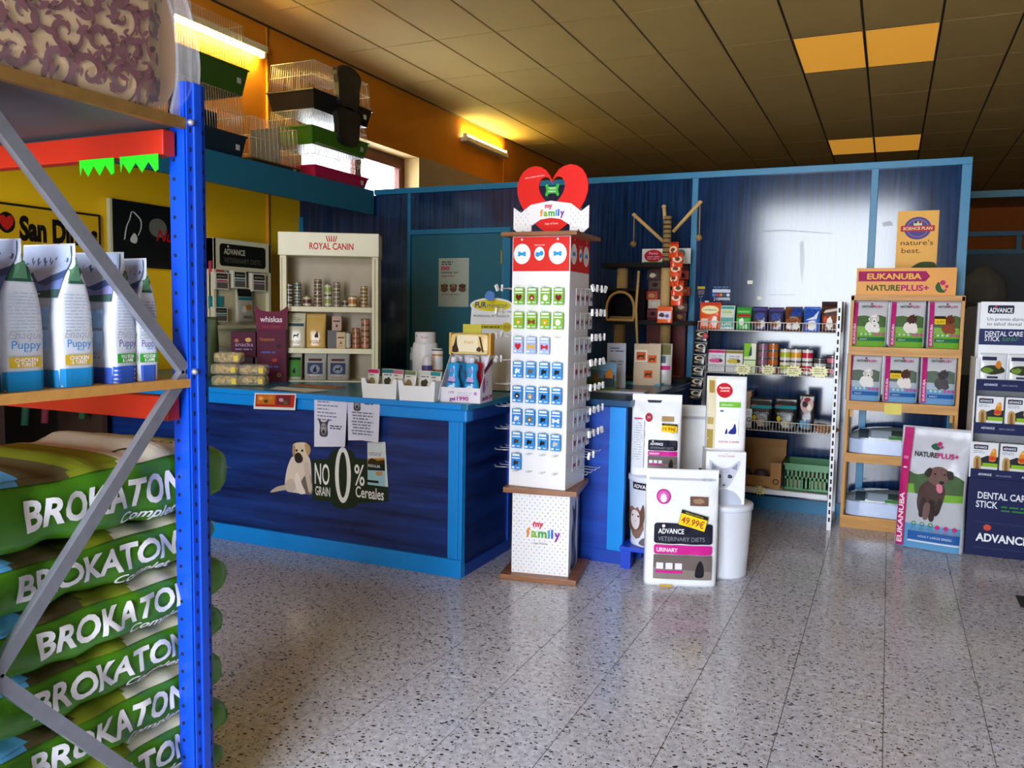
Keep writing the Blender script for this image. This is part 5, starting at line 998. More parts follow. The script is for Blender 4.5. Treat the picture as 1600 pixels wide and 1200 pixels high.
hx0, hx1, hz0, hz1 = ony(1337, 462, WY+.03).x, ony(1493, 462, WY+.03).x, ony(1337, 462, WY+.03).z, ony(1337, 419, WY+.03).z
hb_ = MB().box(hx0, hx1, WY+.03, WY+.045, hz0-.01, hz1, mat('e0962a', .5, var=.03)).build('header_board', pr, True)
d = Decal(O=(hx0, WY+.03, hz0)); hw_, hH = hx1-hx0, hz1-hz0
d.poly([(hw_*.02, hH*.52), (hw_*.70, hH*.52), (hw_*.745, hH*.70), (hw_*.70, hH*.88), (hw_*.02, hH*.88)], 'a01a58'); d.text('EUKANUBA', hw_*.11, hH*.60, hH*.20, 'f0b850', w=hw_*.55, bold=.03); d.text('NATURE', hw_*.11, hH*.19, hH*.20, '4a5a1c', w=hw_*.34, bold=.03); d.text('PLUS+', hw_*.46, hH*.19, hH*.20, 'b01a6a', w=hw_*.28, bold=.03)
d.poly(curve([(hw_*.83, hH*.50), (hw_*.80, hH*.32), (hw_*.83, hH*.14), (hw_*.90, hH*.14), (hw_*.86, hH*.28)], 4), '2a5a34'); d.ell(hw_*.87, hH*.47, hH*.09, hH*.09, 'c0246a', 12); d.ell(hw_*.91, hH*.34, hH*.06, hH*.06, 'c0246a', 10); d.ell(hw_*.90, hH*.22, hH*.04, hH*.04, 'c0246a', 8); d.mb.build('printed_header', hb_, True)
dogs = {'white': ('e8e4e0', 'c8c0bc'), 'spaniel': ('e4dcd8', '4a2a20'), 'red': ('8a4424', '6a3018'), 'grey': ('4a484c', '3a383c')}
def natureplus(label, px0, px1, pyt, z, bottom, strip, dog, tag=None):
    y = WY+.10; x0, x1 = ony(px0, 560, WY+.05).x, ony(px1, 560, WY+.05).x; w = x1-x0-.004; h = ony((px0+px1)/2, pyt, WY+.05).z-z; t = thing('food_bag', label, 'food bag', ((x0+x1)/2, y, z), random.uniform(-.05, .05), 'dog food bags on the pine rack')
    p = Pouch(w, h, .12, 4, .07, 3.2, .1, wob=.002, seed=px0); p.body(FOIL('c9cad0', .3)).build('bag_body', t); d = p.decal(); a = w*.455
    green = bottom == 'green'
    d.rect(-a, 0, a, h*.30, '6aa82a' if green else '6a9ac8'); d.rect(-a, h*.30, a, h*.46, '7fb04a' if green else 'a8b8c4'); d.poly([(-a, h*.44), (a, h*.42)]+curve([(a, h*.64), (a*.6, h*.68), (a*.2, h*.64), (-a*.3, h*.67), (-a, h*.63)], 4, False), '4a6a3c' if green else '5c6c5e')
    m1, m2 = dogs[dog]; d.blob(a*.25, h*.42, w*.20, h*.13, m1, 3, 16); d.blob(a*.30, h*.60, w*.13, h*.10, m2 if dog != 'white' else m1, 4, 16); d.ell(a*.12, h*.58, w*.04, h*.06, m2, 10); d.ell(a*.52, h*.60, w*.04, h*.07, m2, 10); d.ell(a*.32, h*.55, w*.022, h*.018, '1a1614', 8); d.ell(a*.24, h*.62, w*.012, h*.010, '1a1614', 6); d.ell(a*.40, h*.62, w*.012, h*.010, '1a1614', 6)
    d.rect(-a*.62, h*.125, a, h*.205, '1c6a40' if green else '1c5aa0'); d.text('ADULT', -a*.5, h*.145, h*.032, 'd8e8dc')
    for k in range(3): d.ell(-a*.4+.028*k, h*.27, .009, .009, 'b8ccb0', 8); d.ell(a*.42+.026*k, h*.27, .010, .010, 'c84a90', 8)
    d.text('NATURE', -a*.45, h*.84, h*.05, '3a5a34', w=w*.30, bold=.02); d.text('PLUS+', a*.20, h*.84, h*.05, 'c02a78', w=w*.26, bold=.02); d.ell(a*.12, h*.92, w*.03, w*.03, '9a3a6a', 10)
    d.rect(-a, 0.01, -a*.70, h*.96, 'b81f74'); d.text('EUKANUBA', -a*.76, h*.06, w*.07, 'e8d0dc', w=h*.44, rot=math.pi/2, bold=.02)
    if tag: d.rect(-a*.66, h*.60, a*.02, h*.67, '2a2408'); d.rect(-a*.66, h*.50, a*.02, h*.61, 'e8c41a'); d.text(tag, -a*.58, h*.525, h*.055, '7a5a10', w=a*.52)
    d.build('printed_front', t)
for a in ((1326, 1384, 'white', None, 'green-bottomed bag with white terrier, left in upper pine rack row'), (1386, 1443, 'spaniel', None, 'green-bottomed bag with spaniel, middle of upper pine rack row'), (1445, 1501, 'red', '18,99€', 'green-bottomed bag with reddish dog, right in upper pine rack row')): natureplus(a[4], a[0], a[1], 469, ZS[0], 'green', 0, a[2], a[3])
for a in ((1323, 1379, 'white', None, 'blue-bottomed bag with white terrier, left in lower pine rack row'), (1381, 1437, 'spaniel', '54,99€', 'blue-bottomed bag with spaniel and yellow price, lower pine rack row'), (1439, 1497, 'grey', None, 'blue-bottomed bag with grey dog, right in lower pine rack row')): natureplus(a[4], a[0], a[1], 554, ZS[1], 'blue', 0, a[2], a[3])
for k, (z, lb) in enumerate(((ZS[2], 'upper one'), (ZS[3], 'lower one on the bottom shelf'))):
    t = thing('lying_sack', 'plastic-wrapped dog food sack lying on the pine rack, '+lb, 'sack', ((wx0+wx1)/2, 6.50, z), group='sacks lying on the pine rack'); L2, D2, H1, H2 = (wx1-wx0)/2-.03, .12, .10, .19
    def lay(u, v, H1=H1, H2=H2, z=z):                # around in plan (u), up (v)
        th = 2*math.pi*u; c, q = math.cos(th), math.sin(th); e = 1 if v <= .53 else max(.02, (1-((v-.53)/.47)**2.4))**.5; r = 1+.008*math.sin(60*th)*max(0, 1-v*1.9)
        return (L2*sgn(c)*abs(c)**.4*e*r, D2*sgn(q)*abs(q)**.4*e*r, H2*(v if v < .999 else 1))
    b = MB(); b.grid(lambda u, v: lay(u, v*.53), 120, 5, mat('b8c8ea', .2, var=.05, scale=20)); b.build('pleated_side', t)
    b = MB(); b.grid(lambda u, v: lay(u, .53+v*.47), 48, 8, FOIL('6a7480', .2)); b.build('sack_top', t)
    d = Decal(fn=lambda a, b_, l: (a, lay(.75+.0*a, b_/H2)[1]-.003-l, b_+.004), seg=.02); d.rect(-L2*.8, .11, -L2*.6, .17, '20303c'); d.rect(-L2*.55, .115, -L2*.05, .165, '8a98a8'); d.rect(-L2*.2, .11, L2*.3, .13, '3a7a2a'); d.rect(-L2*.15, .135, L2*.6, .17, '2a3a30'); d.build('printed_front', t)
b = MB(); v = ony(1395, 641, WY-.006); b.box(v.x-.055, v.x+.055, WY-.007, WY-.005, v.z-.03, v.z+.045, mat('d8c84a', .5)); b.build('shelf_label', None, True, 'yellow paper label on the middle rail of the pine rack', 'label')
# big bag leaning in front of the rack
bb_ = thing('food_bag', 'large pink-edged dog food bag with a running brown labrador on the floor', 'food bag', (.305, 6.02, 0), math.radians(-11), rx=math.radians(-5))
w, h = .41, .80; p = Pouch(w, h, .15, 4, .06, 3.6, .1, wob=.004, seed=11, waist=.04); p.body(FOIL('c6c8d4', .3)).build('bag_body', bb_); d = p.decal(.035); a = w*.455
d.rect(-a, 0, a, .16, '5a96c4'); d.poly([(-a, .16), (a, .16), (a, .36), (a*.3, .34), (-a, .40)], 'b4b8c0'); d.poly([(-a*.8, .37), (0, .345), (a, .36)]+curve([(a, .47), (a*.7, .50), (a*.3, .485), (-a*.1, .50), (-a*.5, .485), (-a*.8, .51)], 5, False), '46603c'); d.poly([(a*.35, .32), (a, .33), (a, .375), (a*.4, .37)], '6fa832'); d.poly([(-a*.8, .36), (-a*.5, .36), (-a*.55, .42), (-a*.8, .42)], '6fa832')
LB, LD, LL = '4a3330', '2e1f1e', '6e514c'
d.poly(curve([(-.055, .23), (-.075, .30), (-.065, .40), (-.02, .45), (.05, .45), (.085, .40), (.075, .31), (.05, .25), (.03, .29), (.0, .28), (-.02, .29), (-.035, .24)], 4), LB); d.poly(curve([(-.06, .22), (-.03, .22), (-.02, .32), (-.05, .33)], 3), LD); d.poly(curve([(.0, .20), (.03, .20), (.035, .32), (-.005, .32)], 3), LD); d.poly(curve([(-.035, .205), (-.005, .205), (.005, .30), (-.03, .30)], 3), LL); d.poly(curve([(.035, .23), (.06, .25), (.075, .33), (.05, .34)], 3), LD)
d.poly(curve([(-.02, .46), (-.012, .52), (.02, .545), (.06, .545), (.095, .52), (.095, .47), (.075, .435), (.04, .42), (.005, .435)], 4), LL); d.poly(curve([(-.045, .50), (-.02, .535), (.0, .525), (-.01, .48), (-.03, .475)], 4), LD); d.poly(curve([(.085, .525), (.12, .52), (.125, .48), (.105, .47), (.09, .49)], 4), LD); d.ell(.062, .448, .016, .012, '181214', 10); d.poly(curve([(.035, .435), (.065, .43), (.07, .39), (.05, .38), (.035, .40)], 4), 'd07a90'); d.ell(.02, .50, .006, .006, '120c0c', 8); d.ell(.075, .50, .006, .006, '120c0c', 8)
d.rect(-a*.62, .06, a, .115, '1c56a0'); d.text('ADULT LARGE BREED', -a*.3, .078, .014, 'c8d8ee', w=.20); d.rect(-a*.62, .045, a, .055, 'd0dae8')
for k in range(3): d.ring(-a*.45+.05*k, .165, .009, .014, '3a8a5a'); d.ring(a*.30+.05*k, .155, .0, .014, 'c0246a'); d.lines(-a*.55+.05*k, -a*.35+.05*k, .135, 2, .010, .004, '6a8a8a', k); d.lines(a*.2+.05*k, a*.4+.05*k, .130, 2, .010, .004, 'b07a98', k)
d.poly(curve([(-.02, .68), (-.005, .66), (.02, .655), (.04, .67), (.02, .68), (.01, .70)], 4), '2a5a44'); d.ell(.03, .695, .014, .014, 'b8246a', 10); d.ell(.045, .675, .009, .009, 'b8246a', 8)
d.text('NATURE', -a*.60, .605, .032, '24403a', w=.135, bold=.03); d.text('PLUS+', .022, .605, .032, 'b81f74', w=.125, bold=.03)
d.poly([(-a, .01), (-a*.74, .01), (-a*.70, .79), (-a, .79)], 'b81f6c'); d.text('EUKANUBA', -a*.80, .03, .030, 'f0d8e4', w=.33, rot=math.pi/2, bold=.03); d.rect(-a*.92, .52, -a*.80, .53, 'e8d0e0'); d.rect(-a*.94, .58, -a*.78, .60, 'd870a8'); d.build('printed_front', bb_)
# ================================================================== dental stick floor display
DY = 5.99; dx0 = .512; dx1 = 1.22; NAVY = mat('131c4c', .6, spec=.22, var=.02); dz = lambda px, py: ony(px, py, DY).z
ds = thing('dental_display', 'navy and white cardboard floor display of dental sticks with stepped trays', 'display', ((dx0+dx1)/2, 6.18, 0))
MB().box(dx0, dx1, DY, 6.42, 0, dz(1540, 748), NAVY, bev=.003).build('base_box', ds, True)
ZT = dz(1530, 471); MB().box(dx0+.02, dx1, 6.36, 6.42, dz(1540, 748), ZT, mat('d6d8e0', .5)).build('back_panel', ds, True)
for x in (dx0, dx1-.008): MB().box(x, x+.008, DY+.03, 6.42, dz(1540, 748), dz(1530, 560), mat('e2e4ea', .45)).build('side_panel', ds, True)
MB().box(dx0+.01, dx1, DY+.06, DY+.075, dz(1530, 600), ZT, mat('e4e6ec', .45)).build('header_panel', ds, True)
d = Decal(O=(dx0+.01, DY+.06, 0)); hz = lambda py: ony(1560, py, DY+.06).z; X_ = lambda px: (px-1520)/250.
d.rr(X_(1530), hz(490), X_(1566), hz(477), .008, '1a1c3c'); d.text('ADVANCE', X_(1532), hz(488), .028, 'eceef4', w=X_(1564)-X_(1532), bold=.02); d.ell(X_(1541), hz(479), .007, .007, 'c83a3a', 8)
d.text('Un premio diario para', X_(1530), hz(501), .021, '3a3c54', w=X_(1596)-X_(1530)); d.text('su salud dental', X_(1530), hz(508.5), .021, '3a3c54', w=X_(1577)-X_(1530))
d.rect(0, hz(539), .68, hz(514), '1f2a5c'); d.text('DENTAL CARE', X_(1528), hz(525), .030, 'e4e6f0', w=X_(1580)-X_(1528), bold=.015); d.text('STICK', X_(1528), hz(533), .030, 'e4e6f0', w=X_(1549)-X_(1528), bold=.015); d.lines(X_(1552), X_(1576), hz(529), 2, .012, .005, '4a8a4a', 4); d.poly([(X_(1594), hz(536)), (X_(1600)+.1, hz(500)), (X_(1600)+.13, hz(505)), (X_(1600), hz(538))], '9a5030'); d.mb.build('printed_header', ds, True)
d = Decal(O=(0, DY, 0)); bz = lambda py: dz(1560, py); X_ = lambda px, py=800: ony(px, py, DY).x
d.text('DENTAL CARE', X_(1526), bz(781), .042, 'dfe2ee', w=X_(1608)-X_(1526), bold=.02); d.text('STICK', X_(1524), bz(795), .042, 'dfe2ee', w=X_(1558)-X_(1524), bold=.02); d.lines(X_(1564), X_(1600), bz(793), 2, .024, .010, '2f7a3a', 4, 0.); d.text('ADVANCE', X_(1527), bz(848), .050, 'eef0f6', w=X_(1610)-X_(1527), bold=.03); d.ell(X_(1544), bz(826), .022, .020, 'c84a3a', 14); d.rect(X_(1524), bz(818.6), dx1-.02, bz(818), '3a4478'); d.rect(X_(1524), bz(858.6), dx1-.02, bz(858), '3a4478'); d.mb.build('printed_base', ds, True)
trays = [(dz(1540, 594), 'top'), (dz(1540, 662), 'middle'), (dz(1540, 735), 'bottom')]
for k, (z, nm) in enumerate(trays):
    MB().box(dx0+.008, dx1-.008, DY+.02, 6.36, z-.062, z, NAVY).build('tray', ds, True); MB().box(dx0+.008, dx1-.008, DY+.012, DY+.022, z-.066, z+.004, NAVY).build('tray_lip', ds, True)
    d = Decal(O=(0, DY+.012, z-.05)); 
    for q in range(3): d.text('ADVANCE', dx0+.05+.24*q, .015, .014, 'd8dcec', w=.075, bold=.02); d.text('DENTAL CARE STICK', dx0+.15+.24*q, .015, .010, '9aa4c8', w=.085)
    d.mb.build('printed_lip', ds, True)
    bwd, bh = .150, (.17, .172, .175)[k]
    for q in range(4):
        xq = dx0+.095+q*.160-(.012 if k == 2 else 0)
        if k == 0:
            t = thing('dental_pack', 'silver dental stick pack on the top tray, %s from left' % ordw[q], 'dental sticks', (xq, DY+.045, z), 0, 'dental stick packs in the display'); p = Pouch(bwd, bh, .03, 4, .1, 3, seed=q); p.body(FOIL('d2d4da', .22)).build('pack', t); d = p.decal()
            d.rect(-.06, .125, .02, .148, '24284a'); d.poly(curve([(-.065, .055), (-.05, .085), (0, .095), (.05, .085), (.065, .055), (0, .035)], 4), '2a3014'); d.blob(-.03, .062, .03, .018, '6a8a2a', q); d.blob(.03, .10, .018, .024, 'c87a20', q+4); d.rect(-.03, .012, .03, .025, '2a3050'); d.build('printed_front', t)
        else:
            t = box_thing('dental_box', 'white dental stick carton on the %s tray, %s from left' % (nm, ordw[q]), 'dental sticks', (xq, DY+.075, z), bwd, .07, bh, mat('dcdee4', .45), group='dental stick cartons in the display'); d = Decal(O=(-bwd/2, -.035, 0))
            d.rr(.012, .128, .092, .158, .004, '1c1f40'); d.text('ADVANCE', .017, .135, .014, 'e8eaf2', w=.068, bold=.02); d.ell(.035, .158, .005, .004, 'c83a3a', 8); d.lines(.012, .08, .115, 2, .010, .004, '8a8ea0', q)
            d.poly([(.06, .02), (.15, .02), (.15, .085), (.09, .09), (.05, .07)], '1c2030'); d.rect(.065, .018, .15, .042, '8ab820'); d.poly(curve([(.02, .0), (.015, .06), (.03, .085), (.055, .07), (.055, 0)], 4), 'b89a5a'); d.poly(curve([(.03, .0), (.028, .06), (.04, .07), (.045, 0)], 4), '8a5a30'); d.poly(curve([(.10, .06), (.105, .10), (.12, .135), (.135, .13), (.14, .08), (.13, .055)], 4), 'd88a1c'); d.blob(.12, .075, .02, .014, 'c8401c', q); d.ell(.121, .122, .010, .012, 'e8b060', 8); d.build('printed_front', t)
# ================================================================== cabinet of tins on the counter
v = onz(512, 597, CT_); RCA = math.radians(29); rc0 = thing('tin_cabinet', 'cream display cabinet with red crown lettering, full of small tins, on the counter', 'cabinet', (v.x, v.y+.02, CT_), RCA)
CREAM = mat('e2d9b4', .5, var=.03); CW, CD, CH = .338, .24, 1.035
for x in (-CW, CW-.045):
    MB().box(x, x+.045, 0, .03, 0, .875, CREAM, bev=.003).build('stile', rc0); MB().box(x+(.012 if x < 0 else .020), x+(.016 if x < 0 else .024), -.003, .0, .02, .86, mat('8a8468', .5)).build('groove', rc0)
for x in (-CW, CW-.012): MB().box(x, x+.012, .03, CD, 0, .90, CREAM).build('side_panel', rc0)
MB().box(-CW, CW, CD-.01, CD, 0, .90, mat('b8a890', .6)).build('back_panel', rc0)
MB().box(-CW-.006, CW+.006, -.03, CD, .875, CH, mat('e8e2c4', .45, var=.03), bev=.006).build('header_box', rc0)
d = Decal(O=(0, -.03, .875)); d.text('ROYAL CANIN', 0.02, .045, .044, 'c8242a', w=.30, align='c', bold=.02)
for k in range(5): a_ = (k-2)*.20; d.poly([(.02+(k-2)*.012-.004, .098), (.02+(k-2)*.012+.004, .098), (.02+(k-2)*.017+.003, .130), (.02+(k-2)*.017-.003, .130)], 'c8242a'); d.ell(.02+(k-2)*.0175, .134, .0042, .0042, 'c8242a', 8)
d.build('printed_header', rc0)
SZ = [0, .235, .525]
for z in SZ[1:]: MB().box(-CW+.045, CW-.045, -.002, CD-.01, z-.035, z, CREAM).build('shelf', rc0)
MB().box(-CW+.012, CW-.012, .0, CD, .0, .008, CREAM).build('shelf', rc0)
MRC = Matrix.Translation(rc0.location) @ Matrix.Rotation(RCA, 4, 'Z')
def rc_put(name, me, x, y, z, lab, cat, grp): o = new(name, me, None, MRC @ Vector((x, y, z)), label=lab, cat=cat, group=grp); o.rotation_euler = (0, 0, RCA); return o
cn = 0
for c, (x, n, r, h, col, band, nm) in enumerate(((-.285, 3, .026, .052, 'b8b4a8', '3a3830', 'silver'), (-.225, 4, .026, .042, 'a8b0a8', '4a5a54', 'grey-green'), (-.160, 1, .030, .072, 'c8bc98', '5a2a34', 'cream'), (-.085, 4, .027, .048, 'b0a890', '6a4a3a', 'brown-banded'), (-.015, 2, .027, .080, 'c0c0a0', '8a9a4a', 'lime-banded'), (.045, 3, .024, .058, 'a8a090', '7a6a5a', 'taupe'), (.105, 1, .026, .050, 'a0988a', '3a3430', 'small dark'), (.155, 1, .032, .080, 'd8c89a', 'b0703a', 'tan'), (.235, 3, .026, .050, 'c8b88a', '8a6a3a', 'golden'))):
    me = can_mesh(r, h, col, 'b8b0a0', band).mesh('food_tin')
    for k in range(n): rc_put('food_tin', me, x, .05, SZ[2]+k*h, '%s tin on the cabinet top shelf%s' % (nm, '' if n == 1 else ', %s of its stack' % ('top' if k == n-1 else ['bottom', 'second', 'third'][k])), 'tin', 'tins in the cream cabinet')
for c, (x, n, r, h, col, nm) in enumerate(((.125, 1, .020, .115, 'b0b4a4', 'slim grey'), (.180, 4, .028, .036, 'a86a50', 'copper'), (.245, 5, .030, .042, 'b07a60', 'rose copper'))):
    me = can_mesh(r, h, col, 'c8a890').mesh('food_tin')
    for k in range(n): rc_put('food_tin', me, x, .05, SZ[1]+k*h, '%s tin on the cabinet middle shelf%s' % (nm, '' if n == 1 else ', %s of its stack' % ('top' if k == n-1 else ['bottom', 'second', 'third', 'fourth'][k])), 'tin', 'tins in the cream cabinet')
def rc_pouch(x, z, w, h, col, lab, fn, y=.07): t = thing('food_bag', lab, 'food bag', MRC @ Vector((x, y, z)), RCA, 'food bags in the cream cabinet'); p = Pouch(w, h, .08, 4, .08, 3); p.body(FOIL(col, .22)).build('bag_body', t); d = p.decal(); fn(d, w, h); d.build('printed_front', t)
def dogmark(d, cx, cy, s, c): d.poly([(cx+a*s, cy+b_*s) for a, b_ in ((-.5, -.4), (-.45, .1), (-.3, .2), (.2, .15), (.35, .45), (.55, .35), (.4, .05), (.4, -.4), (.3, -.4), (.25, -.1), (-.25, -.1), (-.38, -.4))], c)
def catmark(d, cx, cy, s, c): d.poly([(cx+a*s, cy+b_*s) for a, b_ in curve([(-.3, -.5), (-.25, .0), (-.05, .25), (.0, .55), (.2, .5), (.2, .2), (.3, -.1), (.3, -.5)], 3)], c)
def k1(d, w, h): d.rect(-w*.42, h*.62, w*.42, h*.70, '2a4a5a'); dogmark(d, 0, h*.35, w*.3, '2a2420'); d.lines(-w*.3, w*.3, h*.85, 3, h*.05, h*.02, '8a8474', 2); d.lines(-w*.3, w*.3, h*.18, 2, h*.05, h*.02, '9a6a5a', 3)
def k2(d, w, h): catmark(d, w*.05, h*.4, w*.3, '2a2430'); d.lines(-w*.3, w*.3, h*.2, 2, h*.05, h*.02, '8a5a4a', 3)
rc_pouch(-.235, SZ[1], .125, .245, 'cfc6a8', 'cream bag with a blue band and dog mark, cabinet middle shelf', k1); rc_pouch(-.10, SZ[1], .135, .24, 'd0a85a', 'shiny gold bag with a cat mark on the cabinet middle shelf', k2)
def rcbox(x, z, w, h, col, lab, y=.06): t = box_thing('food_carton', lab, 'carton', MRC @ Vector((x, y, z)), w, .05, h, mat(col, .5), RCA, 'cartons in the cream cabinet'); d = Decal(O=(0, -.025, 0)); d.rect(-w*.36, h*.62, w*.36, h*.70, '3a2a24'); catmark(d, 0, h*.36, w*.3, '2a2420'); d.lines(-w*.3, w*.3, h*.15, 2, h*.06, h*.025, '9a8468', 3); d.build('printed_front', t)
MB().box(-.02, .055, .05, .09, SZ[1], SZ[1]+.125, mat('4a443e', .5)).build('price_rail', rc0); rcbox(.075, SZ[1], .062, .115, 'c8a878', 'small tan carton standing low on the cabinet middle shelf'); rcbox(.045, SZ[1]+.125, .066, .10, 'b89478', 'small brown carton set high on the cabinet middle shelf', .07)
def k3(c1, mark):
    def f(d, w, h): d.rect(-w*.30, h*.68, w*.30, h*.76, '5a2a30'); d.rect(-w*.34, h*.22, w*.34, h*.62, c1); d.ell(0, h*.40, w*.22, h*.15, '8a90a0', 16); mark(d, 0, h*.40, w*.26, '1c1c24'); d.lines(-w*.3, w*.3, h*.1, 1, h*.05, h*.03, '9a6a5a', 3)
    return f
def k4(d, w, h): d.rect(-w*.44, h*.12, w*.44, h*.82, '4a8a3a'); d.rect(-w*.44, h*.74, w*.44, h*.84, '1c2a18'); catmark(d, 0, h*.36, w*.34, '14201a')
rc_pouch(-.25, .008, .10, .19, 'b8b4a0', 'small green-fronted bag at the bottom left of the cabinet', k4); rc_pouch(-.105, .008, .155, .20, 'aeaaa2', 'grey bag with a blue square and dog, bottom of cabinet, left of two', k3('3a4260', catmark)); rc_pouch(.055, .008, .155, .20, 'a8a49c', 'grey bag with a pale seal on it, bottom of cabinet, right of two', k3('3a4060', dogmark))
# ================================================================== veterinary hanging display beside it
ax = -5.12; ad = thing('veterinary_display', 'cream standing display with black header and hanging small cartons by the yellow wall', 'display', (ax, 5.72, CT_))
ay0, ay1 = onx(329, 400, ax).y, onx(419, 400, ax).y; az1 = onx(329, 371, ax).z; azb = onx(345, 508, ax).z
MB().box(ax-.02, ax-.004, ay0, ay1, CT_, az1, mat('d9cfa8', .55)).build('back_panel', ad, True)
for y in (ay0, ay1-.03): MB().box(ax-.10, ax+.03, y, y+.03, azb, az1, CREAM, bev=.003).build('side_panel', ad, True)
MB().box(ax-.10, ax+.03, ay0, ay1, az1-.26, az1, CREAM, bev=.004).build('header_box', ad, True); MB().box(ax-.02, ax+.06, ay0, ay1, azb-.03, azb, CREAM).build('ledge', ad, True); MB().box(ax-.06, ax-.02, ay0+.02, ay1-.02, CT_, azb, mat('b89c80', .6)).build('lower_panel', ad, True)
d = Decal(O=(ax+.03, ay0, az1-.26), U=(0, 1, 0), V=(0, 0, 1)); wq = ay1-ay0
d.rr(wq*.10, .035, wq*.90, .22, .03, '14130f'); d.text('ADVANCE', wq*.17, .135, .045, 'd4ccb0', w=wq*.36, bold=.02); d.text('VETERINARY DIETS', wq*.17, .065, .04, '6a6658', w=wq*.64); d.ell(wq*.24, .20, .012, .010, 'd4ccb0', 8); d.mb.build('printed_header', ad, True)
for k, (px_, py0, py1, pw_, c_, lb) in enumerate(((344, 426, 452, 21, 'c83a5a', 'pink-topped, upper left'), (372, 424, 450, 20, '1a7a8a', 'teal-topped, upper middle'), (402, 428, 455, 21, '5a2a50', 'purple-topped, upper right'), (343, 480, 503, 20, '2a8a98', 'teal-striped, lower left'))):
    A, B = onx(px_-pw_/2, py1, ax+.045), onx(px_+pw_/2, py0, ax+.045); w_, h_ = B.y-A.y, B.z-A.z; t = thing('hanging_carton', 'small white carton on the veterinary display, '+lb, 'carton', (ax+.04, (A.y+B.y)/2, A.z), group='cartons hanging on the veterinary display')
    MB().box(-.025, .025, -w_/2, w_/2, 0, h_, mat('ddd6c0', .5), bev=.002).build('carton', t); MB().box(-.045, -.025, -w_/2, w_/2, h_*.9, h_+.09, mat(c_, .5)).build('hanger_card', t)
    d = Decal(O=(.025, -w_/2, 0), U=(0, 1, 0)); d.rect(w_*.1, h_*.62, w_*.9, h_*.92, '16140f'); d.text('ADVANCE', w_*.16, h_*.70, h_*.12, 'd0c8b0', w=w_*.66); d.rect(w_*.1, h_*.46, w_*.9, h_*.54, c_); d.rect(w_*.1, h_*.08, w_*.9, h_*.42, '6a6258'); d.build('printed_front', t)
A = onx(383, 500, ax+.05); t = thing('hanging_bag', 'clear bag with black top hanging in the middle of the veterinary display', 'snack bag', (ax+.04, A.y, A.z-.02), math.pi/2); p = Pouch(.20, .30, .05, 3.5, .1, 3); p.body(mat('c8c0a8', .15, bump=.3)).build('bag_body', t); d = p.decal(); d.rect(-.085, .22, .085, .285, '1a1812'); d.rect(-.085, .19, .085, .215, '2a7a80'); d.blob(.03, .13, .035, .025, 'c87a30', 3); d.blob(-.03, .11, .03, .03, 'e8e4d8', 4); d.text('MAXI', -.04, .03, .03, '16140f'); d.build('printed_front', t)
MB().box(ax+.05, ax+.17, onx(336, 580, -5.0).y, onx(364, 580, -5.0).y, CT_, CT_+.19, mat('cfcabd', .5), bev=.003).build('box_body', None, True, 'white carton with black print below the veterinary display', 'carton').name = 'carton'
# ================================================================== things along the counter top
v = onz(420, 597, CT_); wk = thing('treat_dispenser', 'tall maroon cardboard treat dispenser with a cat-eared head', 'display', (v.x, v.y+.04, CT_), math.radians(28)); MAR = mat('560d2e', .6, spec=.25, var=.03); k_ = 1/232.
MB().box(-.10, .10, -.03, .06, 0, .36, MAR, bev=.002).build('column', wk); o = MB().prism(curve([(-.10, .36), (-.105, .44), (-.115, .52), (-.07, .495), (0, .485), (.07, .495), (.115, .525), (.105, .44), (.10, .36)], 3, False), (0, -.034, 0), (1, 0, 0), (0, 0, 1), .006, mat('6a1036', .6, spec=.25)).build('head_panel', wk)
d = Decal(O=(0, -.034, 0)); d.text('whiskas', 0, .415, .038, 'e0ccd8', w=.15, align='c', bold=.02); d.text('TENTACIONES', 0, .375, .014, 'a84a3a', w=.12, align='c'); d.build('printed_head', wk)
d = Decal(O=(0, -.030, 0)); d.text('Temptations', -.08, .285, .022, 'c87a3a', w=.10, shear=.2); d.blob(.05, .25, .018, .012, '2a1a20', 3); d.lines(-.07, .06, .20, 1, .02, .012, '4a5a9a', 2); d.blob(.02, .15, .02, .014, 'a83a2a', 5); d.lines(-.07, .06, .10, 1, .02, .012, '4a5a9a', 4); d.ring(.05, .05, .008, .013, 'c89a5a'); d.build('printed_column', wk)
MB().box(-.27, -.102, -.05, .06, .17, .345, mat('4a0a2a', .6, spec=.25), bev=.002).build('side_tray', wk); d = Decal(O=(-.27, -.05, .17)); d.text('snacks', .03, .075, .028, 'b89ac0', w=.12); d.blob(.12, .12, .02, .015, 'd0a85a', 3); d.blob(.04, .115, .016, .012, 'b06a4a', 4); d.lines(.03, .15, .05, 1, .02, .01, '8a7ab0', 3); d.build('printed_tray', wk)
MB().box(-.235, -.13, -.02, .05, 0, .17, mat('3a0c24', .5)).build('tray_foot', wk)
BIS = mat('c9a350', .75, var=.2, scale=30); rbk = random.Random(8)
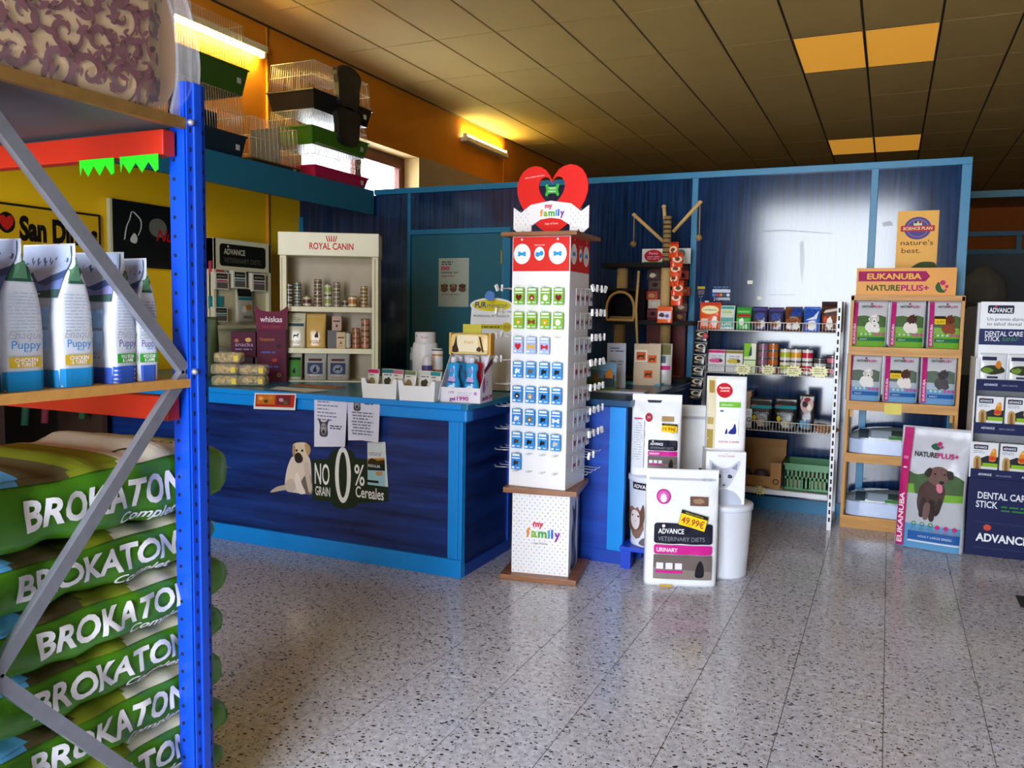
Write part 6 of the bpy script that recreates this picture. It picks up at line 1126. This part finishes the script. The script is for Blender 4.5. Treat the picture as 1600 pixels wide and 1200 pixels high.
for k, (px_, z, lb) in enumerate(((350, 0, 'lower left'), (392, 0, 'lower right'), (349, .075, 'middle left'), (393, .07, 'upper right'), (354, .15, 'topmost'))):
    v = onz(px_, 604, CT_); t = thing('biscuit_bag', 'clear bag of golden pet biscuits on the counter, %s of the pile' % lb, 'biscuit bag', (v.x-.03, v.y+.06, CT_+z), math.radians(25), 'bags of biscuits on the counter')
    b = MB()
    for q in range(26):
        c = Vector((rbk.uniform(-.07, .07), rbk.uniform(-.04, .03), rbk.uniform(.018, .052))); b.box(-.016, .016, -.010, .010, -.010, .010, BIS, Matrix.Translation(c) @ Matrix.Rotation(rbk.random()*3, 4, (rbk.random(), rbk.random(), .5)), bev=.005)
    b.build('biscuits', t, kind='stuff'); b = MB(); b.box(-.090, .090, -.055, .05, .0, .072, mat('f4ecd0', .12, var=0, alpha=.22, bump=.5, scale=30), bev=.025); b.build('clear_bag', t)
    b = MB(); b.box(.045, .075, -.057, -.054, .015, .05, mat('e0c020', .5)); b.build('yellow_tag', t)
v = onz(318, 590, CT_); t = thing('green_tub', 'olive green bag standing on the counter beside the blue post', 'bag', (v.x-.02, v.y+.02, CT_), math.radians(20)); p = Pouch(.22, .44, .16, 2.6, .35, 3, .1); p.body(mat('36461a', .6, var=.05)).build('bag_body', t); d = p.decal(); d.ell(.02, .16, .035, .05, '14160a'); d.build('printed_mark', t)
# white trays with sachets
WP = mat('e9eaee', .35, var=.01)
def tray(px0, px1, py, lb, w, n, cols):
    v = onz((px0+px1)/2, py, CT_); t = thing('plastic_tray', lb, 'tray', (v.x, v.y+.09, CT_), math.radians(4), 'white trays on the counter'); h = .115; th = .004; dpt = .17
    for q in ((-1, 0), (1, 0)):
        b = MB(); s_ = q[0]; b.add([(s_*w/2*.92, -dpt/2*.92, 0), (s_*w/2*.92, dpt/2*.92, 0), (s_*w/2, dpt/2, h), (s_*w/2, -dpt/2, h), (s_*(w/2*.92-th), -dpt/2*.92, 0), (s_*(w/2*.92-th), dpt/2*.92, 0), (s_*(w/2-th), dpt/2, h), (s_*(w/2-th), -dpt/2, h)], [(0, 1, 2, 3), (7, 6, 5, 4), (3, 2, 6, 7), (0, 3, 7, 4), (1, 5, 6, 2)], WP); b.build('side_wall', t)
    for s_, nm in ((-1, 'front_wall'), (1, 'back_wall')):
        prof = [(-w/2, h), (-w/2*.92, 0), (w/2*.92, 0), (w/2, h)] if s_ > 0 else [(-w/2, h), (-w/2*.92, 0), (w/2*.92, 0), (w/2, h), (w*.40, h), (w*.34, h*.74), (-w*.34, h*.74), (-w*.40, h)]
        MB().prism(prof, (0, s_*dpt*.47, 0), (1, 0, 0), (0, 0, 1), th, WP).build(nm, t)
    MB().box(-w/2*.92, w/2*.92, -dpt/2*.92, dpt/2*.92, 0, .004, WP).build('bottom', t)
    for k in range(n):
        c1, nm = cols[k]; x = -w*.36+w*.72*k/max(1, n-1); lo = t.matrix_basis @ Vector((x*.88, (-.03, .02, -.01)[k % 3], .006)); s = thing('treat_sachet', nm, 'sachet', lo, math.radians((-8, 10, -14, 6)[k % 4]), 'sachets in the white trays', rx=math.radians(-6)); p = Pouch(min(.10, w*.7/n+.03), .16, .024, 3, .12, 2, seed=k); p.body(FOIL('dcdcd8', .3)).build('pack', s); d = p.decal(.03); pw_ = p.w; d.rect(-pw_*.46, .135, pw_*.46, .157, c1); d.rect(-pw_*.46, .005, pw_*.46, .03, c1); d.blob(0, .085, pw_*.26, .026, ['8a7a4a', '4a3a2a', '7a8a5a'][k % 3], k); d.lines(-pw_*.3, pw_*.3, .122, 1, .01, .006, '6a6a6a', k); d.build('printed_front', s)
tray(562, 617, 623, 'white open-front plastic tray of sachets, left of the two', .235, 3, (('c8286a', 'pink-edged treat sachet at the left of the left tray'), ('1a6a70', 'teal-edged treat sachet in the left tray'), ('b86a80', 'rose and brown treat sachet at right of left tray')))
tray(618, 678, 627, 'white plastic tray of pale sachets, right of the two', .235, 3, (('6a7a5a', 'olive-edged treat sachet in the right tray'), ('c8c8c0', 'plain white treat sachet in the right tray'), ('2a8a90', 'teal-edged treat sachet at right end of the right tray')))
# tubs and bottles behind the trays
def bottle(lb, px_, py_, prof, col, bands, cat='bottle', dy=.0):
    v = onz(px_, py_, CT_); t = thing('bottle' if cat == 'bottle' else 'powder_tub', lb, cat, (v.x, v.y+dy, CT_)); b = MB(); b.lathe(prof, mat(col, .35), n=24); b.build('body', t); r = max(q[0] for q in prof)
    for k, (z0, z1, c_) in enumerate(bands): b = MB(); b.lathe([(r*1.006, z0), (r*1.006, z1)], mat(c_, .4, var=0), n=24, cap=False); b.build('label_band', t)
    return t
t = bottle('large white powder tub with wide white lid behind the trays', 664, 606, [(.078, 0), (.082, .01), (.082, .285), (.075, .30), (.066, .305)], 'e4e4e8', [], 'tub'); b = MB(); b.lathe([(.066, .30), (.068, .305), (.068, .365), (.064, .37)], mat('dcdade', .35), n=24); b.build('lid', t); b = MB(); b.lathe([(.0665, .296), (.0665, .303)], mat('2a2a30', .5), n=24); b.build('lid_seam', t); d = Decal(fn=cyl(.068, .068, 1), seg=.01, lift=.001); d.text('Royal', .01, .33, .014, 'c03a44', w=.04); d.ell(-.03, .345, .006, .006, '5a4a6a', 8); d.build('printed_lid', t)
bottle('white bottle with violet label and round cap', 667, 611, [(.032, 0), (.034, .006), (.034, .17), (.033, .195), (.026, .215), (.012, .225)], 'e6e4ec', [(.005, .10, '3a2a7c'), (.12, .165, '5a4a98')])
bottle('white spray can with amber rings beside the violet bottle', 683, 609, [(.034, 0), (.036, .006), (.036, .255), (.03, .268)], 'e6e6ea', [(.055, .075, 'b07828'), (.12, .132, 'b07828'), (.22, .232, 'c88a3a'), (.254, .262, '2a2a2c')])
t = bottle('slim grey bottle at left of the powder tub', 645, 604, [(.02, 0), (.021, .005), (.021, .22), (.016, .235), (.016, .265)], '8a8e98', [(.02, .18, '3a3c44')])
# tooth-gel carton display with cut-away front
v = onz(709, 629, CT_); tg_ = thing('tooth_gel_display', 'white and purple cut-away carton of blue tooth gel bottles at the counter corner', 'display', (v.x+.03, v.y+.10, CT_), math.radians(6)); w, dp, hb = .235, .19, .26
CAR = mat('e4dfea', .45, var=.02)
MB().box(-w/2, w/2, -dp/2, -dp/2+.003, 0, .085, CAR).build('front_wall', tg_); MB().box(-w/2, w/2, dp/2-.003, dp/2, 0, hb, CAR).build('back_wall', tg_); MB().box(-w/2, w/2, -dp/2, dp/2, 0, .003, CAR).build('bottom', tg_)
for s_ in (-1, 1): MB().prism([(-dp/2, 0), (dp/2, 0), (dp/2, hb), (dp/2-.05, hb), (-dp/2, .085)], (s_*w/2-(.003 if s_ < 0 else 0)+.0, 0, 0), (0, 1, 0), (0, 0, 1), .003, CAR).build('side_wall', tg_)
d = Decal(O=(-w/2, -dp/2, 0)); d.text('LIME', .045, .052, .012, '4a4a5a'); d.text('gel', .05, .012, .02, '8a2a90', w=.035, bold=.03); d.text('1990', .095, .014, .022, 'a82a8a', w=.07, bold=.03); d.ell(.205, .055, .010, .010, 'b08ac0', 10); d.lines(.10, .19, .055, 2, .012, .003, 'b0a8b8', 3); d.build('printed_front', tg_)
d = Decal(O=(w/2, -dp/2, 0), U=(0, 1, 0)); d.poly([(.05, .155), (.185, .215), (.185, .25), (.05, .185)], '6a2a50'); d.ell(.10, .105, .022, .035, 'd8d4dc', 14); d.ell(.094, .115, .004, .006, '1a1a1a', 6); d.ell(.106, .115, .004, .006, '1a1a1a', 6); d.ell(.10, .10, .005, .006, '1a1a1a', 6); d.text('dental', .02, .012, .026, '8a2a80', w=.10, bold=.03, rot=.06); d.text('gel', .135, .022, .022, 'a82a8a', w=.04, bold=.03); d.blob(.05, .10, .02, .05, 'a060a8', 3); d.build('printed_side', tg_)
MT = Matrix.Translation(tg_.location) @ Matrix.Rotation(math.radians(6), 4, 'Z')
for k, (x, y, c_, lb) in enumerate(((-.062, -.052, '2a9ad8', 'front left'), (.048, -.052, '2a9ad8', 'front right'), (-.062, .045, '2a8ac8', 'rear left'), (.04, .045, 'c8203a', 'rear right, red'))):
    t = thing('gel_bottle', 'tooth gel bottle in the purple-white carton, %s' % lb, 'bottle', MT @ Vector((x, y, .004)), math.radians(6), 'tooth gel bottles'); b = MB(); pr_ = [(.048, 0), (.048, .06), (.042, .10), (.030, .14), (.030, .165), (.038, .19), (.034, .212), (.022, .218)]
    nv = []; b.lathe([(r, z) for r, z in pr_], mat(c_, .2, var=.02), n=20, M=Matrix.Diagonal((1, .72, 1, 1))); b.build('body', t); b = MB(); b.lathe([(.016, .216), (.016, .245), (.013, .25)], mat('d8dce4', .3), n=14); b.build('cap', t)
    def gf(a, b_, l, pr_=pr_):
        r = next((pr_[i][0]+(pr_[i+1][0]-pr_[i][0])*(b_-pr_[i][1])/max(1e-6, pr_[i+1][1]-pr_[i][1]) for i in range(len(pr_)-1) if pr_[i][1] <= b_ <= pr_[i+1][1]), .03); th = a/.05; return ((r+l)*math.sin(th), -.72*(r+l)*math.cos(th), b_)
    if k < 2:
        d = Decal(fn=gf, seg=.012, lift=.0015); d.ell(0, .058, .030, .036, 'd4e4f0', 16); d.ell(-.009, .066, .004, .006, '16181c', 8); d.ell(.010, .066, .004, .006, '16181c', 8); d.ell(.001, .046, .006, .008, '16181c', 8); d.rect(-.03, .105, .03, .112, '3a3a8a'); d.poly([(-.028, .115), (.028, .115), (.022, .14), (-.022, .14)], 'b8a0d8'); d.ell(.0, .175, .012, .012, '9a7ac8', 10); d.build('printed_front', t)
# wipes pack resting on the carton's back, grooming tool stand behind
wp = thing('wipes_pack', 'cream and gold pack of pet wipes lying on top of the tooth gel carton', 'wipes', MT @ Vector((.01, .04, .262)), math.radians(8)); b = MB(); b.box(-.115, .115, -.05, .05, 0, .125, mat('e6c987', .3, bump=.2, scale=25), bev=.03); b.build('pack', wp); MB().box(-.124, -.112, -.035, .035, .0, .125, mat('d8b060', .3)).build('crimped_end', wp); MB().box(.112, .124, -.035, .035, 0, .125, mat('d8a030', .3)).build('crimped_end', wp); d = Decal(O=(0, -.051, 0)); d.rr(-.07, .02, .055, .112, .012, 'f0e2c0'); d.text('fresh', 0, .065, .02, 'c8a02a', align='c', shear=.2); d.poly(curve([(-.10, .02), (-.085, .07), (-.075, .11), (-.07, .06), (-.06, .02)], 3), '3a2210'); d.blob(.06, .035, .016, .013, '4a3420', 4); d.ring(-.085, .04, .008, .014, '2a1a0c'); d.poly([(.06, .105), (.07, .105), (.09, .02), (.08, .02)], '4a2c10'); d.build('printed_front', wp)
MB().box(-.05, .06, -.002, .004, 0, .05, mat('b8b01c', .5)).build('tag', None).location = (0, 0, 0)
tgx = bpy.data.objects['tag']; tgx.parent = wp; tgx.location = (0, -.01, .124); tgx.name = 'yellow_tab'
v = onz(752, 612, CT_); fm = thing('grooming_tool_stand', 'white grooming tool stand with yellow oval and blue rosette at the counter end', 'display', (v.x-.03, v.y+.12, CT_), math.radians(14)); k_ = .0039; hh = .60
b = MB(); b.prism([(-.135, 0), (.16, 0), (.16, .54), (.155, .545), (-.105, .545), (-.115, .54)], (0, 0, 0), (1, 0, 0), Vector((0, .12, 1)).normalized(), .012, mat('e2e3e6', .42)); b.build('panel', fm)
b = MB(); b.box(-.13, .15, .03, .14, 0, .02, mat('e2e3e6', .42)); b.build('foot', fm); b = MB(); b.prism([(.0, 0), (.10, 0), (.06, .45), (.05, .45)], (.15, .01, 0), (0, 1, 0), (0, 0, 1), .004, mat('c8cace', .42)); b.build('side_fin', fm)
Vt = Vector((0, .12, 1)).normalized(); o = MB().prism([(x*.145+.02, z*.05+.555) for x, z in ellipse(0, 0, 1, 1, 28)], (0, -.003, 0), (1, 0, 0), Vt, .008, mat('dfe0e2', .4)).build('oval_sign', fm); d = Decal(O=(.02, -.003, 0), V=Vt); d.ell(0, .555, .128, .038, 'd8c81a', 28); d.text('FUR', -.11, .54, .036, '1a3a7a', w=.075, bold=.03); d.text('minator', -.03, .54, .034, '2a4a6a', w=.135); d.build('printed_sign', o)
MB().prism(burst(10, .030, .034, 1), (.02, -.006, .612), (1, 0, 0), Vt, .006, mat('2a6ac0', .4)).build('rosette', fm)
d = Decal(O=(0, 0, 0), V=Vt); d.text('PROFESSIONAL PET PRODUCTS', .02, .478, .014, '2a2c34', w=.24, align='c', bold=.01); d.rr(-.10, .40, .13, .43, .012, 'd2c21c'); d.ell(.125, .415, .032, .030, 'd2c21c', 18); d.text('90%', .105, .405, .022, '8a6a10', w=.042); d.lines(-.09, .08, .408, 1, .012, .01, '6a6a20', 3, 0); d.build('printed_panel', fm)
# poster on the door
a, c = ony(685, 479, W-.006), ony(733, 403, W-.006); pw, ph = c.x-a.x, c.z-a.z; t = thing('door_poster', 'pale poster with three puppies taped on the turquoise door', 'poster', ((a.x+c.x)/2, W-.006, a.z)); MB().box(-pw/2, pw/2, -.001, .001, 0, ph, mat('a4b0a4', .6)).build('paper', t); d = Decal(O=(-pw/2, -.001, 0)); d.lines(pw*.1, pw*.5, ph*.91, 2, ph*.045, ph*.025, '3a4a44', 3); d.text('no', pw*.09, ph*.76, ph*.10, 'c02a5a', w=pw*.28, bold=.04); d.text('somos un', pw*.09, ph*.69, ph*.045, '2a3a3a', w=pw*.55, bold=.02); d.text('capricho', pw*.09, ph*.615, ph*.045, 'c03a5a', w=pw*.45, bold=.02)
for k in range(3):
    cx = pw*(.2+.3*k); d.blob(cx, ph*.36, pw*.12, ph*.06, '6a4a38', k, rough=.1); d.ell(cx, ph*.43, pw*.09, ph*.045, ['7a5a44', '9a7a58', '5a3a2c'][k]); d.ell(cx-pw*.09, ph*.43, pw*.03, ph*.035, '4a3024', 8); d.ell(cx+pw*.09, ph*.43, pw*.03, ph*.035, '4a3024', 8); d.ell(cx, ph*.405, pw*.025, ph*.012, '1a120c', 8)
d.lines(pw*.1, pw*.85, ph*.245, 1, ph*.03, ph*.014, '8a4a5a', 5); d.build('printed_face', t)
# ================================================================== cages on the beam shelf
CWIRE = mat('cfc9b8', .3, .6, var=0); cz0 = 2.622
def cage(name, label, y0, y1, x0, x1, z0, th, wh, col, flip=False, step=.026, extra=None):
    t = thing(name, label, 'cage', ((x0+x1)/2, (y0+y1)/2, z0), group='pet cages on the beam shelf'); cx, cy = (x0+x1)/2, (y0+y1)/2; hx, hy = (x1-x0)/2, (y1-y0)/2
    m = mat(col, .35, var=.03); b = MB(); s_ = .90; zt0, zt1 = (0, th) if not flip else (wh, wh+th)
    lo, hi = (s_, 1.) if not flip else (1., s_)
    def rg(k, z): return [(-hx*k, -hy*k, z), (hx*k, -hy*k, z), (hx*k, hy*k, z), (-hx*k, hy*k, z)]
    b.add(rg(lo, zt0)+rg(hi, zt1), [(0, 1, 5, 4), (1, 2, 6, 5), (2, 3, 7, 6), (3, 0, 4, 7), (0, 3, 2, 1) if not flip else (4, 5, 6, 7)], m)
    zr = zt1 if not flip else zt0; b.box(-hx*1.02, hx*1.02, -hy*1.02, hy*1.02, zr-.012, zr, m); b.build('tray', t)
    w = MB(); za, zb = (th, th+wh) if not flip else (0, wh); tp = .94
    for k in range(int(2*hy/step)+1):
        y = -hy*.98+2*hy*.98*k/int(2*hy/step)
        for sx in (-1, 1): w.tube([(sx*hx*.98, y, za), (sx*hx*.98*tp, y*tp, zb)], .0016, CWIRE, 4)
    for k in range(int(2*hx/step)+1):
        x = -hx*.98+2*hx*.98*k/int(2*hx/step)
        for sy in (-1, 1): w.tube([(x, sy*hy*.98, za), (x*tp, sy*hy*.98*tp, zb)], .0016, CWIRE, 4)
        w.tube([(x*tp, -hy*.98*tp, zb), (x*tp, hy*.98*tp, zb)], .0014, CWIRE, 4)
    for f in (.0, .5, 1.):
        q = 1-(1-tp)*f; z = za+(zb-za)*f; w.tube([(-hx*.98*q, -hy*.98*q, z), (hx*.98*q, -hy*.98*q, z), (hx*.98*q, hy*.98*q, z), (-hx*.98*q, hy*.98*q, z)], .0024, CWIRE, 4, True)
    w.build('wire_grid', t); MB().box(hx*.97+.004, hx*.97+.008, hy*.70, hy*.80, (zt0+zt1)/2-.02, (zt0+zt1)/2+.02, mat('a8a898', .5)).build('maker_plate', t); return t
fx = -4.55
Y_ = lambda px, py=240: onx(px, py, fx).y
Zf = lambda px, py: onx(px, py, fx).z
t = cage('pet_cage', 'wire cage with a dark navy tray on the beam beside the blue post', 4.25, Y_(386), -5.1, fx, cz0, .19, .30, '10202c')
MB().box(-.16, .10, .02, .26, .22, .36, BLACK, bev=.01).build('inner_shelf', t)
cage('pet_cage', 'wire cage with an olive green tray stacked on the navy-tray cage', 4.25, Y_(388, 100), -5.1, fx, cz0+.492, .20, .32, '2a4a12')
t = cage('pet_cage', 'low clear-sided cage with a grey inner panel next to the window', Y_(390)+.03, Y_(470), -5.25, fx, cz0, .05, .32, '4a3418', step=.05)
MB().box(-.02, .28, .10, .11, .05, .36, mat('4a4a44', .5)).build('inner_panel', t); MB().box(.318, .322, -.28, .28, .05, .36, mat('e8dcc0', .05, var=0, alpha=.10)).build('clear_side', t)
y0, y1 = Y_(492), Y_(576)
cage('pet_cage', 'wire cage with a magenta tray, bottom of the stack by the window', y0, y1, -5.05, fx, cz0+.012, .115, .19, 'a8123f')
cage('pet_cage', 'wire cage with a moss green tray, middle of the stack by the window', y0-.04, y1, -5.05, fx, cz0+.300, .15, .145, '3a6414')
t = cage('pet_cage', 'wire cage with a black tray and black hood, top of the stack by the window', y0-.02, y1+.05, -5.05, fx, cz0+.60, .16, .24, '101214')
for z0, z1, nm in ((.10, .46, 'hood'), (-.22, .10, 'hood')):
    b = MB(); b.prism(curve([(-.17, z1-.05), (0, z1), (.17, z1-.05), (.16, (z0+z1)/2), (.12, z0), (-.12, z0), (-.16, (z0+z1)/2)], 4), (.235+.045, .04, 0), (0, 1, 0), (0, 0, 1), .05, mat('0c0d10', .5)); b.build(nm, t)
# ================================================================== signs on the yellow wall
sx = LX+.03
y0, y1 = onx(-40, 350, sx).y, onx(155, 350, sx).y; z1 = onx(80, 326, sx).z; t = thing('feed_sign', 'yellow sign with heavy black lettering on the yellow wall', 'sign', (sx, (y0+y1)/2, z1-.40)); MB().box(-.01, .01, y0-(y0+y1)/2, y1-(y0+y1)/2, 0, .40, mat('d8a80e', .5), bev=.003).build('board', t)
b = MB(); hy_ = (y1-y0)/2
for q in ((-hy_, hy_, .385, .40), (-hy_, hy_, 0, .015), (hy_-.015, hy_, .015, .385), (-hy_, -hy_+.015, .015, .385)): b.box(.008, .014, q[0], q[1], q[2], q[3], mat('16120a', .5))
b.build('black_border', t); d = Decal(O=(.011, 0, 0), U=(0, 1, 0)); ya, yb = onx(28, 345, sx).y-(y0+y1)/2, onx(150, 345, sx).y-(y0+y1)/2; zc = .17
d.text('San Dimas', ya, zc, .15, '141008', w=yb-ya, bold=.05); yr = onx(8, 340, sx).y-(y0+y1)/2; d.ell(yr, .27, .06, .07, '141008', 18); d.poly([(yr+x*.05, .27+z*.05) for x, z in heart((1, 1))], 'c02418'); d.build('printed_face', t)
y0, y1 = onx(173, 340, sx).y, onx(283, 340, sx).y; z1 = onx(180, 311, sx).z; t = thing('horse_sign', 'black sign with a white horse head outline and red script on the yellow wall', 'sign', (sx, (y0+y1)/2, z1-.50)); hy_ = (y1-y0)/2; MB().box(-.015, .015, -hy_, hy_, 0, .50, mat('0c0c0c', .4), bev=.003).build('board', t); MB().box(-.018, .018, -hy_-.02, -hy_, 0, .50, mat('c8c4a0', .5)).build('edge_strip', t)
d = Decal(O=(.015, -hy_, 0), U=(0, 1, 0)); P = curve([(.10, .20), (.12, .30), (.15, .36), (.17, .42), (.21, .40), (.25, .36), (.25, .30), (.22, .24)], 4, False); 
for q0, q1 in zip(P[:-1], P[1:]): d.poly([q0, q1, (q1[0]+.012, q1[1]+.004), (q0[0]+.012, q0[1]+.004)], 'd0cec4')
d.poly(curve([(.15, .20), (.19, .26), (.22, .22), (.20, .18)], 3), 'd0cec4'); d.ell(.42, .32, .09, .075, '6a6860', 20); d.text('Nutri', .40, .22, .09, 'b01a20', w=.30, shear=.35, bold=.02); d.build('printed_face', t)
# dark rack of toys seen through the blue rack
dr = thing('toy_stand', 'dark toy stand by the yellow wall seen behind the green sacks', 'toy stand', (-5.1, 3.2, 0)); DK = mat('1a120e', .8)
MB().box(-5.36, -5.30, 1.9, 3.96, 0, 1.36, DK).build('back_board', dr, True); MB().box(-5.30, -4.8, 1.9, 3.96, 0, .12, DK).build('base', dr, True)
for y in (1.9, 2.55, 3.2, 3.92): MB().box(-5.30, -4.85, y, y+.04, .12, 1.34, mat('3a2216', .7)).build('divider', dr, True)
for k in range(14):
    y = 2.05+.135*k; b = MB(); c_ = ['8a9a2a', '2a5a30', '6a1a20', 'a8a85a', '1a4a34', '7a2430'][k % 6]
    if k % 3 == 0: b.lathe([(0, -.045), (.035, -.03), (.046, 0), (.035, .03), (0, .045)], mat(c_, .6), (-4.90, y, .98), 14, cap=False); b.tube([(-4.9, y, 1.02), (-4.9, y, 1.2), (-5.30, y, 1.22)], .003, DK, 5)
    else: b.tube([(-4.9, y, .75), (-4.9, y+.02, .95), (-4.9, y, 1.12)], .022, mat(c_, .7), 8); b.tube([(-4.9, y, 1.12), (-4.9, y, 1.2), (-5.30, y, 1.22)], .003, DK, 5)
    b.build('hanging_toy', None, True, '%s toy hanging on the dark stand, number %s from the near end' % ({'8a9a2a': 'lime', '2a5a30': 'green', '6a1a20': 'maroon', 'a8a85a': 'khaki', '1a4a34': 'dark green', '7a2430': 'wine red'}[c_], (ordw+['tenth', 'eleventh', 'twelfth', 'thirteenth', 'fourteenth'])[k]), 'toy', 'toys hanging on the dark stand')
# dim padded carrier beyond the partition, and a mat corner at the right edge of the floor
v = ony(1551, 478, 7.9); t = thing('pet_carrier', 'dim grey rounded pet carrier standing beyond the end of the partition', 'carrier', (v.x-.02, 8.0, 0)); MB().box(-.22, .30, -.25, .25, 0, 1.05, mat('15140f', .8), bev=.03).build('plinth_box', t); b = MB(); b.prism(curve([(-.20, 1.05), (-.20, 1.58), (.02, 1.60), (.12, 1.56), (.17, 1.40), (.16, 1.22), (.10, 1.05)], 4), (0, -.15, 0), (1, 0, 0), (0, 0, 1), .30, mat('5c5648', .7)); b.build('shell', t)
b = MB(); b.lathe([(0, 0), (.14, .04), (.19, .14), (.16, .27), (.08, .36), (0, .39)], mat('3f3a32', .9, var=.2, scale=12, bump=.8), (-.05, 0, 1.575), 18, cap=False); b.build('soft_cover', t); MB().box(.02, .10, -.19, -.17, 1.605, 1.65, mat('d8c8a0', .5), M=Matrix.Rotation(0, 4, 'Y')).build('paper_tag', t)
A = onz(1588, 935, 0); b = MB(); b.box(A.x, A.x+.45, A.y-.16, A.y+.04, 0, .008, mat('141c1e', .7), bev=.003); o = b.build('floor_mat', None, True, 'corner of a small dark mat on the floor at the right edge', 'mat'); d = Decal(O=(A.x-o.location.x, A.y-.16-o.location.y, .008), U=(1, 0, 0), V=(0, 1, 0)); d.text('AD', .03, .04, .10, 'd8dcdc', bold=.03); d.build('printed_letters', o)
